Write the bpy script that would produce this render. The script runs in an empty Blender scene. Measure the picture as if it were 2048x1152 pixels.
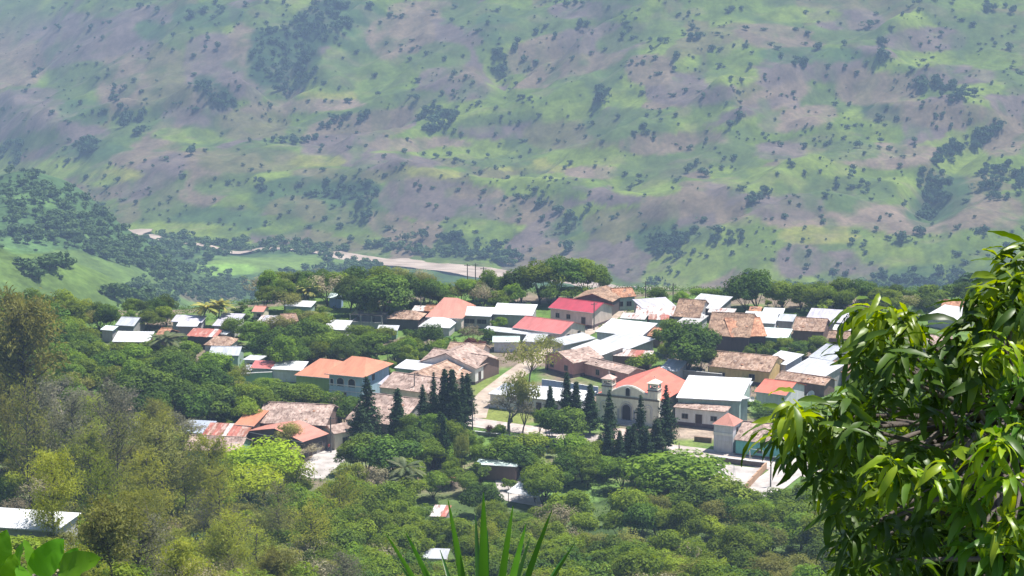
import bpy, math, random
import numpy as np
from mathutils import Vector, Matrix

# ------------------------------------------------------------------ camera, sky, sun, exposure
scene = bpy.context.scene
COL = scene.collection
PITCH = 11.1
CAMZ = 125.0
FPX = 5000.0          # focal length in pixels of the 2048 wide photograph
cam_d = bpy.data.cameras.new('camera')
cam_d.sensor_width = 36.0
cam_d.lens = 36.0 * FPX / 2048.0
cam_d.clip_start = 0.1
cam_d.clip_end = 12000.0
cam = bpy.data.objects.new('camera', cam_d)
COL.objects.link(cam)
cam.location = (0, 0, CAMZ)
cam.rotation_euler = (math.radians(90 - PITCH), 0, 0)
scene.camera = cam

SUN_EL, SUN_AZ = 68.0, 68.0       # azimuth clockwise from +Y (view direction): from the right, a little beyond
world = bpy.data.worlds.new('World')
scene.world = world
world.use_nodes = True
wn = world.node_tree
wn.nodes.clear()
wo = wn.nodes.new('ShaderNodeOutputWorld')
wb = wn.nodes.new('ShaderNodeBackground')
sk = wn.nodes.new('ShaderNodeTexSky')
sk.sky_type = 'NISHITA'
sk.sun_disc = False
sk.sun_elevation = math.radians(SUN_EL)
sk.sun_rotation = math.radians(SUN_AZ)
sk.altitude = 600
wb.inputs[1].default_value = 0.085
wn.links.new(sk.outputs[0], wb.inputs[0])
wn.links.new(wb.outputs[0], wo.inputs[0])
sd = bpy.data.lights.new('sun', 'SUN')
sd.energy = 5.0
sd.angle = math.radians(0.5)
sd.color = (1.0, 0.955, 0.89)
sun = bpy.data.objects.new('sun', sd)
COL.objects.link(sun)
sv = Vector((math.sin(math.radians(SUN_AZ)) * math.cos(math.radians(SUN_EL)),
             math.cos(math.radians(SUN_AZ)) * math.cos(math.radians(SUN_EL)), math.sin(math.radians(SUN_EL))))
sun.rotation_euler = sv.to_track_quat('Z', 'Y').to_euler()
sun.location = (0, 0, 400)
scene.view_settings.view_transform = 'Standard'
scene.view_settings.look = 'None'
scene.view_settings.exposure = 0.78
scene.view_settings.gamma = 1.0
scene.view_settings.use_curve_mapping = False
scene.render.engine = 'CYCLES'
scene.cycles.max_bounces = 5
scene.cycles.diffuse_bounces = 2
scene.cycles.transmission_bounces = 3
scene.cycles.volume_bounces = 0
scene.cycles.transparent_max_bounces = 4
scene.cycles.use_denoising = True

rng = np.random.default_rng(7)
R = random.Random(11)

# ------------------------------------------------------------------ noise, terrain height
def _hash(ix, iy, seed):
    h = (ix.astype(np.int64).astype(np.uint64) * np.uint64(374761393) + iy.astype(np.int64).astype(np.uint64) * np.uint64(668265263)
         + np.uint64(seed * 1013904223 + 17)) & np.uint64(0xffffffff)
    h = ((h ^ (h >> np.uint64(13))) * np.uint64(1274126177)) & np.uint64(0xffffffff)
    h = ((h ^ (h >> np.uint64(15))) * np.uint64(2246822519)) & np.uint64(0xffffffff)
    return (h ^ (h >> np.uint64(16))).astype(np.float64) / 4294967295.0

def vnoise(x, y, seed=0):
    x = np.asarray(x, float); y = np.asarray(y, float)
    ix = np.floor(x); iy = np.floor(y)
    fx = x - ix; fy = y - iy
    fx = fx * fx * fx * (fx * (fx * 6 - 15) + 10); fy = fy * fy * fy * (fy * (fy * 6 - 15) + 10)
    a = _hash(ix, iy, seed); b = _hash(ix + 1, iy, seed); c = _hash(ix, iy + 1, seed); d = _hash(ix + 1, iy + 1, seed)
    return (a * (1 - fx) + b * fx) * (1 - fy) + (c * (1 - fx) + d * fx) * fy

def fbm(x, y, seed=0, octaves=3):
    s = 0; a = 0.5; t = 0
    for k in range(octaves):
        s = s + a * (vnoise(x * 2 ** k + 13.7 * k, y * 2 ** k - 7.1 * k, seed + k) * 2 - 1); t += a; a *= 0.5
    return s / t

def sstep(a, b, x):
    t = np.clip((np.asarray(x, float) - a) / (b - a), 0, 1)
    return t * t * (3 - 2 * t)

_py = np.array([-400, -60, 0, 3, 8, 20, 60, 120, 200, 300, 350, 400, 440, 500, 600, 616, 640, 720, 850, 1050, 1300, 1600, 1850, 1950, 6000.])
_pz = np.array([150, 127, 123.3, 122.6, 120.5, 114, 98, 76, 51, 19, 7, -0.5, -2.4, 0, 4, 4, 0.5, -22, -62, -118, -176, -222, -243, -248, -248.])
_ty = np.arange(-400, 6000, 2.0)
_tz = np.interp(_ty, _py, _pz)
_k = np.ones(7) / 7
_tzs = np.convolve(np.pad(_tz, 6, mode='edge'), np.convolve(_k, _k), mode='valid')
_rx = np.array([-2600, -800, -560, -493, -440, -356, -250, -138, 0, 60, 120, 200, 500, 900, 2600.])
_ry = np.array([3600, 2850, 2600, 2423, 2300, 2174, 2105, 2071, 1990, 1945, 1880, 1830, 1780, 1700, 1480.])
_fs = np.array([-50, 0, 25, 60, 150, 200, 290, 450, 700, 1000, 1500, 2200])
_fz = np.array([0, 0, 2, 14, 47, 51, 60, 108, 190, 275, 360, 400.])
_ft = np.arange(-50, 2200, 5.0); _fzt = np.interp(_ft, _fs, _fz)
_fzt = np.convolve(np.pad(_fzt, 3, mode='edge'), np.ones(7) / 7, mode='valid')

def bump(x, y, cx, cy, rx, ry, ang=0):
    c, s = math.cos(math.radians(ang)), math.sin(math.radians(ang))
    dx = x - cx; dy = y - cy
    u = (dx * c + dy * s) / rx; v = (-dx * s + dy * c) / ry
    return np.exp(-(u * u + v * v))

def river_y(x):
    return np.interp(x, _rx, _ry) + 9 * np.sin(np.asarray(x) / 37.0)

def _on_slope(px, py):
    """roughly where a sight line meets the smooth far slope"""
    u = (px - 1024) / FPX; v = -(py - 576) / FPX; p = math.radians(PITCH)
    d = np.array([u, math.cos(p) + v * math.sin(p), -math.sin(p) + v * math.cos(p)])
    t = np.arange(1700, 3600, 4.0); X = d[0] * t; Y = d[1] * t; Z = CAMZ + d[2] * t
    k = int(np.argmax(Z < -248 + np.interp(Y - river_y(X), _ft, _fzt)))
    return X[k], Y[k]
# spurs, bench edges and gullies of the far slope: line, height, half width
_RID = [([(-30, 296), (120, 262), (230, 240), (420, 224), (560, 192), (660, 160)], 17, 20), ([(520, 362), (700, 360), (900, 366), (1060, 380), (1170, 404)], 15, 18),
        ([(610, 130), (690, 70), (770, 5)], 22, 24), ([(560, 200), (585, 130), (640, 50)], -24, 26), ([(1150, 118), (1260, 62), (1400, -5)], 17, 24), ([(1015, 190), (995, 125), (1120, 85), (1200, 40)], -15, 18),
        ([(1440, 222), (1560, 180), (1720, 142), (1850, 165)], 18, 26), ([(1240, 320), (1420, 235), (1560, 190)], 10, 18), ([(2060, 235), (1960, 280), (1880, 330), (1850, 450)], -18, 22), ([(1280, 600), (1400, 515), (1560, 440), (1660, 420)], 16, 22),
        ([(1230, 590), (1330, 480), (1440, 430)], -14, 20), ([(1010, 530), (1110, 470), (1210, 425)], -13, 18), ([(880, 510), (930, 455), (1010, 420)], 11, 20), ([(1640, 540), (1700, 505), (1760, 520)], 12, 26), ([(1330, 420), (1400, 390), (1470, 400)], 10, 24),
        ([(1900, 460), (1960, 410), (2040, 400)], 13, 28), ([(560, 285), (660, 262), (780, 232)], -10, 16), ([(720, 300), (860, 268), (1010, 240), (1150, 205)], 11, 20), ([(100, 405), (260, 368), (430, 348)], 11, 20), ([(330, 500), (520, 400), (560, 372)], -12, 18),
        ([(640, 470), (720, 420), (830, 385)], 9, 18), ([(1640, 270), (1760, 225), (1900, 232), (2060, 250)], 12, 20), ([(150, 200), (330, 120), (480, 40)], 13, 26), ([(250, 230), (420, 170), (520, 150)], -10, 20), ([(1180, 330), (1330, 290), (1500, 262)], 9, 18),
        ([(820, 150), (930, 95), (1080, 40)], 11, 24), ([(1520, 120), (1640, 90), (1800, 60)], 10, 22), ([(1560, 380), (1700, 345), (1840, 330)], 10, 20), ([(760, 210), (880, 180), (1000, 170)], 9, 20)]
_RIDW = None
def ridges(x, y):
    global _RIDW
    if _RIDW is None: _RIDW = [(np.array([_on_slope(*p) for p in L]), a, w) for L, a, w in _RID]
    wx = x + 10 * fbm(x / 50, y / 50, 55, 2); wy = y + 10 * fbm(x / 50, y / 50, 58, 2); z = np.zeros_like(x)
    for L, a, w in _RIDW:
        m = (x > L[:, 0].min() - 4 * w) & (x < L[:, 0].max() + 4 * w) & (y > L[:, 1].min() - 4 * w) & (y < L[:, 1].max() + 4 * w)
        if not m.any(): continue
        X, Y = wx[m], wy[m]; D = np.full(len(X), 1e9)
        for p, q in zip(L[:-1], L[1:]):
            e = q - p; t = np.clip(((X - p[0]) * e[0] + (Y - p[1]) * e[1]) / (e @ e), 0, 1)
            D = np.minimum(D, np.hypot(X - p[0] - t * e[0], Y - p[1] - t * e[1]))
        z[m] += a * np.exp(-(D / w) ** 1.6)
    return z
def H(x, y):
    x = np.asarray(x, float); y = np.asarray(y, float)
    yy = y + (6 + 26 * sstep(-40, -85, x)) * sstep(545, 590, y) * sstep(900, 700, y)
    z = np.interp(yy, _ty, _tzs)
    # left spur near the viewer
    z = z + 15 * sstep(-18, -62, x) * sstep(150, 215, y) * sstep(370, 300, y)
    z = z + 0.16 * np.clip(-x - 60, 0, 200) * sstep(90, 200, y) * sstep(480, 380, y)
    z = z + 0.12 * np.clip(x - 60, 0, 200) * sstep(40, 150, y) * sstep(460, 360, y)
    # mid distance: knoll, wooded spur, terrace
    z = z + 38 * bump(x, y, -208, 1110, 62, 100, -22)
    z = z + 30 * bump(x, y, -260, 1060, 70, 120, 0)
    z = z + 92 * bump(x, y, -430, 1560, 150, 330, 0)
    z = z + 55 * bump(x, y, -330, 1780, 70, 260, 18)
    z = z + 30 * bump(x, y, 420, 1300, 200, 300, 0)
    m = sstep(700, 950, y)
    z = z + m * (6 * fbm(x / 60, y / 60, 3, 3))
    # far side of the river
    s = y - river_y(x)
    far = sstep(0, 260, s)
    z = z + np.interp(s, _ft, _fzt)
    ua = x * 0.78 - y * 0.62; va = x * 0.62 + y * 0.78      # gullies run up to the right
    r1 = 1 - np.abs(fbm((ua + 25 * fbm(x / 90, y / 90, 40, 2)) / 105, va / 260, 21, 2)) * 2
    z = z + far * (9 * (r1 - 0.45)) + far * 11 * fbm(x / 150 + 0.3 * y / 150, y / 95, 26, 2) + far * 1.15 * ridges(x, y)
    r2 = 1 - np.abs(fbm(ua / 42, va / 95, 31, 2)) * 2
    z = z + far * (5 * (r2 - 0.45)) + sstep(0, 120, s) * 2.2 * fbm(x / 19, y / 24, 35, 3)
    # main wooded ravine upper left and smaller ones
    # gentle unevenness near the viewer, none in the village
    z = z + 1.3 * fbm(x / 26, y / 26, 5, 3) * (sstep(30, 120, y) * sstep(440, 380, y))
    # river bed
    z = z - 3.0 * np.exp(-((s + 28) / 30) ** 2)
    return z

class _Grid:
    def __init__(s, x0, x1, y0, y1, d):
        s.x0, s.y0, s.d = x0, y0, d
        s.xs = np.arange(x0, x1 + d, d); s.ys = np.arange(y0, y1 + d, d)
        X, Y = np.meshgrid(s.xs, s.ys); s.z = H(X.ravel(), Y.ravel()).reshape(X.shape)
    def __call__(s, x, y):
        u = np.clip((x - s.x0) / s.d, 0, s.z.shape[1] - 1.001); v = np.clip((y - s.y0) / s.d, 0, s.z.shape[0] - 1.001)
        i = u.astype(int); j = v.astype(int); a = u - i; b = v - j; z = s.z
        return (z[j, i] * (1 - a) + z[j, i + 1] * a) * (1 - b) + (z[j + 1, i] * (1 - a) + z[j + 1, i + 1] * a) * b
_g1 = _Grid(-260, 260, -4, 720, 1.0); _g2 = _Grid(-1000, 1000, 700, 4400, 5.0)
H_exact = H
def H(x, y):
    """the same heights, read from a table"""
    if np.ndim(x) == 0:
        x = np.array([float(x)]); y = np.array([float(y)])
        g_ = _g1 if y[0] < 710 else _g2
        return g_(x, y)[0]
    x = np.asarray(x, float); y = np.asarray(y, float)
    return np.where(y < 710, _g1(x, y), _g2(x, y))

SP, CP = math.sin(math.radians(PITCH)), math.cos(math.radians(PITCH))
def ray(px, py):
    u = (px - 1024) / FPX; v = -(py - 576) / FPX
    d = np.array([u, CP + v * SP, -SP + v * CP])
    return d / np.linalg.norm(d)

def project(x, y, z):
    x = np.asarray(x, float); y = np.asarray(y, float); z = np.asarray(z, float) - CAMZ
    f = y * CP - z * SP
    up = y * SP + z * CP
    return 1024 + FPX * x / f, 576 - FPX * up / f

_T = np.concatenate([np.arange(60, 1300, 2.0), np.arange(1300, 4200, 6.0)])
def at(px, py, off=0.0, tmin=60):
    """world point where the sight line of a photo pixel meets the ground (or a level off metres above it)"""
    d = ray(px, py)
    T = _T[_T >= tmin]
    P = d[None, :] * T[:, None]
    g = CAMZ + P[:, 2] - H(P[:, 0], P[:, 1]) - off
    k = np.argmax(g < 0)
    if g[k] >= 0:
        k = len(T) - 1
    k = max(k, 1)
    t0, t1 = T[k - 1], T[k]
    for _ in range(3):
        gs = np.array([t0, (t0 + t1) / 2, t1]); Q = d[None, :] * gs[:, None]
        gg = CAMZ + Q[:, 2] - H(Q[:, 0], Q[:, 1]) - off
        if gg[1] < 0: t1 = gs[1]
        else: t0 = gs[1]
    t = (t0 + t1) / 2
    return np.array([d[0] * t, d[1] * t, CAMZ + d[2] * t])

def at_z(px, py, z):
    d = ray(px, py); t = (z - CAMZ) / d[2]
    return np.array([d[0] * t, d[1] * t, z])

# ------------------------------------------------------------------ object helpers
def mesh_np(name, V, F, mat, smooth=False, mats=None, mi=None):
    """V (n,3); F (m,k) all the same k"""
    V = np.ascontiguousarray(V, dtype=np.float32); F = np.ascontiguousarray(F, dtype=np.int32)
    me = bpy.data.meshes.new(name)
    n, (m, k) = len(V), F.shape
    me.vertices.add(n); me.vertices.foreach_set('co', V.ravel())
    me.loops.add(m * k); me.loops.foreach_set('vertex_index', F.ravel())
    me.polygons.add(m)
    me.polygons.foreach_set('loop_start', np.arange(0, m * k, k, dtype=np.int32))
    me.polygons.foreach_set('loop_total', np.full(m, k, dtype=np.int32))
    for q in (mats or [mat]): me.materials.append(q)
    if mi is not None: me.polygons.foreach_set('material_index', np.asarray(mi, dtype=np.int32))
    me.polygons.foreach_set('use_smooth', np.full(m, smooth, dtype=bool))
    me.update(calc_edges=True)
    return me

class MB:
    def __init__(s): s.v = []; s.f = []; s.m = []
    def add(s, vs, fs, m=0):
        o = len(s.v); s.v += [tuple(p) for p in vs]
        for f in fs: s.f.append(tuple(i + o for i in f)); s.m.append(m)
    def box(s, x0, x1, y0, y1, z0, z1, m=0):
        s.add([(x0, y0, z0), (x1, y0, z0), (x1, y1, z0), (x0, y1, z0), (x0, y0, z1), (x1, y0, z1), (x1, y1, z1), (x0, y1, z1)],
              [(0, 3, 2, 1), (4, 5, 6, 7), (0, 1, 5, 4), (1, 2, 6, 5), (2, 3, 7, 6), (3, 0, 4, 7)], m)
    def prism(s, poly, lo, hi, axis='y', m=0):
        """poly of 2D points (x,z) extruded in y from lo to hi (axis y) or (y,z) extruded in x"""
        n = len(poly)
        if axis == 'y': vs = [(a, lo, b) for a, b in poly] + [(a, hi, b) for a, b in poly]
        else: vs = [(lo, a, b) for a, b in poly] + [(hi, a, b) for a, b in poly]
        fs = [tuple(range(n - 1, -1, -1)), tuple(range(n, 2 * n))] + [(i, (i + 1) % n, n + (i + 1) % n, n + i) for i in range(n)]
        if axis != 'y': fs = [f[::-1] for f in fs]
        s.add(vs, [f[::-1] for f in fs], m)
    def tube(s, pts, rad, n=6, m=0, cap=True):
        pts = [Vector(p) for p in pts]; o = len(s.v); k = len(pts)
        if not hasattr(rad, '__len__'): rad = [rad] * k
        up = Vector((0.13, 0.37, 0.9))
        for i, p in enumerate(pts):
            t = (pts[min(i + 1, k - 1)] - pts[max(i - 1, 0)])
            t = t.normalized() if t.length > 1e-9 else Vector((0, 0, 1))
            a = t.cross(up)
            if a.length < 1e-3: a = t.cross(Vector((1, 0, 0)))
            a.normalize(); b = t.cross(a)
            for j in range(n):
                w = 2 * math.pi * j / n
                s.v.append(tuple(p + (a * math.cos(w) + b * math.sin(w)) * rad[i]))
        for i in range(k - 1):
            for j in range(n):
                j2 = (j + 1) % n
                s.f.append((o + i * n + j, o + i * n + j2, o + (i + 1) * n + j2, o + (i + 1) * n + j)); s.m.append(m)
        if cap:
            s.f.append(tuple(o + j for j in range(n))[::-1]); s.m.append(m)
            s.f.append(tuple(o + (k - 1) * n + j for j in range(n))); s.m.append(m)
    def mesh(s, name, mat, smooth=False):
        me = bpy.data.meshes.new(name); me.from_pydata(s.v, [], s.f)
        for q in (mat if isinstance(mat, (list, tuple)) else [mat]): me.materials.append(q)
        if isinstance(mat, (list, tuple)): me.polygons.foreach_set('material_index', s.m)
        if smooth: me.polygons.foreach_set('use_smooth', [True] * len(s.f))
        me.update(); return me

def link(name, data, parent=None, loc=None, rot=None, scale=None):
    o = bpy.data.objects.new(name, data); COL.objects.link(o)
    if parent is not None: o.parent = parent
    if loc is not None: o.location = loc
    if rot is not None: o.rotation_euler = rot
    if scale is not None: o.scale = scale
    return o
def part(name, mb, mat, parent, smooth=False, label=None, **k):
    o = link(name, mb.mesh(name, mat, smooth), parent, **k)
    if label: o['label'] = label
    return o
def tag(o, label, cat, group=None):
    o['label'] = label; o['category'] = cat
    if group: o['group'] = group
    return o
def thing(name, label, cat, loc=(0, 0, 0), rz=0, group=None, scale=None):
    o = link(name, None, loc=tuple(float(c) for c in loc), rot=(0, 0, rz), scale=scale)
    return tag(o, label, cat, group)
def struct(name, me, kind='structure'):
    o = link(name, me); o['kind'] = kind
    return o

# ------------------------------------------------------------------ materials
def mat_base(name):
    m = bpy.data.materials.new(name); m.use_nodes = True
    nt = m.node_tree; b = nt.nodes['Principled BSDF']
    return m, nt, b
def ramp(nt, stops):
    r = nt.nodes.new('ShaderNodeValToRGB')
    while len(r.color_ramp.elements) > 1: r.color_ramp.elements.remove(r.color_ramp.elements[0])
    r.color_ramp.elements[0].position = stops[0][0]; r.color_ramp.elements[0].color = (*stops[0][1], 1)
    for p, c in stops[1:]:
        e = r.color_ramp.elements.new(p); e.color = (*c, 1)
    return r
def noise_tex(nt, scale, detail=4, coord='Object', vec=None, rough=0.6, stretch=None):
    n = nt.nodes.new('ShaderNodeTexNoise'); n.inputs['Scale'].default_value = scale
    n.inputs['Detail'].default_value = detail; n.inputs['Roughness'].default_value = rough
    if vec is None:
        tc = nt.nodes.new('ShaderNodeTexCoord'); vec = tc.outputs[coord]
    if stretch:
        mp = nt.nodes.new('ShaderNodeMapping'); mp.inputs['Scale'].default_value = stretch
        nt.links.new(vec, mp.inputs[0]); vec = mp.outputs[0]
    nt.links.new(vec, n.inputs['Vector'])
    return n
def M_noise(name, stops, scale=1.0, rough=0.85, bump=0.0, bscale=None, stretch=None, spec=0.3, detail=5):
    m, nt, b = mat_base(name)
    n = noise_tex(nt, scale, detail, stretch=stretch)
    r = ramp(nt, stops); nt.links.new(n.outputs[0], r.inputs[0]); nt.links.new(r.outputs[0], b.inputs['Base Color'])
    b.inputs['Roughness'].default_value = rough
    b.inputs['Specular IOR Level'].default_value = spec
    if bump:
        bn = noise_tex(nt, bscale or scale * 6, 3); bp = nt.nodes.new('ShaderNodeBump')
        bp.inputs['Strength'].default_value = bump; bp.inputs['Distance'].default_value = 0.05
        nt.links.new(bn.outputs[0], bp.inputs['Height']); nt.links.new(bp.outputs[0], b.inputs['Normal'])
    return m
def M_paint(name, c, var=0.10, rough=0.8, scale=0.5, dirt=0.13):
    """wall paint with blotches and grime streaks"""
    m, nt, b = mat_base(name)
    n = noise_tex(nt, scale, 5)
    lo = tuple(x * (1 - var * 1.6) for x in c); hi = tuple(min(x * (1 + var), 0.9) for x in c)
    r = ramp(nt, [(0.3, lo), (0.5, c), (0.7, hi)]); nt.links.new(n.outputs[0], r.inputs[0])
    s = noise_tex(nt, 1.6, 4, stretch=(1, 1, 0.25))
    r2 = ramp(nt, [(0.42, (1 - dirt, 1 - dirt * 1.05, 1 - dirt * 1.15)), (0.6, (1, 1, 1))]); nt.links.new(s.outputs[0], r2.inputs[0])
    mx = nt.nodes.new('ShaderNodeMix'); mx.data_type = 'RGBA'; mx.blend_type = 'MULTIPLY'; mx.inputs[0].default_value = 1
    nt.links.new(r.outputs[0], mx.inputs[6]); nt.links.new(r2.outputs[0], mx.inputs[7])
    nt.links.new(mx.outputs[2], b.inputs['Base Color']); b.inputs['Roughness'].default_value = rough
    return m
def M_metal(name, c, rust=0.0, rough=0.5, dirt=0.12, rustc=(0.25, 0.09, 0.05)):
    """painted or bare corrugated sheet roofing, streaked down the slope (object y)"""
    m, nt, b = mat_base(name)
    s = noise_tex(nt, 1.0, 5, stretch=(2.2, 0.35, 0.35))
    r = ramp(nt, [(0.3, tuple(x * (1 - dirt * 2) for x in c)), (0.55, c), (0.75, tuple(min(x * 1.06, 0.9) for x in c))])
    nt.links.new(s.outputs[0], r.inputs[0])
    out = r.outputs[0]
    tc0 = nt.nodes.new('ShaderNodeTexCoord'); sn = nt.nodes.new('ShaderNodeVectorMath'); sn.operation = 'SNAP'; sn.inputs[1].default_value = (0.95, 2.7, 50)
    nt.links.new(tc0.outputs['Object'], sn.inputs[0]); wnz = nt.nodes.new('ShaderNodeTexWhiteNoise'); nt.links.new(sn.outputs[0], wnz.inputs[0])
    mrr = nt.nodes.new('ShaderNodeMapRange'); mrr.inputs[3].default_value = 0.80; mrr.inputs[4].default_value = 1.04; nt.links.new(wnz.outputs[0], mrr.inputs[0])
    hsv = nt.nodes.new('ShaderNodeHueSaturation'); nt.links.new(out, hsv.inputs['Color']); nt.links.new(mrr.outputs[0], hsv.inputs['Value']); out = hsv.outputs[0]
    if rust > 0:
        n = noise_tex(nt, 0.7, 6, stretch=(2.0, 0.5, 0.5), rough=0.7)
        t = 0.72 - rust * 0.45
        r2 = ramp(nt, [(t - 0.07, (0, 0, 0)), (t + 0.07, (1, 1, 1))]); nt.links.new(n.outputs[0], r2.inputs[0])
        mx = nt.nodes.new('ShaderNodeMix'); mx.data_type = 'RGBA'
        nt.links.new(r2.outputs[0], mx.inputs[0]); nt.links.new(out, mx.inputs[6]); mx.inputs[7].default_value = (*rustc, 1)
        out = mx.outputs[2]
    nt.links.new(out, b.inputs['Base Color'])
    b.inputs['Roughness'].default_value = rough
    tc = nt.nodes.new('ShaderNodeTexCoord')
    w = nt.nodes.new('ShaderNodeTexWave'); w.inputs['Scale'].default_value = 1.3; w.bands_direction = 'X'
    nt.links.new(tc.outputs['Object'], w.inputs['Vector'])
    bp = nt.nodes.new('ShaderNodeBump'); bp.inputs['Strength'].default_value = 0.5; bp.inputs['Distance'].default_value = 0.04
    nt.links.new(w.outputs[0], bp.inputs['Height']); nt.links.new(bp.outputs[0], b.inputs['Normal'])
    return m
def M_clay(name, cs, rough=0.9):
    m, nt, b = mat_base(name)
    tc = nt.nodes.new('ShaderNodeTexCoord')
    mp = nt.nodes.new('ShaderNodeMapping'); mp.inputs['Scale'].default_value = (3.6, 1.7, 1.7)
    nt.links.new(tc.outputs['Object'], mp.inputs[0])
    vo = nt.nodes.new('ShaderNodeTexVoronoi'); vo.inputs['Scale'].default_value = 1.0; nt.links.new(mp.outputs[0], vo.inputs['Vector'])
    sep = nt.nodes.new('ShaderNodeSeparateColor'); nt.links.new(vo.outputs['Color'], sep.inputs[0])
    r = ramp(nt, [(0.0, cs[0]), (0.35, cs[1]), (0.7, cs[2]), (1.0, cs[3])]); nt.links.new(sep.outputs[0], r.inputs[0])
    n = noise_tex(nt, 0.45, 5); r2 = ramp(nt, [(0.35, (0.55, 0.52, 0.5)), (0.6, (1.05, 1.02, 1.0))]); nt.links.new(n.outputs[0], r2.inputs[0])
    mx = nt.nodes.new('ShaderNodeMix'); mx.data_type = 'RGBA'; mx.blend_type = 'MULTIPLY'; mx.inputs[0].default_value = 1
    nt.links.new(r.outputs[0], mx.inputs[6]); nt.links.new(r2.outputs[0], mx.inputs[7])
    nt.links.new(mx.outputs[2], b.inputs['Base Color']); b.inputs['Roughness'].default_value = rough
    w = nt.nodes.new('ShaderNodeTexWave'); w.inputs['Scale'].default_value = 1.2; w.bands_direction = 'X'; w.inputs['Distortion'].default_value = 0.6
    nt.links.new(tc.outputs['Object'], w.inputs['Vector'])
    bp = nt.nodes.new('ShaderNodeBump'); bp.inputs['Strength'].default_value = 0.7; bp.inputs['Distance'].default_value = 0.08
    nt.links.new(w.outputs[0], bp.inputs['Height']); nt.links.new(bp.outputs[0], b.inputs['Normal'])
    return m
def M_leaf(name, lo, mid, hi, scale=0.6, trans=0.42, rough=0.7, tint=None, spec=0.12, var=0.25):
    """foliage: patchy tone, a little per-tree variation, light passing through"""
    m, nt, b = mat_base(name)
    n = noise_tex(nt, scale, 4)
    r = ramp(nt, [(0.32, lo), (0.5, mid), (0.68, hi)]); nt.links.new(n.outputs[0], r.inputs[0])
    oi = nt.nodes.new('ShaderNodeObjectInfo')
    hs = nt.nodes.new('ShaderNodeHueSaturation')
    mr = nt.nodes.new('ShaderNodeMapRange'); mr.inputs[3].default_value = 1 - var; mr.inputs[4].default_value = 1 + var
    nt.links.new(oi.outputs['Random'], mr.inputs[0]); nt.links.new(mr.outputs[0], hs.inputs['Value'])
    mr2 = nt.nodes.new('ShaderNodeMapRange'); mr2.inputs[3].default_value = 0.485; mr2.inputs[4].default_value = 0.515
    ml = nt.nodes.new('ShaderNodeMath'); ml.operation = 'MULTIPLY'; ml.inputs[1].default_value = 7.3
    fr = nt.nodes.new('ShaderNodeMath'); fr.operation = 'FRACT'
    nt.links.new(oi.outputs['Random'], ml.inputs[0]); nt.links.new(ml.outputs[0], fr.inputs[0]); nt.links.new(fr.outputs[0], mr2.inputs[0])
    nt.links.new(mr2.outputs[0], hs.inputs['Hue'])
    nt.links.new(r.outputs[0], hs.inputs['Color']); nt.links.new(hs.outputs[0], b.inputs['Base Color'])
    b.inputs['Roughness'].default_value = rough; b.inputs['Specular IOR Level'].default_value = spec
    tr = nt.nodes.new('ShaderNodeBsdfTranslucent')
    h2 = nt.nodes.new('ShaderNodeHueSaturation'); h2.inputs['Hue'].default_value = 0.485; h2.inputs['Saturation'].default_value = 1.15; h2.inputs['Value'].default_value = 1.3
    nt.links.new(hs.outputs[0], h2.inputs['Color']); nt.links.new(h2.outputs[0], tr.inputs[0])
    mx = nt.nodes.new('ShaderNodeMixShader'); mx.inputs[0].default_value = trans
    out = nt.nodes['Material Output']
    nt.links.new(b.outputs[0], mx.inputs[1]); nt.links.new(tr.outputs[0], mx.inputs[2]); nt.links.new(mx.outputs[0], out.inputs[0])
    return m
def M_ground(name, nscale=0.25, amp=0.35, rough=0.95, fine=1.6):
    m, nt, b = mat_base(name)
    a = nt.nodes.new('ShaderNodeAttribute'); a.attribute_name = 'tone'
    n = noise_tex(nt, nscale, 6, rough=0.65)
    r = ramp(nt, [(0.3, (1 - amp,) * 3), (0.5, (1, 1, 1)), (0.72, (1 + amp, 1 + amp, 1 + amp * 0.8))]); nt.links.new(n.outputs[0], r.inputs[0])
    n2 = noise_tex(nt, fine, 3); r3 = ramp(nt, [(0.35, (0.78, 0.8, 0.76)), (0.65, (1.16, 1.14, 1.1))]); nt.links.new(n2.outputs[0], r3.inputs[0])
    mx = nt.nodes.new('ShaderNodeMix'); mx.data_type = 'RGBA'; mx.blend_type = 'MULTIPLY'; mx.inputs[0].default_value = 1
    mx2 = nt.nodes.new('ShaderNodeMix'); mx2.data_type = 'RGBA'; mx2.blend_type = 'MULTIPLY'; mx2.inputs[0].default_value = 1
    nt.links.new(a.outputs[0], mx.inputs[6]); nt.links.new(r.outputs[0], mx.inputs[7])
    nt.links.new(mx.outputs[2], mx2.inputs[6]); nt.links.new(r3.outputs[0], mx2.inputs[7])
    nt.links.new(mx2.outputs[2], b.inputs['Base Color'])
    b.inputs['Roughness'].default_value = rough; b.inputs['Specular IOR Level'].default_value = 0.1
    return m
HAZE_D = 1.5e-4
HAZE_COL = (.50, .70, 1.0, 1)
# ------------------------------------------------------------------ the terrain: ground, valley, far hills
C = dict(G=(.135, .20, .034), L=(.19, .26, .045), Y=(.25, .26, .06), B=(.205, .16, .115), P=(.165, .130, .122), K=(.25, .19, .145),
         D=(.035, .075, .03), T=(.068, .125, .042), S=(.105, .155, .042), M=(.155, .15, .07))
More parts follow.
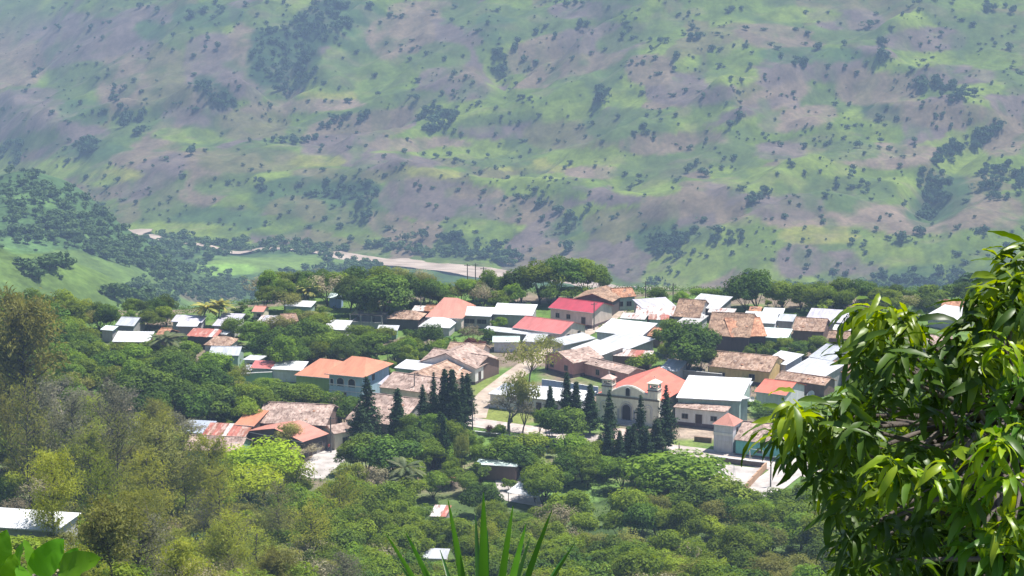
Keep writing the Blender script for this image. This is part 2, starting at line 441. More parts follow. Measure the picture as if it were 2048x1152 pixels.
# field patches of the far hillside: centre and radii on the photograph, turn in degrees, tone
C = {k: tuple(q * .68 for q in v) for k, v in C.items()}
PATCH = [
 (60, 30, 90, 25, 5, 'S'), (60, 52, 60, 14, 0, 'G'), (180, 90, 160, 60, 10, 'P'), (30, 120, 60, 50, 0, 'B'), (300, 60, 70, 45, 0, 'P'), (250, 170, 60, 60, 10, 'B'),
 (160, 150, 60, 25, -10, 'S'), (350, 140, 60, 60, 0, 'M'), (60, 240, 90, 60, 0, 'P'), (170, 225, 50, 28, 10, 'T'), (380, 70, 60, 30, 0, 'S'), (430, 130, 60, 60, 0, 'P'),
 (490, 90, 30, 45, 0, 'B'), (330, 200, 60, 25, 10, 'M'), (430, 190, 50, 25, -15, 'B'), (300, 60, 30, 20, 0, 'T'), (400, 30, 60, 25, 0, 'T'), (480, 175, 50, 20, 20, 'P'),
 (570, 110, 75, 75, 0, 'D'), (650, 50, 60, 45, -20, 'D'), (430, 185, 45, 22, 35, 'D'), (720, 60, 60, 50, -30, 'T'), (530, 30, 50, 30, 0, 'S'), (440, 30, 50, 20, 0, 'T'),
 (100, 340, 90, 22, -5, 'L'), (60, 285, 80, 18, -15, 'S'), (190, 300, 60, 25, 0, 'T'), (380, 272, 80, 16, 3, 'L'), (260, 250, 50, 20, -10, 'S'), (420, 235, 110, 22, 2, 'P'), (500, 250, 80, 30, 0, 'M'),
 (330, 320, 110, 20, 0, 'B'), (300, 355, 80, 30, -30, 'P'), (150, 385, 90, 18, 0, 'B'), (230, 350, 50, 12, 0, 'Y'), (190, 360, 40, 14, 0, 'L'), (500, 320, 100, 26, 0, 'M'), (450, 370, 60, 20, 0, 'S'),
 (620, 210, 130, 14, -3, 'K'), (690, 190, 90, 9, 2, 'Y'), (640, 165, 60, 20, 0, 'L'), (700, 140, 70, 40, -10, 'S'), (770, 170, 60, 50, 0, 'G'), (880, 60, 90, 40, 0, 'P'), (800, 70, 70, 40, -10, 'B'),
 (860, 20, 80, 18, 0, 'B'), (960, 30, 80, 25, 0, 'S'), (890, 110, 50, 25, 0, 'S'), (920, 170, 80, 38, 0, 'P'), (840, 200, 60, 20, 0, 'S'), (1000, 60, 50, 30, 20, 'T'), (930, 150, 40, 18, 0, 'B'),
 (1020, 130, 60, 40, -30, 'L'), (1130, 110, 120, 45, -12, 'B'), (1210, 75, 90, 30, -5, 'P'), (1290, 60, 100, 22, -20, 'S'), (1080, 50, 80, 20, -15, 'S'), (1190, 20, 100, 18, 0, 'P'), (1280, 30, 60, 18, 0, 'G'),
 (720, 255, 110, 30, -12, 'B'), (690, 290, 90, 22, -5, 'P'), (840, 290, 100, 14, 0, 'K'), (960, 220, 120, 22, -4, 'L'), (1060, 200, 100, 25, 0, 'G'), (1130, 225, 80, 22, 0, 'L'), (1010, 262, 90, 18, 0, 'P'),
 (1150, 270, 110, 28, 0, 'M'), (1000, 240, 80, 12, -5, 'S'), (940, 305, 100, 12, 0, 'L'), (770, 325, 110, 20, 3, 'P'), (640, 322, 60, 12, 0, 'Y'), (860, 345, 70, 10, 3, 'Y'), (700, 350, 120, 14, 2, 'M'),
 (1090, 330, 130, 13, 0, 'Y'), (1180, 315, 90, 18, 0, 'L'), (1100, 360, 90, 14, 0, 'L'), (1190, 345, 60, 12, 0, 'K'), (1000, 325, 70, 10, 0, 'S'), (1230, 250, 60, 35, 0, 'S'),
 (650, 400, 150, 45, 5, 'T'), (700, 380, 60, 20, 0, 'D'), (700, 440, 90, 25, 0, 'S'), (590, 420, 60, 26, 0, 'M'), (540, 450, 70, 20, 0, 'G'), (440, 440, 90, 26, 0, 'T'), (360, 460, 110, 14, 0, 'L'),
 (900, 405, 130, 42, 8, 'P'), (820, 400, 60, 30, 0, 'P'), (800, 465, 70, 28, 30, 'B'), (950, 385, 60, 14, 0, 'B'), (1050, 420, 60, 30, 0, 'B'), (960, 470, 70, 34, 0, 'G'), (930, 450, 50, 16, 0, 'L'),
 (1080, 460, 90, 22, -35, 'P'), (1140, 450, 60, 26, -30, 'T'), (1060, 500, 70, 30, -30, 'P'), (1100, 510, 60, 25, -20, 'B'), (1190, 420, 70, 16, -8, 'L'), (1130, 385, 50, 12, 10, 'G'),
 (1250, 440, 90, 22, -5, 'M'), (1230, 390, 60, 20, 0, 'P'), (1370, 400, 90, 36, -10, 'B'), (1470, 375, 60, 22, 0, 'P'), (1290, 370, 70, 22, 0, 'L'), (1340, 330, 110, 26, -10, 'S'), (1460, 350, 50, 18, 0, 'L'),
 (1270, 520, 55, 40, 0, 'P'), (1180, 500, 50, 22, 0, 'P'), (1340, 480, 70, 30, 0, 'T'), (1400, 520, 110, 50, -25, 'L'), (1390, 470, 50, 18, 0, 'S'), (1500, 490, 60, 50, -35, 'G'), (1640, 440, 110, 20, 0, 'K'),
 (1600, 525, 55, 35, 0, 'P'), (1700, 525, 80, 24, 0, 'P'), (1640, 470, 80, 18, 0, 'Y'), (1740, 458, 40, 14, 0, 'G'), (1800, 440, 110, 26, 5, 'K'), (1960, 430, 85, 45, 0, 'B'), (1580, 410, 80, 30, 0, 'P'),
 (1790, 500, 80, 34, 0, 'L'), (1860, 560, 120, 30, 0, 'T'), (1560, 360, 110, 30, 0, 'L'), (1640, 330, 90, 30, 0, 'L'), (1980, 520, 100, 60, 0, 'G'), (1700, 380, 90, 26, 0, 'S'), (1880, 400, 70, 40, -30, 'T'),
 (1350, 120, 60, 30, 10, 'L'), (1420, 80, 90, 20, -20, 'M'), (1560, 75, 90, 26, 8, 'B'), (1700, 40, 75, 24, 3, 'P'), (1600, 30, 90, 16, 0, 'L'), (1450, 25, 100, 18, 0, 'G'), (1730, 75, 110, 16, 0, 'S'),
 (1380, 175, 90, 34, 0, 'P'), (1300, 140, 50, 30, 0, 'B'), (1460, 150, 60, 22, 0, 'L'), (1540, 200, 80, 22, -20, 'K'), (1420, 245, 110, 24, -8, 'L'), (1500, 220, 90, 12, -18, 'P'), (1350, 285, 110, 22, -3, 'B'),
 (1660, 140, 80, 24, 0, 'P'), (1620, 110, 110, 16, 0, 'T'), (1760, 170, 90, 40, -5, 'B'), (1830, 125, 90, 20, -8, 'L'), (1900, 150, 90, 22, 0, 'P'), (1990, 60, 70, 40, 0, 'S'), (1850, 80, 90, 25, 0, 'P'),
 (1890, 230, 120, 26, 3, 'B'), (1740, 250, 55, 30, 20, 'L'), (1760, 225, 40, 18, 0, 'D'), (1650, 270, 110, 26, -8, 'G'), (1590, 240, 80, 22, -12, 'K'), (1780, 310, 110, 26, 0, 'K'), (1560, 300, 60, 20, 0, 'P'),
 (1700, 300, 60, 22, 0, 'S'), (1960, 280, 80, 30, -30, 'L'), (2010, 270, 50, 40, 0, 'B'), (1920, 330, 60, 22, 0, 'L'), (1990, 120, 60, 20, 0, 'G'), (1450, 300, 70, 16, 0, 'S'), (1380, 230, 60, 16, 0, 'G'),
]
# woods on the far side and in the valley: centre, radii, turn, number of trees
WOODS = [
 (565, 100, 55, 55, 0, 110), (650, 45, 55, 38, -20, 80), (590, 160, 40, 25, -20, 40), (430, 190, 42, 14, 35, 34), (700, 30, 60, 22, -20, 30), (300, 20, 60, 16, 0, 14), (425, 30, 45, 22, 0, 30), (230, 220, 28, 20, 60, 20),
 (170, 293, 24, 14, 0, 24), (265, 250, 26, 22, 50, 24), (70, 150, 16, 14, 0, 9), (25, 310, 26, 22, 0, 28), (60, 340, 30, 14, 30, 12), (620, 268, 60, 12, -18, 50), (720, 235, 50, 10, -5, 34), (560, 290, 26, 9, -10, 16),
 (868, 243, 32, 22, -15, 44), (905, 237, 14, 10, 0, 10), (1000, 130, 12, 34, -12, 26), (1205, 193, 18, 15, 0, 12), (1010, 100, 30, 10, -30, 14), (1160, 45, 18, 9, 0, 10), (1140, 10, 60, 8, 0, 20),
 (700, 375, 60, 18, 5, 40), (660, 400, 70, 30, 0, 34), (740, 420, 50, 20, 0, 24), (520, 375, 30, 9, 0, 12), (170, 295, 20, 12, 0, 8), (1140, 450, 46, 14, -32, 34), (1075, 400, 40, 16, 20, 22), (1110, 430, 30, 12, -30, 12),
 (960, 500, 80, 18, 10, 50), (1340, 490, 40, 26, 0, 40), (1380, 480, 30, 16, 0, 20), (1460, 480, 34, 20, 20, 34), (1515, 395, 28, 14, -10, 22), (1405, 340, 20, 10, 0, 12), (1390, 75, 26, 16, 30, 22), (1310, 90, 20, 14, -30, 12),
 (1890, 182, 56, 14, 12, 50), (1990, 20, 50, 14, 10, 30), (1860, 5, 50, 8, 0, 16), (1760, 55, 30, 10, 0, 14), (1765, 105, 22, 16, 0, 18), (1970, 275, 34, 12, -35, 34), (1890, 315, 34, 12, -30, 34), (1850, 430, 22, 22, 0, 24), (1880, 385, 26, 26, 0, 40),
 (2010, 365, 46, 34, 0, 70), (1860, 360, 40, 20, 0, 26), (1770, 230, 24, 14, 10, 16), (1350, 130, 10, 30, 0, 10), (1640, 130, 50, 10, 10, 14), (1470, 250, 20, 8, -30, 8), (1600, 130, 30, 12, 0, 14), (2000, 90, 30, 14, 0, 10),
 (1660, 100, 40, 30, 0, 14), (1900, 580, 150, 26, 0, 90), (1830, 470, 30, 16, -40, 14), (1740, 555, 60, 12, 0, 24), (1990, 500, 60, 30, 0, 20), (1600, 320, 60, 14, -12, 10), (1700, 350, 50, 30, 0, 18),
]
VALLEY_WOODS = [   # nearer side of the valley
 (120, 420, 110, 42, 18, 100), (60, 380, 60, 20, 25, 30), (200, 480, 120, 30, 15, 110), (60, 460, 80, 26, 0, 60), (330, 480, 60, 14, 0, 50), (400, 500, 75, 18, 0, 120), (560, 495, 110, 12, 3, 120), (640, 505, 60, 12, 5, 60),
 (260, 515, 80, 20, 15, 90), (380, 555, 90, 26, 10, 150), (300, 590, 70, 20, 0, 70), (470, 580, 100, 16, 0, 110), (600, 560, 80, 14, 0, 90), (700, 525, 60, 10, 8, 60), (760, 550, 90, 12, 8, 90), (440, 600, 60, 14, 0, 50),
 (820, 500, 110, 8, 6, 60), (940, 520, 90, 7, 6, 50), (640, 545, 60, 8, 0, 30), (85, 548, 26, 10, 0, 14), (115, 530, 22, 12, 0, 14), (230, 440, 16, 10, 0, 16),
 (1290, 585, 60, 18, 0, 60), (1700, 585, 150, 14, 0, 80),
]

def build_grid():
    xs = np.concatenate([np.arange(-2400, -900, 60), np.arange(-900, -560, 12), np.arange(-560, -150, 4), np.arange(-150, 150, 2.5),
                         np.arange(150, 560, 4), np.arange(560, 900, 12), np.arange(900, 2401, 60)])
    return xs
XS = build_grid()
def tone_near(x, y, z, px, py):
    n1 = fbm(x / 14, y / 14, 61, 3); n2 = fbm(x / 5, y / 5, 64, 2)
    base = np.empty((len(x), 3))
    forest = np.array((.045, .075, .024)); grass = np.array((.10, .17, .04)); dirt = np.array((.24, .19, .15)); olive = np.array((.12, .12, .055))
    w = sstep(-0.3, 0.3, n1)[:, None]
    base[:] = forest * (1 - w) + np.array((.085, .125, .04)) * w
    vil = (sstep(445, 455, y) * sstep(625, 605, y))[:, None]
    wv = sstep(-0.15, 0.25, n1 + 0.4 * n2)[:, None]
    v = grass * (1 - wv) + dirt * wv * 0.8
    base = base * (1 - vil) + v * vil
    def zone(cx, cy, rx, ry, col, k=1.0):
        nonlocal base
        d = ((px - cx) / rx) ** 2 + ((py - cy) / ry) ** 2 + 0.35 * n1
        a = (sstep(1.15, 0.8, d) * k)[:, None]
        base = base * (1 - a) + np.array(col) * a
    zone(1010, 822, 75, 30, (.17, .20, .055)); zone(965, 772, 38, 24, (.15, .19, .05)); zone(1225, 632, 18, 14, (.12, .18, .05))
    zone(1180, 855, 60, 12, (.12, .19, .05)); zone(1390, 868, 50, 16, (.34, .27, .22)); zone(1370, 886, 60, 10, (.16, .21, .06))
    zone(900, 905, 60, 30, (.15, .24, .06)); zone(1370, 940, 60, 25, (.13, .22, .06)); zone(1130, 990, 60, 30, (.13, .22, .06))
    zone(1180, 900, 120, 18, (.14, .21, .07)); zone(720, 850, 60, 25, (.2, .16, .12)); zone(650, 905, 40, 20, (.27, .22, .17))
    zone(1540, 815, 60, 22, (.1, .17, .045)); zone(330, 960, 120, 60, (.13, .12, .06)); zone(720, 1060, 40, 12, (.2, .13, .08)); zone(190, 735, 22, 8, (.24, .13, .08))
    return np.clip(base, 0.01, 0.8)
def tone_far(x, y, z, px, py):
    # procedural fields: warped cells with a crop tone each
    wx = x + 16 * fbm(x / 45, y / 45, 71, 2) ; wy = y + 26 * fbm(x / 45, y / 45, 75, 2)
    cx, cy = wx / 40, wy / 62
    ix, iy = np.floor(cx), np.floor(cy)
    best = np.full(len(x), 9.0); cid = np.zeros(len(x))
    for dx in (-1, 0, 1):
        for dy in (-1, 0, 1):
            jx, jy = ix + dx, iy + dy
            fx = jx + _hash(jx, jy, 81); fy = jy + _hash(jx, jy, 82)
            d = (cx - fx) ** 2 + (cy - fy) ** 2
            m = d < best; best[m] = d[m]; cid[m] = _hash(jx, jy, 83)[m]
    keys = ['P', 'B', 'S', 'M', 'L', 'G', 'S', 'S', 'G']
    tab = np.array([C[k] for k in keys])
    col = tab[np.minimum((cid * len(keys)).astype(int), len(keys) - 1)]
    wn = fbm(x / 16, y / 22, 90, 3)
    wn2 = fbm(x / 45, y / 60, 95, 3)
    for (ax, ay, rx, ry, ang, k) in PATCH:
        c, s = math.cos(math.radians(ang)), math.sin(math.radians(ang))
        dx = px - ax; dy = py - ay
        q = (np.abs(dx) < rx * 1.6 + ry) & (np.abs(dy) < ry * 1.6 + rx)
        if not q.any(): continue
        u = (dx[q] * c + dy[q] * s) / rx; v = (-dx[q] * s + dy[q] * c) / ry
        d = (np.abs(u) ** 2.6 + np.abs(v) ** 2.6) + 0.55 * wn2[q] + 0.22 * wn[q]
        a = (sstep(1.1, 0.85, d) * (.78 + .2 * (wn[q] > -.1)))[:, None]
        col[q] = col[q] * (1 - a) + np.array(C[k]) * a
    # scrubby streaks and mottling within fields
    g = sstep(0.12, 0.55, fbm(x / 14, y / 18, 101, 3) + 0.5 * wn2)[:, None] * 0.6
    col = col * (1 - g) + np.array((.05, .085, .024)) * g
    b = sstep(0.2, 0.6, fbm(x / 30, y / 12, 105, 3))[:, None] * 0.35
    col = col * (1 - b) + np.array((.15, .12, .09)) * b
    return col
def tone_valley(x, y, z, px, py):
    n1 = fbm(x / 40, y / 40, 111, 3); n2 = fbm(x / 12, y / 12, 115, 3)
    w = sstep(-0.25, 0.35, n1 + 0.4 * n2)[:, None]
    col = np.array((.045, .085, .03)) * (1 - w) + np.array((.095, .155, .045)) * w
    def zone(cx, cy, rx, ry, c, ang=0):
        nonlocal col
        ca, sa = math.cos(math.radians(ang)), math.sin(math.radians(ang)); dx = px - cx; dy = py - cy
        d = ((dx * ca + dy * sa) / rx) ** 2 + ((-dx * sa + dy * ca) / ry) ** 2 + 0.3 * n2
        a = sstep(1.1, 0.85, d)[:, None]
        col = col * (1 - a) + np.array(c) * a
    zone(120, 430, 230, 80, (.052, .10, .034), 12); zone(60, 400, 60, 14, (.08, .145, .045), 10); zone(150, 470, 70, 12, (.08, .14, .045), 14)
    zone(150, 566, 200, 64, (.085, .135, .034), 14)
    zone(520, 531, 160, 16, (.11, .17, .042), -2)
    zone(450, 540, 70, 12, (.16, .27, .055), 0)
    zone(60, 490, 60, 18, (.08, .15, .05)); zone(1400, 560, 110, 50, (.16, .27, .06), -15)
    zone(420, 590, 60, 16, (.12, .11, .07))
    return col
def sheet(name, ys, tonef, mat):
    X, Y = np.meshgrid(XS, ys)
    x = X.ravel(); y = Y.ravel(); z = H_exact(x, y)
    nx, ny = len(XS), len(ys)
    i = np.arange(nx - 1)[None, :] + np.arange(ny - 1)[:, None] * nx
    F = np.stack([i, i + 1, i + 1 + nx, i + nx], -1).reshape(-1, 4)
    me = mesh_np(name, np.stack([x, y, z], 1), F, mat, smooth=True)
    px, py = project(x, np.maximum(y, 1), z)
    col = tonef(x, y, z, px, py)
    at_ = me.attributes.new('tone', 'FLOAT_COLOR', 'POINT')
    at_.data.foreach_set('color', np.concatenate([col, np.ones((len(x), 1))], 1).astype(np.float32).ravel())
    return struct(name, me)
YN = np.concatenate([np.arange(-60, 60, 3.0), np.arange(60, 430, 4.0), np.arange(430, 661, 2.5)])
YV = np.concatenate([np.arange(YN[-1], 1000, 10.0), np.arange(1000, 1850, 6.0)])
YH = np.concatenate([np.arange(YV[-1], 2950, 3.6), np.arange(2960, 4501, 40.0)])
mg = M_ground('soil and grass', 0.35, 0.3)
sheet('ground', YN, tone_near, mg)
sheet('valley_terrain', YV, tone_valley, M_ground('valley scrub', 0.08, 0.45, fine=0.3))
def tone_hill(x, y, z, px, py):
    s = (y - river_y(x))
    w = sstep(-30, -10, s)[:, None]
    return tone_valley(x, y, z, px, py) * (1 - w) + tone_far(x, y, z, px, py) * w
sheet('hills', YH, tone_hill, M_ground('hill fields', 0.05, 0.34, fine=0.28))
# river: sandy brown water and banks
rx = np.arange(-900, 900, 6.0)
ry = river_y(rx) - 28
zr = float(np.median(H(rx, ry))) + 0.6
V = []; 
for k, (a, b) in enumerate(zip(rx, ry)):
    g = (river_y(a + 3) - river_y(a - 3)) / 6.0; nrm = np.array([-g, 1]) / math.hypot(g, 1)
    hw = 9 + 6 * float(vnoise(a / 25, 0, 7)) + 5 * float(vnoise(a / 9, 0, 8)) + 7 * math.exp(-((a - 10) / 90) ** 2) + 34 * math.exp(-((a + 362) / 34) ** 2)
    if -325 < a < -150: hw *= .35
    for q in (-1, 0, 1):
        p = np.array([a, b]) + nrm * hw * q
        V.append((p[0], p[1], 0))
V = np.array(V); V[:, 2] = max(zr, -252.5)
F = []
for k in range(len(rx) - 1):
    for j in (0, 1): F.append((k * 3 + j, (k + 1) * 3 + j, (k + 1) * 3 + j + 1, k * 3 + j + 1))
# sit the water on the local bed so that it is never buried
V[:, 2] = np.repeat(np.array([float(np.max(H(np.array([a - 8, a, a + 8]), np.array([b, b, b])))) + 0.9 for a, b in zip(rx, ry)]), 3)
river_m = M_noise('muddy river', [(0.35, (.24, .19, .14)), (0.5, (.36, .28, .22)), (0.65, (.44, .36, .29))], 0.06, rough=0.6, stretch=(1, 3, 1))
struct('river', mesh_np('river', V, np.array(F), river_m, True))

# ------------------------------------------------------------------ roads and paved ground
def strip(name, pts, width, mat, kind='structure', dz=0.06):
    P = [at(*p)[:2] for p in pts]
    Q = []
    for a, b in zip(P[:-1], P[1:]):
        n = max(2, int(np.linalg.norm(b - a) / 2.0))
        for k in range(n): Q.append(a + (b - a) * k / n)
    Q.append(P[-1]); Q = np.array(Q)
    for _ in range(3): Q[1:-1] = (Q[:-2] + Q[1:-1] * 2 + Q[2:]) / 4
    V = []; nq = 4
    for k in range(len(Q)):
        t = Q[min(k + 1, len(Q) - 1)] - Q[max(k - 1, 0)]; t = t / np.linalg.norm(t); nrm = np.array([-t[1], t[0]])
        w = width * (1 + 0.1 * (vnoise(k / 3.0, 0.5, 9) - 0.5))
        for j in range(nq + 1):
            p = Q[k] + nrm * w * (j / nq - 0.5); V.append((p[0], p[1], float(H(p[0], p[1])) + dz))
    F = [(k * (nq + 1) + j, k * (nq + 1) + j + 1, (k + 1) * (nq + 1) + j + 1, (k + 1) * (nq + 1) + j) for k in range(len(Q) - 1) for j in range(nq)]
    me = mesh_np(name, np.array(V), np.array(F)[:, ::-1], mat, True)
    o = struct(name, me, kind); return o
def patch(name, corners, mat, n=8, dz=0.05):
    P = [at(*c)[:2] for c in corners]
    V = []
    for i in range(n + 1):
        for j in range(n + 1):
            a, b = i / n, j / n
            p = P[0] * (1 - a) * (1 - b) + P[1] * a * (1 - b) + P[2] * a * b + P[3] * (1 - a) * b
            V.append((p[0], p[1], float(H(p[0], p[1])) + dz))
    F = [(i * (n + 1) + j, (i + 1) * (n + 1) + j, (i + 1) * (n + 1) + j + 1, i * (n + 1) + j + 1) for i in range(n) for j in range(n)]
    return struct(name, mesh_np(name, np.array(V), np.array(F), mat, True))
concrete = M_noise('worn concrete', [(0.3, (.30, .255, .23)), (0.5, (.43, .37, .335)), (0.7, (.52, .46, .42))], 0.5, bump=0.2)
sandy = M_noise('sandy dirt', [(0.3, (.27, .21, .16)), (0.5, (.38, .31, .25)), (0.7, (.47, .40, .33))], 0.45, bump=0.3)
pale = M_noise('pale concrete', [(0.3, (.28, .25, .23)), (0.5, (.40, .365, .34)), (0.7, (.48, .445, .42))], 0.4, bump=0.1)
strip('street', [(948, 836), (955, 812), (985, 783), (1040, 742), (1092, 705), (1150, 672), (1192, 654), (1218, 634), (1240, 616), (1262, 606)], 5.0, sandy)
strip('plaza_street', [(925, 842), (1000, 853), (1100, 866), (1200, 881), (1330, 897), (1450, 913), (1580, 937), (1720, 966)], 6.0, concrete, dz=0.1)
strip('lower_road', [(640, 893), (672, 905), (640, 932), (612, 955)], 7.0, pale, dz=0.06)
strip('side_road', [(1620, 915), (1590, 930), (1560, 955), (1515, 985), (1480, 1015)], 7.0, pale, dz=0.14)
patch('court', [(1432, 928), (1528, 938), (1482, 990), (1405, 978)], pale, dz=0.08)
patch('church_forecourt', [(1215, 856), (1290, 862), (1300, 888), (1215, 880)], M_noise('brick paving', [(0.3, (.36, .25, .21)), (0.6, (.5, .4, .35))], 1.0), dz=0.16)
patch('bus_yard', [(985, 940), (1065, 946), (1085, 1015), (1000, 1000)], pale, dz=0.08)
# ------------------------------------------------------------------ house materials
RM = {
 'white': M_metal('bright zinc roofing', (.68, .69, .70), dirt=.10), 'zinc': M_metal('grey zinc roofing', (.46, .48, .52), dirt=.12),
 'lav': M_metal('dull lilac grey roofing', (.50, .48, .55), dirt=.15), 'mint': M_metal('pale mint roofing', (.66, .78, .74), dirt=.06),
 'crimson': M_metal('crimson painted roofing', (.40, .035, .06), dirt=.06), 'pinkred': M_metal('faded red roofing', (.52, .15, .135), dirt=.08),
 'salmon': M_metal('salmon roofing', (.52, .22, .16), dirt=.06), 'orange': M_metal('orange roofing', (.54, .215, .12), dirt=.05),
 'coral': M_metal('coral church roofing', (.62, .16, .10), dirt=.04), 'rust': M_metal('rusted sheet roofing', (.52, .36, .30), rust=.55),
 'rustwhite': M_metal('rust streaked zinc', (.62, .58, .55), rust=.35), 'rustred': M_metal('rust red roofing', (.42, .13, .09), rust=.3, rustc=(.5, .32, .26)),
 'bluegrey': M_metal('blue grey roofing', (.40, .45, .54), dirt=.12), 'greyflat': M_paint('grey slab', (.42, .41, .40)),
}
CL = {
 'clay': M_clay('weathered clay tiles', [(.22, .13, .09), (.40, .26, .18), (.52, .38, .29), (.33, .22, .17)]),
 'claypink': M_clay('pinkish old clay tiles', [(.26, .18, .15), (.44, .32, .27), (.56, .44, .38), (.35, .25, .21)]),
 'claybrown': M_clay('brown clay tiles', [(.18, .11, .07), (.32, .20, .13), (.42, .29, .20), (.25, .16, .11)]),
 'clayorange': M_clay('orange clay tiles', [(.30, .13, .07), (.48, .23, .13), (.56, .32, .20), (.38, .18, .11)]),
}
RM.update(CL); RM['white_worn'] = M_metal('worn zinc roofing', (.54, .55, .57), dirt=.16); RM['white_rusty'] = M_metal('spotted zinc roofing', (.62, .62, .62), rust=.16, dirt=.12, rustc=(.36, .2, .13))
WMC = {'cream': (.66, .59, .45), 'white': (.78, .76, .74), 'grey': (.44, .43, .43), 'pink': (.56, .27, .24), 'teal': (.14, .46, .42), 'green': (.24, .42, .27),
       'blue': (.36, .54, .64), 'yellow': (.66, .47, .19), 'brown': (.17, .11, .09), 'block': (.33, .31, .30), 'pinkcream': (.70, .58, .52), 'dark': (.09, .075, .075),  # dark: also serves as painted shade on some walls and open fronts
       'palegrey': (.62, .62, .66), 'seagreen': (.33, .45, .40), 'ochre': (.60, .40, .18), 'church': (.80, .77, .63), 'bluewall': (.28, .40, .60), 'lime': (.30, .42, .14)}
WM = {k: M_paint('wall ' + k, c) for k, c in WMC.items()}
DARK = M_noise('dark opening', [(0.4, (.012, .012, .014)), (0.6, (.025, .024, .026))], 2.0, rough=0.35)
FRAME = M_paint('window frame', (.25, .22, .2)); WOODD = M_paint('dark door wood', (.06, .035, .03)); STEP = M_paint('step stone', (.33, .33, .36))
SHADE_LEDGE = M_paint('foot shade and dark ledge', (.13, .09, .10)); WHITE = M_paint('white trim', (.74, .73, .7), var=.05); STRIPE = M_paint('pale trim', (.6, .6, .6))

def slab(mb, c, th=0.10, nu=1, nv=1, amp=0.0, seed=0, m=0):
    """a roof plane through four corners (front left, front right, back right, back left), uneven by amp, th thick"""
    c = [np.array(p, float) for p in c]
    n = np.cross(c[1] - c[0], c[3] - c[0]); n /= np.linalg.norm(n)
    if n[2] < 0: n = -n
    top = []; o = len(mb.v)
    for j in range(nv + 1):
        for i in range(nu + 1):
            a, b = i / nu, j / nv
            p = c[0] * (1 - a) * (1 - b) + c[1] * a * (1 - b) + c[2] * a * b + c[3] * (1 - a) * b
            if amp:
                e = amp * (2 * float(vnoise(p[0] * 0.55 + seed, p[1] * 0.8 + p[2], 200 + seed % 50)) - 1) + amp * 0.5 * (2 * float(vnoise(p[0] * 2.1 + seed, p[1] * 2.1, 201)) - 1)
                p = p + n * e
            top.append(p)
    for p in top: mb.v.append(tuple(p))
    for p in top: mb.v.append(tuple(p - n * th))
    N = (nu + 1) * (nv + 1)
    def q(a, b, c_, d): mb.f.append((a, b, c_, d)); mb.m.append(m)
    for j in range(nv):
        for i in range(nu):
            k = o + j * (nu + 1) + i
            q(k, k + 1, k + nu + 2, k + nu + 1); q(k + N, k + N + nu + 1, k + N + nu + 2, k + N + 1)
    for i in range(nu):
        a = o + i; q(a, a + N, a + N + 1, a + 1)
        a = o + nv * (nu + 1) + i; q(a, a + 1, a + N + 1, a + N)
    for j in range(nv):
        a = o + j * (nu + 1); q(a, a + nu + 1, a + nu + 1 + N, a + N)
        a = a + nu; q(a, a + N, a + nu + 1 + N, a + nu + 1)
def tri(mb, c, th=0.1, m=0):
    c = [np.array(p, float) for p in c]
    n = np.cross(c[1] - c[0], c[2] - c[0]); n /= np.linalg.norm(n)
    if n[2] < 0: n = -n; c = [c[0], c[2], c[1]]
    vs = [tuple(p) for p in c] + [tuple(p - n * th) for p in c]
    mb.add(vs, [(0, 1, 2), (5, 4, 3), (0, 3, 4, 1), (1, 4, 5, 2), (2, 5, 3, 0)], m)

def opening(root, kind, face, w, D, u, z0, ww, hh, frame=None, door=WOODD, arch=False):
    """a window or door on a face: u is the fraction along it"""
    rot = {'front': 0, 'right': math.pi / 2, 'left': -math.pi / 2, 'back': math.pi}[face]
    org = {'front': (u * w, -0.003, 0), 'right': (w + 0.003, u * D, 0), 'left': (-0.003, (1 - u) * D, 0), 'back': ((1 - u) * w, D + 0.003, 0)}[face]
    f = MB(); t = 0.09; h2 = ww / 2
    f.box(-h2 - t, -h2, -0.07, 0, z0 - t, z0 + hh + t); f.box(h2, h2 + t, -0.07, 0, z0 - t, z0 + hh + t)
    f.box(-h2, h2, -0.07, 0, z0 + hh, z0 + hh + t)
    if kind == 'window':
        f.box(-h2, h2, -0.12, 0, z0 - t, z0)
        f.box(-0.03, 0.03, -0.05, -0.02, z0, z0 + hh)
    fo = part(kind, f, frame or FRAME, root, loc=org, rot=(0, 0, rot))
    p = MB(); p.box(-h2, h2, -0.018, -0.002, z0, z0 + hh)
    part('pane' if kind == 'window' else 'door_leaf', p, DARK if kind == 'window' else door, fo)

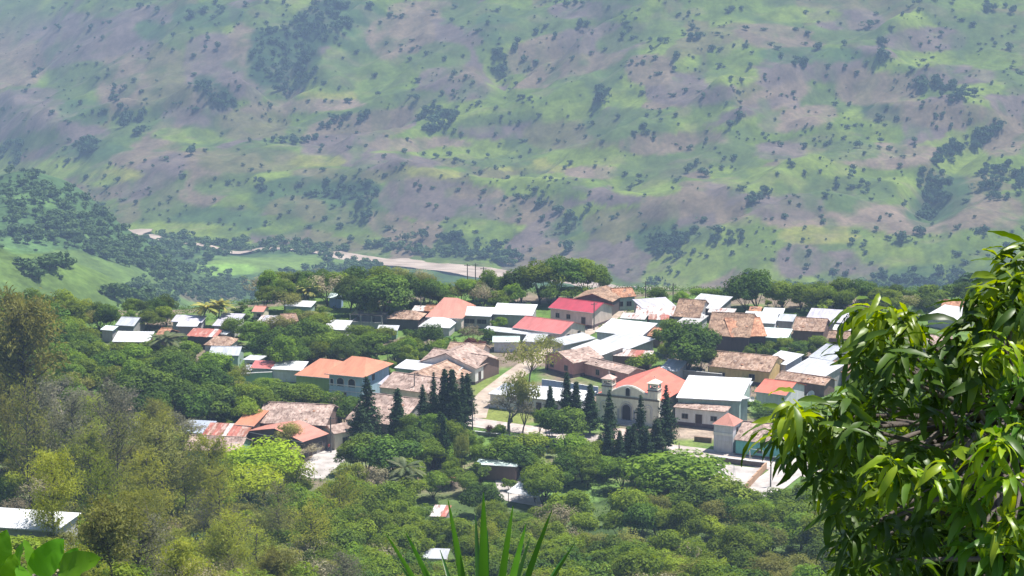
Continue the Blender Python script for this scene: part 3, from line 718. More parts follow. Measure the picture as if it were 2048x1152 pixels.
LANDMARKS = []; KEEP = []; FOOT = []
def house(label, L, Rr, V, wh=2.9, roof='white', wall='white', kind='shed', pitch=None, ov=0.35, wins=(), cat='house', name='house',
          ground=None, depth=None, foot_shade=0, sheets=None, land=None, group=None, hipfrac=0.32, keep=True, dropwall=0.6, rightgable=False, backlow=False):
    clay = roof in CL
    pm = (L[0] + Rr[0]) / 2, (L[1] + Rr[1]) / 2
    p0 = at(pm[0], pm[1], wh); ze = p0[2]
    A = at_z(L[0], L[1], ze); B = at_z(Rr[0], Rr[1], ze)
    u = (B - A)[:2]; W = float(np.linalg.norm(u)); u /= W; v = np.array([-u[1], u[0]])
    s = FPX / p0[1]; tanth = (CAMZ - ze) / p0[1] * v[1]
    pitch = pitch if pitch is not None else {'shed': .16, 'gable': .38 if clay else .3, 'hip': .36, 'gablev': .3, 'flat': 0, 'pyramid': .6}[kind]
    V = V * {'shed': 1.12, 'gable': 1.25, 'hip': 1.12}.get(kind, 1.0) if V > 12 else V
    if depth is None:
        if kind in ('gable', 'hip', 'pyramid'): depth = 2 * (V / s) / (tanth + pitch)
        elif kind == 'gablev': depth = (V / s) / max(tanth, .08)
        else: depth = (V / s) / (tanth + pitch)
    Dr = depth
    w, D = W - 2 * ov, Dr - 2 * ov
    O = A[:2] + u * ov + v * ov
    cs = [O, O + u * w, O + u * w + v * D, O + v * D]
    gz = min(float(H(c[0], c[1])) for c in cs) - 0.4
    yaw = math.atan2(u[1], u[0])
    base = ze - wh if ground is None else ze - ground
    root = thing(name, label, cat, (O[0], O[1], base), yaw, group)
    FOOT.append((O.copy(), u.copy(), v.copy(), w, D))
    zl = gz - base - dropwall
    e = wh + (0 if kind != 'x' else 0) + (ground - wh if ground else 0)      # eave height above root
    zt = e - ov * pitch * 0 
    ro = MB(); wl = MB(); amp = 0.085 if clay else 0.025; sd = int(abs(L[0] * 7 + L[1])) % 997
    x0, x1, y0, y1 = -ov, w + ov, -ov, D + ov
    nu = max(2, int(W / (0.6 if clay else 1.5))); nv = max(2, int(Dr / 2 / (0.6 if clay else 1.5)))
    th = 0.14 if clay else 0.06
    if kind == 'shed':
        zb = e + pitch * Dr
        slab(ro, [(x0, y0, e), (x1, y0, e), (x1, y1, zb), (x0, y1, zb)], th, nu, nv * 2, amp, sd)
        a = e + pitch * ov - th - 0.03; b = e + pitch * (Dr - ov) - th - 0.03
        wl.prism([(0, zl), (D, zl), (D, b), (0, a)], 0, w, 'x')
    elif kind == 'gable':
        zr = e + pitch * Dr / 2
        slab(ro, [(x0, y0, e), (x1, y0, e), (x1, D / 2, zr), (x0, D / 2, zr)], th, nu, nv, amp, sd)
        slab(ro, [(x0, D / 2 + 0.01, zr), (x1, D / 2 + 0.01, zr), (x1, y1, e), (x0, y1, e)], th, nu, nv, amp, sd + 3)
        ro.box(x0, x1, D / 2 - 0.12, D / 2 + 0.12, zr - 0.02, zr + (0.10 if clay else 0.05))
        a = e + pitch * ov - th - 0.03
        wl.prism([(0, zl), (D, zl), (D, a), (D / 2, zr - th - 0.04), (0, a)], 0, w, 'x')
    elif kind == 'gablev':
        zr = e + pitch * W / 2
        slab(ro, [(x0, y0, e), (w / 2, y0, zr), (w / 2, y1, zr), (x0, y1, e)], th, nu, nv * 2, amp, sd)
        slab(ro, [(w / 2 + 0.01, y0, zr), (x1, y0, e), (x1, y1, e), (w / 2 + 0.01, y1, zr)], th, nu, nv * 2, amp, sd + 3)
        a = e + pitch * ov - th - 0.03
        wl.prism([(0, zl), (w, zl), (w, a), (w / 2, zr - th - 0.04), (0, a)], 0, D, 'y')
    elif kind in ('hip', 'pyramid'):
        hf = 0.5 if kind == 'pyramid' else min(hipfrac * min(1, Dr / W * 1.4), 0.46)
        xa, xb = x0 + W * hf, x1 - W * hf; ym = D / 2; zr = e + pitch * Dr / 2
        if kind == 'pyramid':
            P = (w / 2, ym, zr)
            for q in ([(x0, y0, e), (x1, y0, e)], [(x1, y0, e), (x1, y1, e)], [(x1, y1, e), (x0, y1, e)], [(x0, y1, e), (x0, y0, e)]): tri(ro, q + [P], th)
        else:
            slab(ro, [(x0, y0, e), (x1, y0, e), (xb, ym, zr), (xa, ym, zr)], th, nu, nv, amp * .5, sd)
            slab(ro, [(x1, y1, e), (x0, y1, e), (xa, ym, zr), (xb, ym, zr)], th, nu, nv, amp * .5, sd)
            tri(ro, [(x1, y0, e), (x1, y1, e), (xb, ym, zr)], th); tri(ro, [(x0, y1, e), (x0, y0, e), (xa, ym, zr)], th)
        wl.box(0, w, 0, D, zl, e - th - 0.02)
    elif kind == 'flat':
        ro.box(x0, x1, y0, y1, e - 0.12, e); wl.box(0, w, 0, D, zl, e - 0.125)
    if roof == 'white' and sd % 5 in (1, 3): roof = 'white_worn' if sd % 5 == 1 else 'white_rusty'
    part('wall', wl, WM[wall], root)
    if sheets and kind == 'shed':
        # loose sheets of roofing side by side, each of its own
        n = max(3, int(W / 0.95)); rs = random.Random(sd)
        for k in range(n):
            xa = x0 + W * k / n; xb = x0 + W * (k + 1) / n - 0.03; zo = 0.035 * (k % 2); zb = e + pitch * Dr; dj = rs.uniform(-.15, .15)
            sm = MB(); slab(sm, [(xa, y0 + dj, e + zo + 0.02), (xb, y0 + dj, e + zo + 0.02), (xb, y1, zb + zo + 0.02), (xa, y1, zb + zo + 0.02)], 0.03, 2, 4, 0.02, sd + k)
            part('roof_sheet', sm, RM[rs.choice(sheets)], root)
    else:
        part('roof', ro, RM[roof], root)
    if foot_shade:
        pb = MB(); pb.box(-0.03, w + 0.03, -0.03, D + 0.03, zl + 0.05, foot_shade); part('foot_shade', pb, SHADE_LEDGE, root)  # dark band puts the shadow at the wall foot into colour
    if not clay and kind != 'flat' and not sheets:
        g = MB(); g.box(x0, x1, y0 - 0.05, y0 - 0.004, e - 0.16, e - 0.01); part('fascia', g, STRIPE, root)
    for q in wins:
        k_, face, uu, ww = q[:4]; hh = q[4] if len(q) > 4 else (1.0 if k_ == 'window' else 2.1)
        z0 = q[5] if len(q) > 5 else (1.15 if k_ == 'window' else 0.05)
        opening(root, k_, face, w, D, uu, z0, ww, hh)
    if clay:      # a few slipped or replaced tiles standing proud of the roof
        rs = random.Random(sd + 5)
        for q in range(3):
            xx = rs.uniform(x0 + .5, x1 - .9); t = rs.uniform(.1, .8); Dh = Dr / 2 if kind != 'shed' else Dr
            yy = y0 + t * Dh * .9
            if kind in ('gable', 'shed'):
                tb = MB(); zz = e + (yy - y0) * pitch; slab(tb, [(xx, yy, zz + .12), (xx + .5, yy, zz + .13), (xx + .52, yy + .45, zz + .12 + pitch * .45), (xx, yy + .45, zz + .14 + pitch * .45)], .04)
                part('tile', tb, RM[rs.choice(['claypink', 'clayorange', 'clay'])], root)
    # what the picture shows of it, to keep trees from covering it
    pts = []
    for (xx, yy, zz) in [(x0, y0, e), (x1, y0, e), (x0, y1, e), (x1, y1, e), (0, 0, 0.8), (w, 0, 0.8), (w / 2, D / 2, e + pitch * Dr / 2)]:
        g = O + u * xx + v * yy; a, b = project(g[0], g[1], base + zz); pts.append((float(a), float(b)))
    xsn = [p[0] for p in pts]; ysn = [p[1] for p in pts]
    if keep: KEEP.append((min(xsn), min(ysn), max(xsn), max(ysn), p0[1]))
    LANDMARKS.append((float(np.mean(xsn)), float(np.mean(ysn)), land or ('the ' + label.split(' with ')[0].split(' beside ')[0])))
    root['_w'] = w; root['_d'] = D
    return root, w, D, e

win = lambda f, u, w=1.1, h=1.1, z=1.1: ('window', f, u, w, h, z)
dor = lambda f, u, w=1.1, h=2.2: ('door', f, u, w, h, 0.05)

# ------------------------------------------------------------------ the houses, back rows first
HS = [
 # back left cluster
 ('small pale house at the far left edge of the village, roof greenish grey', (200, 659), (226, 661), 9, dict(roof='mint', wall='grey', land='the far left grey shack')),
 ('little grey gabled house behind the bright zinc roof at far left', (230, 650), (268, 652), 14, dict(roof='zinc', wall='block', kind='gable', land='the grey gabled shack')),
 ('wide low house with bright zinc roof sloping to the left, far left', (224, 683), (298, 684), 20, dict(roof='white', wall='brown', land='the far left zinc roof')),
 ('long grey roofed house behind the pair of coconut palms', (342, 643), (404, 645), 13, dict(roof='lav', wall='grey', land='the grey roof by the palms')),
 ('bright white roof patch house just left of the coconut palm trunks', (352, 652), (394, 653), 10, dict(roof='white', wall='block', land='the white roof by the palms')),
 ('lilac grey zinc house right of the coconut palms', (424, 651), (470, 653), 24, dict(roof='lav', wall='grey', land='the lilac zinc house')),
 ('low house with red and rust striped sheet roof below the coconut palms', (372, 672), (432, 675), 15, dict(roof='rust', wall='dark', sheets=['rustred', 'rustred', 'rustwhite'], land='the rust striped house')),
 ('small clay tiled end house half hidden by the green palm', (308, 672), (330, 674), 14, dict(roof='clayorange', wall='brown', kind='gable', land='the tile end house')),
 ('tiny white roofed shed right of the rust striped roof', (433, 667), (453, 669), 7, dict(roof='white', wall='block', land='the tiny white shed')),
 ('hipped clay tiled house with pale wall right of the green palm', (406, 690), (460, 692), 18, dict(roof='clay', wall='palegrey', kind='hip', wins=[win('front', .3), win('front', .7)], land='the hipped tile house')),
 ('small salmon roofed cottage with pale wall and one window', (503, 623), (527, 624), 12, dict(roof='salmon', wall='cream', kind='gable', wh=2.4, wins=[win('front', .6, .8, .7)], land='the salmon cottage')),
 ('long low shed with rust and grey sheet roof near the back', (512, 645), (560, 647), 14, dict(roof='rustwhite', wall='brown', sheets=['rustwhite', 'rust', 'lav'], land='the rusty back shed')),
 ('low tiled house joined to the rusty back shed', (566, 644), (598, 642), 13, dict(roof='claybrown', wall='brown', kind='gable', land='the low tiled back house')),
 ('house with bright white roof and grey green wall beside olive tree', (567, 611), (622, 614), 12, dict(roof='white', wall='seagreen', wh=3.0, land='the white roof at the back')),
 ('small mint roofed blue hut under the big dark trees', (655, 595), (683, 596), 10, dict(roof='mint', wall='bluewall', wh=2.6, land='the mint roofed hut')),
 ('low white roofed house left of the unfinished block building', (645, 658), (692, 660), 18, dict(roof='white', wall='block', wh=2.2, land='the white roof by the block ruin')),
 # centre back
 ('small grey sheet roof in front of the dark trees beside salmon house', (823, 621), (848, 622), 11, dict(roof='rustwhite', wall='dark', land='the small grey sheet roof')),
 ('low brown tiled roof touching the salmon hipped house', (848, 622), (876, 623), 12, dict(roof='clayorange', wall='brown', kind='gable', land='the brown tiled annex')),
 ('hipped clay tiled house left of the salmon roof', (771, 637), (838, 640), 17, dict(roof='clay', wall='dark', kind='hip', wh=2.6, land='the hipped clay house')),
 ('big salmon hip roofed house in the middle of the back row', (850, 634), (925, 637), 38, dict(roof='salmon', wall='pinkcream', kind='hip', wh=3.0, pitch=.42, land='the big salmon house')),
 ('bright zinc roofed house with dark open front right of salmon roof', (918, 630), (982, 633), 17, dict(roof='white', wall='block', wh=3.0, wins=[win('front', .3, 2.4, 1.0), win('front', .72, 2.2, 1.0)], land='the zinc house with open front')),  # wide dark panes stand in for shade in the open front
 ('large bright zinc roofed house left of the crimson roof', (983, 628), (1065, 631), 21, dict(roof='white', wall='grey', wh=3.1, land='the large zinc house')),
 ('small zinc lean-to roof between tree and dark mango', (753, 660), (795, 661), 11, dict(roof='white', wall='green', wh=2.2, land='the small zinc lean-to')),
 ('white hipped zinc house in front of the salmon roof', (836, 653), (900, 656), 19, dict(roof='white', wall='grey', kind='hip', wh=2.3, land='the white hipped house')),
 ('long crimson roofed house with cream wall, two windows and a door', (1096, 615), (1186, 626), 17, dict(roof='crimson', wall='pinkcream', kind='gable', wh=3.8, foot_shade=.7, ov=.45, wins=[win('front', .17, .9, 1.0, 1.6), win('front', .43, .9, 1.0, 1.6), dor('front', .79, 1.0, 2.3)], land='the crimson roofed house')),
 ('long brown tiled barn with dark gable behind the crimson roof', (1143, 598), (1225, 604), 19, dict(roof='claybrown', wall='dark', kind='gablev', wh=3.6, pitch=.33, depth=11, land='the brown tiled barn')),  # dark wall colour carries the shade on this left-facing gable
 ('small tiled house with teal wall at the back road', (1230, 595), (1273, 593), 15, dict(roof='clayorange', wall='seagreen', kind='gable', wh=3.4, wins=[win('front', .25), win('front', .7)], land='the teal walled back house')),
 ('faded red roofed house with pink end wall by the parked car', (1024, 655), (1122, 668), 20, dict(roof='pinkred', wall='pinkcream', kind='gable', wh=3.0, wins=[dor('right', .3), win('right', .75)], foot_shade=.5, land='the faded red roof')),
 ('narrow bright zinc roof in front of the faded red roof', (965, 660), (1085, 672), 9, dict(roof='white', wall='block', wh=2.2, land='the narrow zinc strip roof')),
 ('low white gabled house behind the feathery brown tree', (985, 684), (1040, 684), 12, dict(roof='mint', wall='palegrey', kind='gable', wh=2.4, land='the low white gabled house')),
 ('small bright roof beside the feathery brown tree top', (1045, 682), (1086, 685), 14, dict(roof='white', wall='grey', kind='gable', wh=2.3, land='the small bright roof')),
 # right back
 ('pale green edged roof house with green wall right of grassy lane', (1239, 636), (1290, 639), 12, dict(roof='rustwhite', wall='green', wh=2.6, land='the green walled house')),
 ('rusty roofed house touching the pale green house', (1296, 639), (1338, 640), 11, dict(roof='rust', wall='seagreen', wh=2.5, sheets=['rust', 'rustred', 'rustwhite'], land='the rusty roof')),
 ('blue grey sheet roof at the top of the jumbled houses', (1285, 617), (1352, 612), 17, dict(roof='lav', wall='grey', wh=3.0, land='the blue grey top roof')),
 ('bright white gabled roof at the top of the jumbled houses', (1372, 612), (1437, 619), 24, dict(roof='white', wall='block', wh=2.8, pitch=.2, land='the white top roof')),
 ('pinkish brown patched roof in the middle of the jumbled houses', (1270, 630), (1356, 632), 18, dict(roof='rustwhite', wall='brown', wh=2.5, land='the patched brown roof')),
 ('brown tiled roof with a broken corner above the green trees', (1345, 633), (1400, 636), 30, dict(roof='claybrown', wall='block', wh=2.6, kind='gable', land='the broken tile roof')),
 ('flat grey slab roof above the big dark tree', (1352, 645), (1395, 648), 18, dict(roof='greyflat', wall='grey', kind='flat', wh=2.8, land='the grey slab roof')),
 ('huge brown tiled roof over a dark open front', (1412, 671), (1500, 675), 40, dict(roof='claybrown', wall='dark', kind='gable', wh=3.8, land='the huge brown tiled roof')),  # solid dark wall stands in for shade under the open front
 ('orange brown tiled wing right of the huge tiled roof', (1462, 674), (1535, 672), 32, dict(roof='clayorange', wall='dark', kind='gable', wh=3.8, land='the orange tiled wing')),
 ('bright white roof behind the orange brown tiled wing', (1484, 644), (1551, 647), 21, dict(roof='white', wall='palegrey', wh=3.0, land='the white roof behind the tiled wing')),
 ('small white roof on the back row right of orange patch', (1524, 626), (1566, 628), 12, dict(roof='white', wall='grey', wh=2.7, land='the small white back roof')),
 ('little orange tiled roof at the back right row', (1497, 622), (1522, 623), 10, dict(roof='clayorange', wall='grey', wh=2.7, land='the little orange roof')),
 ('grey zinc roof right of the white roofs in back row', (1553, 641), (1586, 643), 13, dict(roof='zinc', wall='grey', wh=2.6, land='the grey zinc back roof')),
 ('long mint white roof above the row of bushes', (1498, 672), (1575, 677), 18, dict(roof='mint', wall='green', wh=3.0, land='the mint white roof')),
 ('brown tiled house in front of the long grey zinc roof', (1583, 660), (1648, 664), 22, dict(roof='clay', wall='brown', kind='gable', wh=2.8, land='the brown tiled house')),
 ('long dull grey zinc roofed house at the right back', (1609, 641), (1688, 646), 24, dict(roof='lav', wall='palegrey', wh=3.0, land='the long dull grey roof')),
 ('small white roof beside the mango leaves', (1664, 659), (1714, 662), 11, dict(roof='white', wall='grey', wh=2.9, land='the small white roof by the mango')),
 ('low tiled roof just below the small white one by mango leaves', (1655, 676), (1700, 678), 13, dict(roof='claybrown', wall='brown', kind='gable', wh=2.2, land='the low tiled roof by the mango')),
 ('far right house with bright white roof and orange tiled half', (1852, 630), (1915, 640), 20, dict(roof='white', wall='grey', wh=2.8, land='the far right white roof')),
 ('orange tiled roof joined behind the far right white roof', (1880, 617), (1935, 621), 15, dict(roof='clayorange', wall='grey', wh=3.0, kind='gable', land='the far right orange roof')),
 ('ochre walled house seen through the mango branches', (1848, 690), (1905, 692), 18, dict(roof='claypink', wall='ochre', wh=3.0, kind='gable', land='the ochre house')),
 # middle
 ('wide bright zinc roof beside the street bend', (1190, 663), (1283, 673), 25, dict(roof='white', wall='palegrey', wh=3.0, land='the wide zinc roof')),
 ('grey sheet roof between the two bright roofs by the car', (1128, 690), (1192, 676), 12, dict(roof='zinc', wall='grey', wh=2.6, land='the grey sheet roof')),
 ('tilted bright zinc roof over a grey block wall', (1193, 683), (1256, 699), 20, dict(roof='white', wall='grey', wh=3.0, land='the tilted zinc roof')),
 ('bright zinc roof sloping toward the pink house', (1141, 697), (1197, 713), 18, dict(roof='white', wall='grey', wh=2.8, land='the zinc roof above the pink house')),
 ('long narrow rusty roof behind the pink house', (1208, 710), (1300, 716), 13, dict(roof='rust', wall='brown', wh=2.6, sheets=['rust', 'rustwhite', 'rustred', 'rust'], land='the long rusty roof')),
 ('small tiled roof at the foot of the big mango tree', (1294, 671), (1322, 673), 14, dict(roof='clayorange', wall='brown', kind='gable', wh=2.6, land='the small tiled roof')),
 ('pink gabled house with clay tiled roof beside the street', (1086, 711), (1146, 727), 10, dict(roof='claypink', wall='pink', kind='gablev', wh=3.2, depth=9, pitch=.34, wins=[win('front', .25), win('front', .75)], foot_shade=.6, land='the pink gabled house')),
 ('lower pink house with pale red roof and two small windows', (1148, 722), (1256, 748), 12, dict(roof='claypink', wall='pink', kind='gable', wh=3.0, pitch=.3, wins=[win('front', .12), win('front', .42, 1.0), win('front', .72, 1.0)], foot_shade=.5, land='the lower pink house')),
 ('grey zinc roof behind the church', (1316, 739), (1356, 743), 20, dict(roof='zinc', wall='grey', wh=2.6, land='the grey roof behind the church')),
 ('yellow walled house with wide clay tiled roof right of centre', (1414, 732), (1540, 744), 26, dict(roof='clay', wall='yellow', kind='gable', wh=3.2, wins=[win('front', .22, 1.2, .8), win('front', .72, 1.2)], foot_shade=.6, land='the yellow tiled house')),
 ('pale pinkish tiled lean-to at the left end of yellow house', (1412, 724), (1432, 728), 14, dict(roof='claypink', wall='brown', kind='gable', wh=2.8, land='the pink tiled lean-to')),
 ('bright white roof joined to the yellow tiled house', (1525, 722), (1572, 730), 20, dict(roof='white', wall='palegrey', wh=3.0, land='the white roof joined to the yellow house')),
 ('grey gabled house with zinc roof left of the mango leaves', (1617, 713), (1664, 722), 22, dict(roof='zinc', wall='palegrey', kind='gable', wh=3.2, land='the grey gabled house')),
 ('square bright white roof left of the mango leaves', (1570, 743), (1645, 756), 27, dict(roof='white', wall='grey', wh=3.0, land='the square white roof')),
 ('long low tiled roof in front of the square white roof', (1549, 757), (1650, 771), 13, dict(roof='clay', wall='brown', kind='gable', wh=2.5, land='the long low tiled roof')),
 ('orange red gabled roof house with grey end wall and satellite dishes', (1508, 783), (1572, 791), 22, dict(roof='coral', wall='palegrey', kind='gable', wh=3.0, land='the orange red gabled house')),
 ('low brown sheet roof behind the huge brown tiled roof', (1415, 624), (1468, 627), 10, dict(roof='rustwhite', wall='brown', wh=2.6, land='the low brown sheet roof')),
 ('narrow rusty roof squeezed left of the white roof on the back row', (1442, 638), (1480, 642), 10, dict(roof='rust', wall='brown', wh=2.7, land='the narrow rusty roof')),
 ('brown tiled roof patch right of the square white roof', (1652, 740), (1702, 747), 16, dict(roof='clay', wall='brown', kind='gable', wh=2.8, land='the brown roof patch')),
 ('pale roof corner just behind the teal house', (1562, 856), (1604, 862), 12, dict(roof='white', wall='grey', wh=2.8, land='the pale roof corner')),
 ('small orange tiled end right of the long dull grey roof', (1690, 652), (1716, 655), 11, dict(roof='clayorange', wall='brown', kind='gable', wh=2.8, land='the small orange end')),
 ('dull zinc roof behind the narrow white wing', (1452, 768), (1500, 772), 10, dict(roof='zinc', wall='block', wh=2.6, land='the dull zinc roof')),
 # left middle
 ('grey white gabled roof among the trees left of the red roof', (416, 710), (478, 711), 15, dict(roof='zinc', wall='seagreen', wh=2.9, kind='gable', land='the grey roof in the trees')),
 ('small white parapet box house behind the red roof', (485, 719), (518, 721), 10, dict(roof='white', wall='white', kind='flat', wh=3.0, wins=[win('front', .4)], land='the white box house')),
 ('low red roofed house among the trees at left', (500, 736), (556, 738), 15, dict(roof='pinkred', wall='palegrey', wh=2.6, land='the low red roof')),
 ('grey sheet lean-to left of the low red roof', (484, 740), (502, 741), 12, dict(roof='lav', wall='grey', wh=2.3, land='the grey lean-to')),
 ('bright zinc roof between red and orange roofs', (542, 738), (604, 741), 17, dict(roof='white', wall='palegrey', wh=2.8, land='the bright zinc roof by the orange wing')),
 ('orange hip roofed wing with green wall left of the two storey house', (588, 750), (668, 757), 34, dict(roof='orange', wall='lime', kind='hip', wh=3.2, pitch=.36, land='the orange wing')),
 ('long green house with white roof and dark window', (788, 735), (908, 748), 16, dict(roof='white', wall='green', wh=3.2, pitch=.12, wins=[win('front', .28, 1.5, 1.2), win('front', .56, .7, .7, 1.5)], land='the long green house')),
 ('long tiled front range of the courtyard house', (841, 722), (951, 738), 22, dict(roof='claypink', wall='brown', kind='gable', wh=3.2, land='the courtyard house front')),
 ('tiled side range of the courtyard house with lit wall and doors', (952, 738), (998, 716), 26, dict(roof='claypink', wall='white', kind='gable', wh=3.4, foot_shade=.4, wins=[dor('front', .2), dor('front', .5), win('front', .8)], land='the courtyard house side')),
 ('orange brown tiled back range of the courtyard house', (888, 710), (960, 714), 22, dict(roof='clay', wall='pinkcream', kind='gable', wh=3.2, land='the courtyard house back')),
 ('cream walled house with lumpy clay tiled roof below the green house', (758, 774), (878, 790), 26, dict(roof='claypink', wall='cream', kind='gable', wh=3.6, foot_shade=.3, wins=[dor('front', .05)], land='the cream tiled house')),
 ('tiled house at the street corner behind the cypresses', (885, 772), (945, 745), 22, dict(roof='clay', wall='cream', kind='gable', wh=3.0, wins=[win('front', .8)], land='the corner tiled house')),
 ('lilac white roof patch between blue house and green house', (755, 768), (796, 772), 17, dict(roof='lav', wall='palegrey', wh=3.8, land='the lilac white lean-to')),
 ('pinkish tiled house below the two storey blue house', (690, 838), (798, 852), 46, dict(roof='claypink', wall='block', kind='gable', wh=3.0, land='the pinkish tiled house')),
 # front left compound
 ('blue grey arched zinc shed at the lower left compound', (358, 864), (414, 867), 24, dict(roof='bluegrey', wall='block', wh=2.6, land='the blue grey shed')),
 ('rust red streaked roof in the lower left compound', (400, 874), (488, 878), 28, dict(roof='rust', wall='brown', wh=2.8, sheets=['rustred', 'rust', 'rustred', 'rustwhite'], land='the rust red roof')),
 ('small upper salmon roof in the lower left compound', (468, 849), (508, 852), 30, dict(roof='orange', wall='brown', wh=3.8, land='the upper salmon roof')),
 ('long old tiled roof behind the salmon roofs', (510, 845), (652, 852), 36, dict(roof='claypink', wall='brown', kind='gable', wh=3.4, land='the long old tiled roof')),
 ('old tiled house with pale end wall beside the pale road', (640, 858), (668, 868), 20, dict(roof='claypink', wall='cream', kind='gablev', wh=3.4, depth=9, pitch=.5, wins=[win('right', .3)], land='the old tiled end house')),
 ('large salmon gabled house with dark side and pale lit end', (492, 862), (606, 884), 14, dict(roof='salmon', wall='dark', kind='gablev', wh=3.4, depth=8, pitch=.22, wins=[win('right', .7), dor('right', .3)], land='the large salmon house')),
 ('long low tiled house with green wall in the lower left compound', (366, 900), (480, 905), 26, dict(roof='claypink', wall='green', kind='gable', wh=2.6, land='the long low tiled house')),
 ('small white roof glimpsed through the lime green tree', (548, 957), (572, 960), 14, dict(roof='white', wall='grey', wh=2.5, land='the white roof behind the lime tree', keep=False)),
 # right front
 ('tiled house with teal wall right of the small tower', (1467, 879), (1580, 891), 32, dict(roof='claypink', wall='teal', kind='gable', wh=3.3, foot_shade=.5, wins=[win('front', .45, .9, .8)], land='the teal house')),
 ('small house with red and white striped sheet roof in the trees', (858, 1032), (892, 1034), 22, dict(roof='rustred', wall='block', wh=2.5, sheets=['rustred', 'rustwhite'], land='the striped roof', keep=False)),
 ('pale grey roof showing in bits through trees at bottom centre', (845, 1116), (893, 1118), 20, dict(roof='zinc', wall='white', wh=2.5, land='the pale roof at the bottom', keep=False)),
 ('tiny white shed roof in the trees at bottom left of agave', (760, 1114), (774, 1114), 10, dict(roof='white', wall='white', wh=2.0, land='the tiny white roof', keep=False)),
 ('small white house corner among the trees at left', (202, 772), (216, 773), 7, dict(roof='white', wall='white', wh=2.0, land='the white house corner')),
]
for (lb, L_, R_, V_, kw) in HS:
    house(lb, L_, R_, V_, **kw)
# salmon house: shade of its left side is put into the wall colour
# house at the bottom left, two roof planes, on the near spur
_r = house('big zinc gabled roof at the bottom left corner behind broad leaves', (-60, 1050), (112, 1062), 36, wh=1.7, roof='white', wall='grey', kind='hip', pitch=.3, land='the bottom left zinc roof', hipfrac=.2)

# ------------------------------------------------------------------ two storey blue house with arcade
def blue_house():
    root, w, D, e = house('two storey pale blue house with orange hip roof and arched upper openings', (648, 747), (728, 755), 36, wh=5.6, roof='orange', wall='blue', kind='hip', pitch=.36, ov=.8, land='the two storey blue house')
    for u in (.08, .34, .68):
        r = .42 if u < .2 else .85; m = MB(); z0 = 3.0; pts = [(-r, z0), (r, z0)] + [(r * math.cos(a), z0 + 1.2 + r * .8 * math.sin(a)) for a in np.linspace(0, math.pi, 9)]
        m.prism(pts, -0.02, -0.004); f = MB()
        arc = [(r * math.cos(a), -0.05, z0 + 1.2 + r * .8 * math.sin(a)) for a in np.linspace(0, math.pi, 9)]
        f.tube([(r, -0.05, z0)] + arc + [(-r, -0.05, z0)], .08, 5)
        fo = part('arch', f, WHITE, root, loc=(u * w, 0, 0)); part('opening', m, DARK, fo)  # flat dark sheet imitates the shade inside each arch
    for u in (.25, .45):
        opening(root, 'window', 'front', w, D, u, 0.9, .9, .8)
    opening(root, 'window', 'right', w, D, .4, 3.8, 1.1, 1.1)
    b = MB(); b.box(-.06, w + .06, -.12, -.004, 3.2, 3.42); b.box(-.06, w + .06, -.12, -.004, 2.0, 2.1); part('ledge', b, WHITE, root)
blue_house()

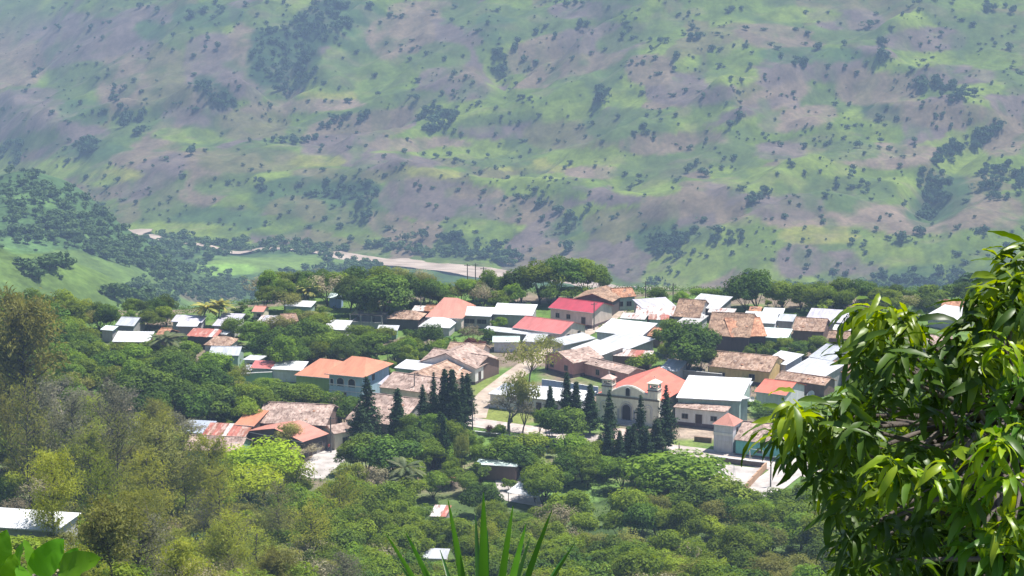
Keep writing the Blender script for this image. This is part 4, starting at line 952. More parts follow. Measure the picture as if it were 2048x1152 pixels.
# ------------------------------------------------------------------ church
def church():
    ze = at(1255, 846)[2]
    A = at_z(1192, 840, ze); B = at_z(1317.5, 854, ze)
    u = (B - A)[:2]; W = float(np.linalg.norm(u)); u /= W; v = np.array([-u[1], u[0]])
    yaw = math.atan2(u[1], u[0])
    root = thing('church', 'cream colonial church with coral roof, curved gable and two belfries', 'church', (A[0], A[1], ze), yaw)
    k = A[1] / FPX            # metres per photo pixel
    cor = 54 * k * 1.02       # cornice height
    Dp = 17.0; wm = WM['church']
    b = MB()
    b.box(0, W, 0, .8, -1.5, cor)                       # facade lower storey
    # curved upper facade between towers
    xs = np.linspace(0.19, 0.86, 17) * W
    top = [cor + 0.55 + 1.75 * math.sin(math.pi * min(max((x / W - 0.19) / 0.67, 0), 1)) ** 1.3 for x in xs]
    poly = [(xs[0], cor), (xs[-1], cor)] + [(x, t) for x, t in zip(xs[::-1], top[::-1])]
    b.prism(poly, 0.05, .75)
    b.box(.5, W - .5, .8, Dp, -1.5, cor - .2)           # nave
    part('wall', b, wm, root)
    # coping along the curve
    c = MB(); c.tube([(x, 0.4, t + .06) for x, t in zip(xs, top)], .2, 6); part('coping', c, WHITE, root)
    g = MB(); g.box(-.12, W + .12, -.14, -.002, cor - .16, cor + .1); g.box(-.08, W + .08, -.1, -.002, cor - .3, cor - .18); part('cornice', g, M_paint('dark cornice', (.16, .15, .12)), root)
    # towers
    for (x0, x1) in ((.09 * W, .25 * W), (.82 * W, .975 * W)):
        t = MB(); zt = cor + 1.9; zc = zt + 1.5; tw = x1 - x0
        t.box(x0, x1, -.02, tw, cor + .001, zt)
        p = .36
        for (a, c_) in ((x0, -.02), (x1 - p, -.02), (x0, tw - p), (x1 - p, tw - p)): t.box(a, a + p, c_, c_ + p, zt, zc)
        for (a0, a1, c0, c1) in ((x0 + p, x1 - p, -.02, .2), (x0 + p, x1 - p, tw - .22, tw), (x0, x0 + .2, p - .02, tw - p), (x1 - .2, x1, p - .02, tw - p)):
            t.box(a0, a1, c0, c1, zc - .45, zc)
            t.box(a0, a1, c0, c1, zt, zt + .25)
        to = part('belfry', t, wm, root)
        r_ = MB(); P = ((x0 + x1) / 2, tw / 2 - .01, zc + .85); q = [(x0 - .22, -.24, zc), (x1 + .22, -.24, zc), (x1 + .22, tw + .22, zc), (x0 - .22, tw + .22, zc)]
        for i in range(4): tri(r_, [q[i], q[(i + 1) % 4], P], .08)
        part('belfry_roof', r_, M_paint('faded belfry tiles', (.62, .42, .36)) if x0 < W / 2 else wm, to)
        l_ = MB(); l_.box(x0 - .12, x1 + .12, -.14, -.022, zt - .12, zt + .08); l_.box(x1 + .002, x1 + .12, -.14, tw, zt - .12, zt + .08); part('ledge', l_, SHADE_LEDGE, to)
        bl = MB(); cx = (x0 + x1) / 2; cy = tw / 2; bl.tube([(cx, cy, zt + 1.25), (cx, cy, zt + 1.1), (cx, cy, zt + .7), (cx, cy, zt + .6)], [.08, .2, .26, .36], 10)
        part('bell', bl, M_paint('bronze bell', (.12, .1, .06)), to)
        fin = MB(); fin.box(cx - .04, cx + .04, cy - .04, cy + .04, P[2] - .05, P[2] + .6); fin.box(cx - .2, cx + .2, cy - .03, cy + .03, P[2] + .32, P[2] + .4); part('cross', fin, WHITE, to)
        pn = MB(); pn.box(cx - .42, cx - .34, -.07, -.022, cor + .35, zt - .35); pn.box(cx + .34, cx + .42, -.07, -.022, cor + .35, zt - .35); pn.box(cx - .42, cx + .42, -.07, -.022, zt - .35, zt - .27); part('panel_moulding', pn, STRIPE, to)
    def arch_part(nm, cx, z0, r, h, mat, y=-.02, th=.016, par=None):
        m = MB(); pts = [(cx - r, z0), (cx + r, z0)] + [(cx + r * math.cos(a), z0 + h - r + r * math.sin(a)) for a in np.linspace(0, math.pi, 13)]
        m.prism(pts, y - th, y); return part(nm, m, mat, par or root)
    def arch_trim(nm, cx, z0, r, h, rad, mat, par=None):
        f = MB(); f.tube([(cx + r, -.04, z0)] + [(cx + r * math.cos(a), -.04, z0 + h - r + r * math.sin(a)) for a in np.linspace(0, math.pi, 13)] + [(cx - r, -.04, z0)], rad, 6)
        return part(nm, f, mat, par or root)
    cx = .487 * W
    d = arch_trim('doorway', cx, .75, 1.05, 3.3, .16, STEP)
    arch_trim('outer_moulding', cx, .75, 1.45, 3.75, .13, M_paint('pale stone', (.62, .6, .52)), d)
    arch_part('door', cx, .75, .95, 3.2, M_paint('near black door', (.025, .02, .03)), -.004, .014, d)
    pil = MB(); pil.box(cx - 1.95, cx - 1.5, -.16, -.002, .3, 2.9); pil.box(cx + 1.5, cx + 1.95, -.16, -.002, .3, 2.9); part('pilaster', pil, M_paint('grey stone', (.36, .37, .4)), d)
    st = MB(); st.box(cx - 2.1, cx + 2.1, -1.0, -.002, -.4, .72); st.box(cx - 2.5, cx + 2.5, -1.5, -1.002, -.6, .45); st.box(cx - 2.9, cx + 2.9, -2.0, -1.502, -.6, .2); part('steps', st, STEP, root)
    nw = arch_trim('niche_window', cx + .25, cor + .3, .52, 1.75, .07, STRIPE); arch_part('pane', cx + .25, cor + .3, .48, 1.7, DARK, -.004, .02, nw)
    for xx in (.13 * W, .83 * W):
        n = arch_trim('blind_arch', xx, 1.6, .85, 2.7, .1, STRIPE); arch_trim('inner_moulding', xx, 1.6, .5, 2.2, .06, STRIPE, n)
    # roof: a big gable ridge along the nave
    r_ = MB(); zr = cor + 2.15; e = cor - .3
    slab(r_, [(-.5, .82, e), (.5 * W, .82, zr), (.5 * W, Dp + .6, zr + .6), (-.5, Dp + .6, e)], .07, 6, 8, .02, 3)
    slab(r_, [(.5 * W + .01, .82, zr), (W + .5, .82, e), (W + .5, Dp + .6, e), (.5 * W + .01, Dp + .6, zr + .6)], .07, 6, 8, .02, 5)
    # end gable
    b2 = MB(); b2.prism([(.5, cor - .25), (W - .5, cor - .25), (W / 2, zr + .3)], Dp - .3, Dp); part('end_gable', b2, wm, root)
    part('roof', r_, RM['coral'], root)
    FOOT.append((A[:2].copy(), u, v, W, Dp + 1)); KEEP.append((1190, 735, 1375, 850, A[1])); LANDMARKS.append((1270, 800, 'the church'))
church()

# ------------------------------------------------------------------ hall with L shaped white roof, annex, small tower, civic building, pavilion
house('huge bright white flat roofed hall right of the church', (1352, 795), (1482, 802), 44, wh=5.2, roof='white', wall='seagreen', kind='shed', pitch=.06, land='the huge white hall')
house('narrow white roofed wing at the right of the huge hall', (1470, 800), (1500, 796), 20, wh=5.0, roof='white', wall='seagreen', kind='shed', pitch=.05, land='the narrow white wing')
house('white walled parish annex with dark windows, door and patchy lean-to roof', (1346, 814), (1452, 824), 12, wh=3.9, roof='claypink', wall='white', kind='shed', pitch=.12, foot_shade=.9,
      wins=[win('front', .2, 1.2, .9, 1.7), ('door', 'front', .48, 1.3, 2.2, .5), win('front', .78, 1.2, .9, 1.7)], land='the parish annex')
def tower():
    root, w, D, e = house('slim two storey tower house with salmon pyramid roof', (1424, 848), (1468, 853), 34, wh=5.6, roof='salmon', wall='palegrey', kind='pyramid', pitch=.75, ov=.3, depth=5.2, land='the tower house')
    b = MB(); b.box(-.05, w + .05, -.1, -.004, 3.5, 4.05); part('balcony_band', b, WHITE, root)
    g = MB()
    for i in range(9): g.box(.3 + i * (w - .6) / 8 - .02, .3 + i * (w - .6) / 8 + .02, -.08, -.05, .05, 2.4)
    g.box(.25, w - .25, -.045, -.004, 0.02, 2.45); part('shutter', g, STRIPE, root)
    opening(root, 'window', 'right', w, D, .5, 3.9, 1.0, .9)
tower()
house('low municipal building with broad white roof and blue grey wall', (976, 787), (1160, 806), 22, wh=3.2, roof='white', wall='palegrey', kind='shed', pitch=.05,
      wins=[win('front', .35, 1.5, .9), win('front', .72, 1.6, .9), dor('front', .55)], land='the municipal building')
house('open park pavilion with mint roof and dark red brick wall', (950, 928), (1034, 933), 12, wh=3.2, roof='mint', wall='brown', kind='shed', pitch=.06, cat='pavilion', name='pavilion', land='the park pavilion')

def wall_run(label, pts, h, th, mat, cat='wall', name='wall', cap=None, notch=0):
    P = [at(*p) for p in pts]; o0 = P[0]
    root = thing(name, label, cat, o0)
    for a, b in zip(P[:-1], P[1:]):
        L_ = math.hypot(b[0] - a[0], b[1] - a[1]); yw = math.atan2(b[1] - a[1], b[0] - a[0]); n = max(1, int(L_ / 3.0))
        m = MB(); c = MB()
        for k in range(n):
            t0, t1 = k / n, (k + 1) / n
            zz = float(H(a[0] + (b[0] - a[0]) * (t0 + t1) / 2, a[1] + (b[1] - a[1]) * (t0 + t1) / 2)) - o0[2]
            hh = h * (1 - notch * R.random())
            m.box(L_ * t0, L_ * t1 - .004, -th / 2, th / 2, zz - 1, zz + hh)
            if cap: c.box(L_ * t0, L_ * t1 - .004, -th / 2 - .05, th / 2 + .05, zz + hh + .002, zz + hh + .1)
        part('wall_panel', m, mat, root, loc=(a[0] - o0[0], a[1] - o0[1], 0), rot=(0, 0, yw))
        if cap: part('coping', c, cap, root, loc=(a[0] - o0[0], a[1] - o0[1], 0), rot=(0, 0, yw))
    return root
wall_run('long grey block wall behind the huge white hall', [(1362, 757), (1444, 766)], 1.9, .2, WM['block'], cap=STRIPE)
wall_run('pale blue painted wall behind the municipal building', [(1084, 776), (1196, 792)], 1.9, .2, WM['bluewall'], cap=WHITE)
wall_run('brown retaining wall along the upper edge of the court', [(1420, 922), (1530, 936)], 1.0, .3, WM['brown'], cap=STRIPE)
wall_run('ochre brown wall between the court and the pale side road', [(1532, 938), (1487, 988)], 1.4, .3, M_paint('ochre wall', (.42, .26, .16)))
wall_run('low wall with pale coping along the plaza park', [(945, 868), (1030, 878), (1100, 888)], .6, .3, WM['block'], cap=STRIPE)
wall_run('green painted garden wall with pale coping left of orange wing', [(474, 768), (545, 764)], 2.2, .2, WM['green'], cap=WHITE)
wall_run('broken brown adobe wall beside the tower house', [(1389, 882), (1423, 886)], 1.5, .5, M_paint('adobe', (.2, .12, .08)), notch=.6)
wall_run('stone kerb wall with dark niches below the cream tiled house', [(800, 812), (880, 818)], .9, .3, WM['block'])
wall_run('grey courtyard wall behind the salmon house end', [(640, 905), (596, 918)], 1.2, .3, WM['block'])
wall_run('curved red brick planter in the park', [(893, 958), (915, 961), (932, 957)], .5, .4, M_paint('brick planter', (.4, .14, .09)))

# unfinished block building with posts
def ruin():
    a = at(700, 655); root = thing('unfinished_building', 'unfinished grey block building with bare posts and dark upper slats', 'building', a, math.radians(-14))
    b = MB(); b.box(0, 8, 0, .25, -1, 1.5); b.box(0, .25, .25, 6, -1, 1.5); b.box(0, 8, 6, 6.25, -1, 2.2); part('wall', b, WM['block'], root)
    for x in (0, 2.6, 5.2, 7.7):
        p = MB(); p.box(x, x + .25, -.25, -.01, -1, 3.0); part('post', p, WM['block'], root)
    for k in range(5):
        s_ = MB(); s_.box(-.1, 8.1, -.1 + k * 1.2, .1 + k * 1.2, 3.02, 3.2); part('beam', s_, WM['dark'], root)
    FOOT.append((a[:2], np.array([1, 0.]), np.array([0, 1.]), 8, 6)); KEEP.append((698, 628, 758, 655, a[1])); LANDMARKS.append((725, 645, 'the unfinished block building'))
ruin()
def bus_shelter():
    a = at(1014, 1012); root = thing('market_canopy', 'bright white canopy roof on thin posts below the park pavilion', 'canopy', a, math.radians(-28))
    r_ = MB(); slab(r_, [(0, 0, 2.7), (6.2, 0, 2.5), (6.2, 4.6, 3.1), (0, 4.6, 3.4)], .05, 6, 4, .05, 9); part('roof', r_, RM['white'], root)
    for x in (.2, 6.0):
        for y in (.2, 4.3):
            p = MB(); p.box(x - .05, x + .05, y - .05, y + .05, -1, 2.5); part('post', p, FRAME, root)
    pass; LANDMARKS.append((1040, 1000, 'the white canopy'))
bus_shelter()
# ------------------------------------------------------------------ foliage
LM = {
 'mango': M_leaf('dark mango foliage', (.028, .058, .010), (.07, .125, .016), (.155, .245, .028), 0.45, trans=.3),
 'broad': M_leaf('mid green foliage', (.06, .105, .012), (.14, .215, .022), (.245, .34, .036), 0.45),
 'yellow': M_leaf('yellow green foliage', (.13, .18, .018), (.22, .29, .028), (.32, .39, .04), 0.45),
 'lime': M_leaf('lime green foliage', (.15, .22, .012), (.27, .37, .018), (.38, .48, .03), 0.5),
 'olive': M_leaf('olive foliage', (.13, .14, .032), (.21, .225, .055), (.29, .30, .085), 0.5, trans=.42),
 'brown': M_leaf('dry brownish foliage', (.20, .175, .10), (.29, .26, .15), (.36, .32, .2), 0.5, trans=.2),
 'conifer': M_leaf('dark needle foliage', (.016, .038, .012), (.034, .07, .022), (.06, .11, .035), 0.5, trans=.1, var=.2),
 'wispy': M_leaf('soft pine needles', (.18, .22, .035), (.28, .32, .055), (.37, .41, .08), 0.4, trans=.5),
 'palm': M_leaf('yellow green palm frond', (.16, .20, .03), (.32, .33, .06), (.5, .45, .12), 0.6, trans=.3, spec=.5),
 'palmd': M_leaf('green palm frond', (.05, .075, .02), (.10, .13, .035), (.17, .19, .06), 0.6, trans=.3, spec=.5),
 'banana': M_leaf('banana leaf', (.07, .16, .03), (.13, .26, .05), (.20, .34, .08), 0.6, trans=.45, spec=.5),
 'greyleaf': M_leaf('sparse grey green foliage', (.13, .13, .085), (.20, .20, .12), (.27, .27, .17), 0.6),
 'red': M_leaf('dark red foliage', (.06, .02, .012), (.10, .035, .02), (.13, .05, .03), 0.5),
 'far': M_leaf('distant tree foliage', (.03, .07, .03), (.05, .10, .04), (.08, .145, .05), 0.15, trans=.2),
 'vfar': M_leaf('valley tree foliage', (.045, .09, .032), (.09, .165, .05), (.15, .24, .07), 0.12, trans=.2),
 'under': M_leaf('undergrowth', (.05, .095, .02), (.09, .155, .035), (.15, .215, .055), 0.2),
}
BARK = M_noise('bark', [(0.35, (.055, .045, .038)), (0.65, (.12, .10, .085))], 2.5, bump=.3)
BARKL = M_noise('pale bark', [(0.35, (.14, .12, .10)), (0.65, (.25, .22, .19))], 2.5)

def unit(a): return a / np.maximum(np.linalg.norm(a, axis=1, keepdims=True), 1e-9)
def quads(P, N, size, g, aspect=1.3, flop=0.22):
    """leaf-spray faces at P, roughly facing N"""
    n = len(P)
    N = unit(N + g.normal(0, flop, (n, 3)))
    a = unit(np.cross(N, g.normal(0, 1, (n, 3)))); b = np.cross(N, a)
    s = (size * g.uniform(.6, 1.35, n))[:, None]
    a = a * s * 0.5 * aspect; b = b * s * 0.5
    # an uneven four sided spray, folded a little along its middle
    bend = N * s * .18
    V = np.stack([P - a, P - b * g.uniform(.5, 1.1, (n, 1)) + bend, P + a * g.uniform(.7, 1.1, (n, 1)), P + b * g.uniform(.5, 1.1, (n, 1)) + bend], 1).reshape(-1, 3)
    return V, np.arange(4 * n).reshape(n, 4)
def sphere_pts(n, g):
    return unit(g.normal(0, 1, (n, 3)))
def crown_lobes(name, mat, h, w, seed, n=2400, size=.42, lobes=16, z0=.32, flat=1.0, hollow=.75, shape='dome', gaps=0.0):
    g = np.random.default_rng(seed)
    cz = h * (z0 + 1) / 2; rz = h * (1 - z0) / 2; rr = w / 2
    C_ = []
    for k in range(lobes):
        d = g.normal(0, 1, 3); d /= np.linalg.norm(d)
        if shape == 'dome': d[2] = abs(d[2]) * .95 - .2
        q = g.uniform(.35, .86)
        C_.append(np.array([d[0] * rr * q, d[1] * rr * q, cz + d[2] * rz * q * flat]))
    C_.append(np.array([0, 0, cz]))
    C_ = np.array(C_); rad = g.uniform(.22, .48, len(C_)) * rr
    per = rad ** 2; cnt = (per / per.sum() * n).astype(int) + 3
    Ps, Ns = [], []
    for c, r_, m in zip(C_, rad, cnt):
        d = sphere_pts(m, g); d[:, 2] *= np.where(d[:, 2] < -0.2, .6, 1)
        P = c + d * (r_ * g.uniform(.72, 1.12, (m, 1))) * np.array([1, 1, .82])
        Ps.append(P); Ns.append(d + np.array([0, 0, .45]))
    P = np.concatenate(Ps); N = np.concatenate(Ns)
    if gaps:
        q = vnoise(P[:, 0] * .9 + seed, P[:, 1] * .9 + P[:, 2] * 1.1, seed) > gaps; P, N = P[q], N[q]
    V, F = quads(P, N, size, g)
    return mesh_np(name, V, F, mat), C_, rad
def trunk_mesh(name, h, tr, targets, seed, mat=None, z0=.3, lean=.04, limbs=6):
    g = np.random.default_rng(seed + 500); mb = MB(); ht = h * z0
    px_, py_ = g.normal(0, lean * h, 2)
    top = np.array([px_, py_, ht]); mb.tube([(0, 0, -.6), (px_ * .3, py_ * .3, ht * .45), tuple(top)], [tr * 1.25, tr, tr * .75], 7)
    order = g.permutation(len(targets))[:limbs]
    for i in order:
        t = targets[i]; m = (top + t) / 2 + g.normal(0, .04 * h, 3); m[2] += .02 * h
        mb.tube([tuple(top - np.array([0, 0, .2])), tuple(m), tuple(t)], [tr * .55, tr * .35, tr * .12], 5)
    return mb.mesh(name, mat or BARK, True)
def cone_crown(name, mat, h, w, seed, tiers=20, size=.30, z0=.12, per=26, droop=.15, thin=1.0, pw=1.0):
    g = np.random.default_rng(seed); Ps, Ns = [], []
    for k in range(tiers):
        t = (k + g.uniform(0, .4)) / tiers; z = h * (z0 + (1 - z0) * t); r_ = w / 2 * ((1 - t) ** (.75 * pw)) * g.uniform(.75, 1.15) + .08
        nb = max(5, int(9 * thin)); ph = g.uniform(0, 6.28)
        for b in range(nb):
            a = ph + 2 * math.pi * b / nb + g.normal(0, .15); L = r_ * g.uniform(.45, 1.3); m = max(3, int(per * L / (w / 2) / 1.1))
            u = g.uniform(.1, 1, m) ** .8
            x = np.cos(a) * L * u; y = np.sin(a) * L * u; zz = z + droop * L * (u ** 2) * -1 + .12 * L + g.normal(0, .06, m)
            sp = g.normal(0, .10 + .06 * L, (m, 3)) * np.array([1, 1, .5])
            Ps.append(np.stack([x, y, zz], 1) + sp); Ns.append(np.tile([np.cos(a) * .5, np.sin(a) * .5, .7], (m, 1)))
    P = np.concatenate(Ps); N = np.concatenate(Ns); V, F = quads(P, N, size, g, 1.8, .5)
    return mesh_np(name, V, F, mat)
def straight_trunk(name, h, tr, seed, mat=None):
    g = np.random.default_rng(seed); mb = MB(); pts = []; rad = []
    for k in range(6):
        t = k / 5; pts.append((g.normal(0, .01 * h) * (t > 0), g.normal(0, .01 * h) * (t > 0), -.6 + (h * .98 + .6) * t)); rad.append(tr * (1 - t * .85))
    mb.tube(pts, rad, 6); return mb.mesh(name, mat or BARK, True)
def wispy_tree(h, w, seed, mat, dens=1.0, size=.20, z0=.28, lush=1.0):
    """open crowned young pine: a thin trunk, many rising side branches, loose needle tufts"""
    g = np.random.default_rng(seed); mb = MB(); tr = .014 * h + .05
    pts = [(0, 0, -.8)]; 
    for k in range(1, 7): pts.append((g.normal(0, .012 * h), g.normal(0, .012 * h), h * .97 * k / 6))
    mb.tube(pts, [tr * (1 - .14 * i) for i in range(7)], 6)
    Ps, Ns = [], []
    nb = int(34 * dens)
    for k in range(nb):
        t = z0 + (1 - z0) * (k + g.uniform(0, 1)) / nb; a = g.uniform(0, 6.283)
        L = w / 2 * (1 - abs((t - .5) / .62) ** 2.2) * g.uniform(.6, 1.15) + .25
        i = min(int(t * 6), 5); base = np.array(pts[i + 1 if i < 5 else 6]) * (t * 6 - i) + np.array(pts[i]) * (1 - (t * 6 - i)); base[2] = h * t * .97
        rise = g.uniform(.35, .85); tip = base + np.array([math.cos(a) * L, math.sin(a) * L, L * rise]); mid = (base + tip) / 2 + np.array([0, 0, -.06 * L])
        mb.tube([tuple(base), tuple(mid), tuple(tip)], [tr * .32, tr * .2, .012], 3, cap=False)
        m = int((20 + 55 * L) * dens * .8 * lush)
        u = g.uniform(.25, 1.08, m)[:, None]
        P = base * (1 - u) + tip * u + g.normal(0, .16 + .13 * L, (m, 3)) * np.array([1, 1, .8]); Ps.append(P); Ns.append(np.tile([math.cos(a) * .4, math.sin(a) * .4, .8], (m, 1)))
    P = np.concatenate(Ps); N = np.concatenate(Ns); V, F = quads(P, N, size, g, 2.6, .9)
    return mb.mesh('trunk', BARK, True), mesh_np('needles', V, F, mat)
def bare_tree(h, w, seed, mat, leaf=None):
    g = np.random.default_rng(seed); mb = MB(); tips = []
    def br(p, d, L, r_, lev):
        q = p + d * L; m = (p + q) / 2 + g.normal(0, .05 * L, 3); mb.tube([tuple(p), tuple(m), tuple(q)], [r_ * 1.5, r_ * 1.2, r_ * .95], 5 if lev < 2 else 3, cap=False); tips.append(q)
        if lev >= 5: return
        for k in range(3 if lev < 4 else 3):
            dd = d + g.normal(0, .42, 3) + np.array([0, 0, .10]); dd /= np.linalg.norm(dd); br(q, dd, L * g.uniform(.62, .82), r_ * .58, lev + 1)
    br(np.array([0, 0, -.4]), np.array([.05, 0, 1.]), h * .27, .022 * h, 0)
    P = np.repeat(np.array(tips)[40:], 3, 0) + g.normal(0, .25, (3 * len(tips[40:]), 3)); V, F = quads(P + g.normal(0, .15, P.shape), np.tile([0, 0, 1.], (len(P), 1)), .17, g, 2.2, .9)
    return mb.mesh('branches', mat, False), mesh_np('foliage', V, F, leaf or LM['greyleaf'])
def palm_meshes(h, seed, mat, nf=18, fl=2.9, lean=.6):
    g = np.random.default_rng(seed); tb = MB(); tx, ty = g.normal(0, lean, 2); pts = []
    for k in range(8):
        t = k / 7; pts.append((tx * t * t, ty * t * t, -.5 + (h + .5) * t))
    tb.tube(pts, [.20 - .08 * i / 7 for i in range(8)], 8)
    top = np.array(pts[-1]); fr = []
    for k in range(nf):
        a = 2 * math.pi * k / nf * 1.618 * 3 + g.normal(0, .2); el = math.radians(g.uniform(-15, 75)); L = fl * g.uniform(.8, 1.1); dr = g.uniform(1.0, 1.7)
        m = MB(); n = 13; prev = None; R_ = []
        for i in range(n + 1):
            t = i / n; e = el - dr * t ** 1.5
            if i == 0: p = top.copy()
            else: p = p + np.array([math.cos(a) * math.cos(e), math.sin(a) * math.cos(e), math.sin(e)]) * L / n
            R_.append(p.copy())
        m.tube([tuple(q) for q in R_], [.035 * (1 - .8 * i / n) + .005 for i in range(n + 1)], 3, cap=False)
        side = np.array([-math.sin(a), math.cos(a), 0])
        for i in range(1, n):
            t = i / n; l = .62 * math.sin(math.pi * min(t * .85 + .12, 1)) * L / 2.9; fw = (R_[i + 1] - R_[i - 1]); fw /= np.linalg.norm(fw)
            for s_ in (-1, 1):
                for o_ in (0, .5):
                    b0 = R_[i] * (1 - o_) + R_[i + 1] * o_; tip = b0 + side * s_ * l * .75 + fw * l * .55 + np.array([0, 0, -l * g.uniform(.25, .6)])
                    m.add([tuple(b0 - fw * .09), tuple(b0 + fw * .09), tuple((b0 + tip) / 2 + fw * .16 + np.array([0, 0, .04])), tuple(tip)], [(0, 1, 2, 3)])
        fr.append(m.mesh('frond', mat))
    return tb.mesh('trunk', BARKL, True), fr, top
def banana_meshes(seed, mat):
    g = np.random.default_rng(seed); tb = MB(); tb.tube([(0, 0, -.3), (.05, 0, 1.0), (.08, 0, 1.9)], [.16, .13, .08], 6); L_ = []
    for k in range(8):
        a = 2.4 * k + g.normal(0, .2); el = math.radians(g.uniform(35, 80)); L = g.uniform(1.6, 2.2); m = MB(); p = np.array([.08, 0, 1.8]); side = np.array([-math.sin(a), math.cos(a), 0]); rows = []
        for i in range(8):
            t = i / 7; e = el - 1.7 * t ** 1.6
            if i: p = p + np.array([math.cos(a) * math.cos(e), math.sin(a) * math.cos(e), math.sin(e)]) * L / 7
            hw = .26 * math.sin(math.pi * min(.12 + t * .88, 1)) ** .7 + .01
            rows.append([p + side * hw + np.array([0, 0, -.05]), p.copy(), p - side * hw + np.array([0, 0, -.05])])
        vs = [tuple(q) for r_ in rows for q in r_]; fs = []
        for i in range(7):
            for j in (0, 1): fs.append((i * 3 + j, i * 3 + j + 1, i * 3 + j + 4, i * 3 + j + 3))
        m.add(vs, fs); L_.append(m.mesh('leaf', mat))
    return tb.mesh('stem', LM['banana']), L_

PROTO = {}
def proto_lobes(key, mat, h, w, nvar, **k):
    PROTO[key] = []
    tr = k.pop('tr', .02); z0 = k.get('z0', .32); bark = k.pop('bark', None)
    for q in range(nvar):
        cm, C_, rad = crown_lobes('crown', LM[mat], h, w, hash(key) % 1000 if False else sum(map(ord, key)) * 7 + q * 31, **k)
        PROTO[key].append((h, w, [('trunk', trunk_mesh('trunk', h, tr * h, C_, q + 3, bark, z0 * .9)), ('crown', cm)]))
proto_lobes('mango', 'mango', 9, 9, 4, n=5200, size=.38, lobes=17, z0=.06)
proto_lobes('broad', 'broad', 9, 8.5, 4, n=4600, size=.36, lobes=16, z0=.08, gaps=.12)
proto_lobes('yellow', 'yellow', 7.5, 7, 3, n=3400, size=.32, lobes=18, z0=.1, gaps=.16)
proto_lobes('lime', 'lime', 10, 11, 2, n=4200, size=.36, lobes=20, z0=.42, gaps=.18, tr=.016)
proto_lobes('olive', 'olive', 8, 8, 3, n=3000, size=.28, lobes=18, z0=.15, gaps=.26)
proto_lobes('brown', 'brown', 8, 8, 2, n=2400, size=.24, lobes=16, z0=.15, gaps=.30)
proto_lobes('feather', 'olive', 9, 11, 2, n=2200, size=.30, lobes=18, z0=.55, flat=.8, gaps=.3, bark=BARK)
proto_lobes('slim', 'mango', 9, 4.2, 2, n=1800, size=.34, lobes=14, z0=.12, shape='ball')
proto_lobes('shrub', 'broad', 3.2, 4.4, 4, n=900, size=.30, lobes=9, z0=.0)
proto_lobes('shrubd', 'mango', 3.4, 4.0, 3, n=900, size=.30, lobes=9, z0=.0)
proto_lobes('shruby', 'yellow', 3.0, 4.0, 3, n=850, size=.26, lobes=9, z0=.0)
proto_lobes('redtree', 'red', 4.5, 5.5, 1, n=1100, size=.3, lobes=10, z0=.1)
PROTO['norfolk'] = [(14, 5.2, [('trunk', straight_trunk('trunk', 14, .2, s)), ('crown', cone_crown('crown', LM['conifer'], 14, 4.8, s, 26, .27, .10, 50, -.15, 1.1, 1.15))]) for s in (1, 2, 3)]
PROTO['cypress'] = [(12, 2.8, [('trunk', straight_trunk('trunk', 12, .16, s)), ('crown', cone_crown('crown', LM['conifer'], 12, 2.9, s, 34, .24, .08, 44, -.6, 1.4, 1.0))]) for s in (5, 6)]
PROTO['pine'] = []
for s in range(7):
    t, n = wispy_tree(12, 6.2, 60 + s, LM[['wispy', 'olive', 'wispy', 'greyleaf', 'wispy', 'olive', 'wispy'][s]], 1.25, .15, lush=[1, .8, 1, .6, 1, .35, .45][s]); PROTO['pine'].append((12, 6.2, [('trunk', t), ('needles', n)]))
t, n = wispy_tree(16, 7.5, 77, LM['olive'], 1.3, .2, .60, .75); PROTO['pine'].append((16, 7.5, [('trunk', t), ('needles', n)]))
PROTO['bare'] = []
for s in range(2):
    t, n = bare_tree(8, 7, 80 + s, BARKL); PROTO['bare'].append((8, 7, [('trunk', t), ('foliage', n)]))
PROTO['palm'] = []; 
for s, mk in ((0, 'palm'), (1, 'palm'), (2, 'palmd')):
    t, fr, top = palm_meshes(7.5, 90 + s, LM[mk], 26 if s < 2 else 28, 3.4 if s < 2 else 3.8); PROTO['palm'].append((9, 6, [('trunk', t)] + [('frond', f) for f in fr]))
PROTO['banana'] = []
for s in range(2):
    t, L_ = banana_meshes(120 + s, LM['banana']); PROTO['banana'].append((3.6, 3.2, [('stem', t)] + [('leaf', f) for f in L_]))

KN = {  # kind -> name, category, adjectives
 'mango': ('mango_tree', 'tree', 'dense dark green mango tree'), 'broad': ('broadleaf_tree', 'tree', 'mid green leafy tree'), 'yellow': ('yellowish_tree', 'tree', 'yellow green tree'),
 'lime': ('lime_green_tree', 'tree', 'wide lime green tree'), 'olive': ('olive_green_tree', 'tree', 'thin olive green tree'), 'brown': ('dry_tree', 'tree', 'dry brownish tree'),
 'feather': ('acacia_tree', 'tree', 'flat topped feathery brown tree'), 'slim': ('upright_tree', 'tree', 'narrow dark upright tree'), 'shrub': ('shrub', 'shrub', 'green shrub'),
 'shrubd': ('shrub', 'shrub', 'dark green shrub'), 'shruby': ('shrub', 'shrub', 'yellow green shrub'), 'redtree': ('red_leaved_tree', 'tree', 'dark red leaved tree'),
 'norfolk': ('conifer_tree', 'tree', 'dark pointed conifer'), 'cypress': ('cypress_tree', 'tree', 'slender dark cypress'), 'pine': ('pine_tree', 'tree', 'wispy open pine'),
 'bare': ('bare_tree', 'tree', 'bare grey branched tree'), 'palm': ('coconut_palm', 'palm', 'coconut palm'), 'banana': ('banana_plant', 'plant', 'broad leaved banana plant')}
USED = set()
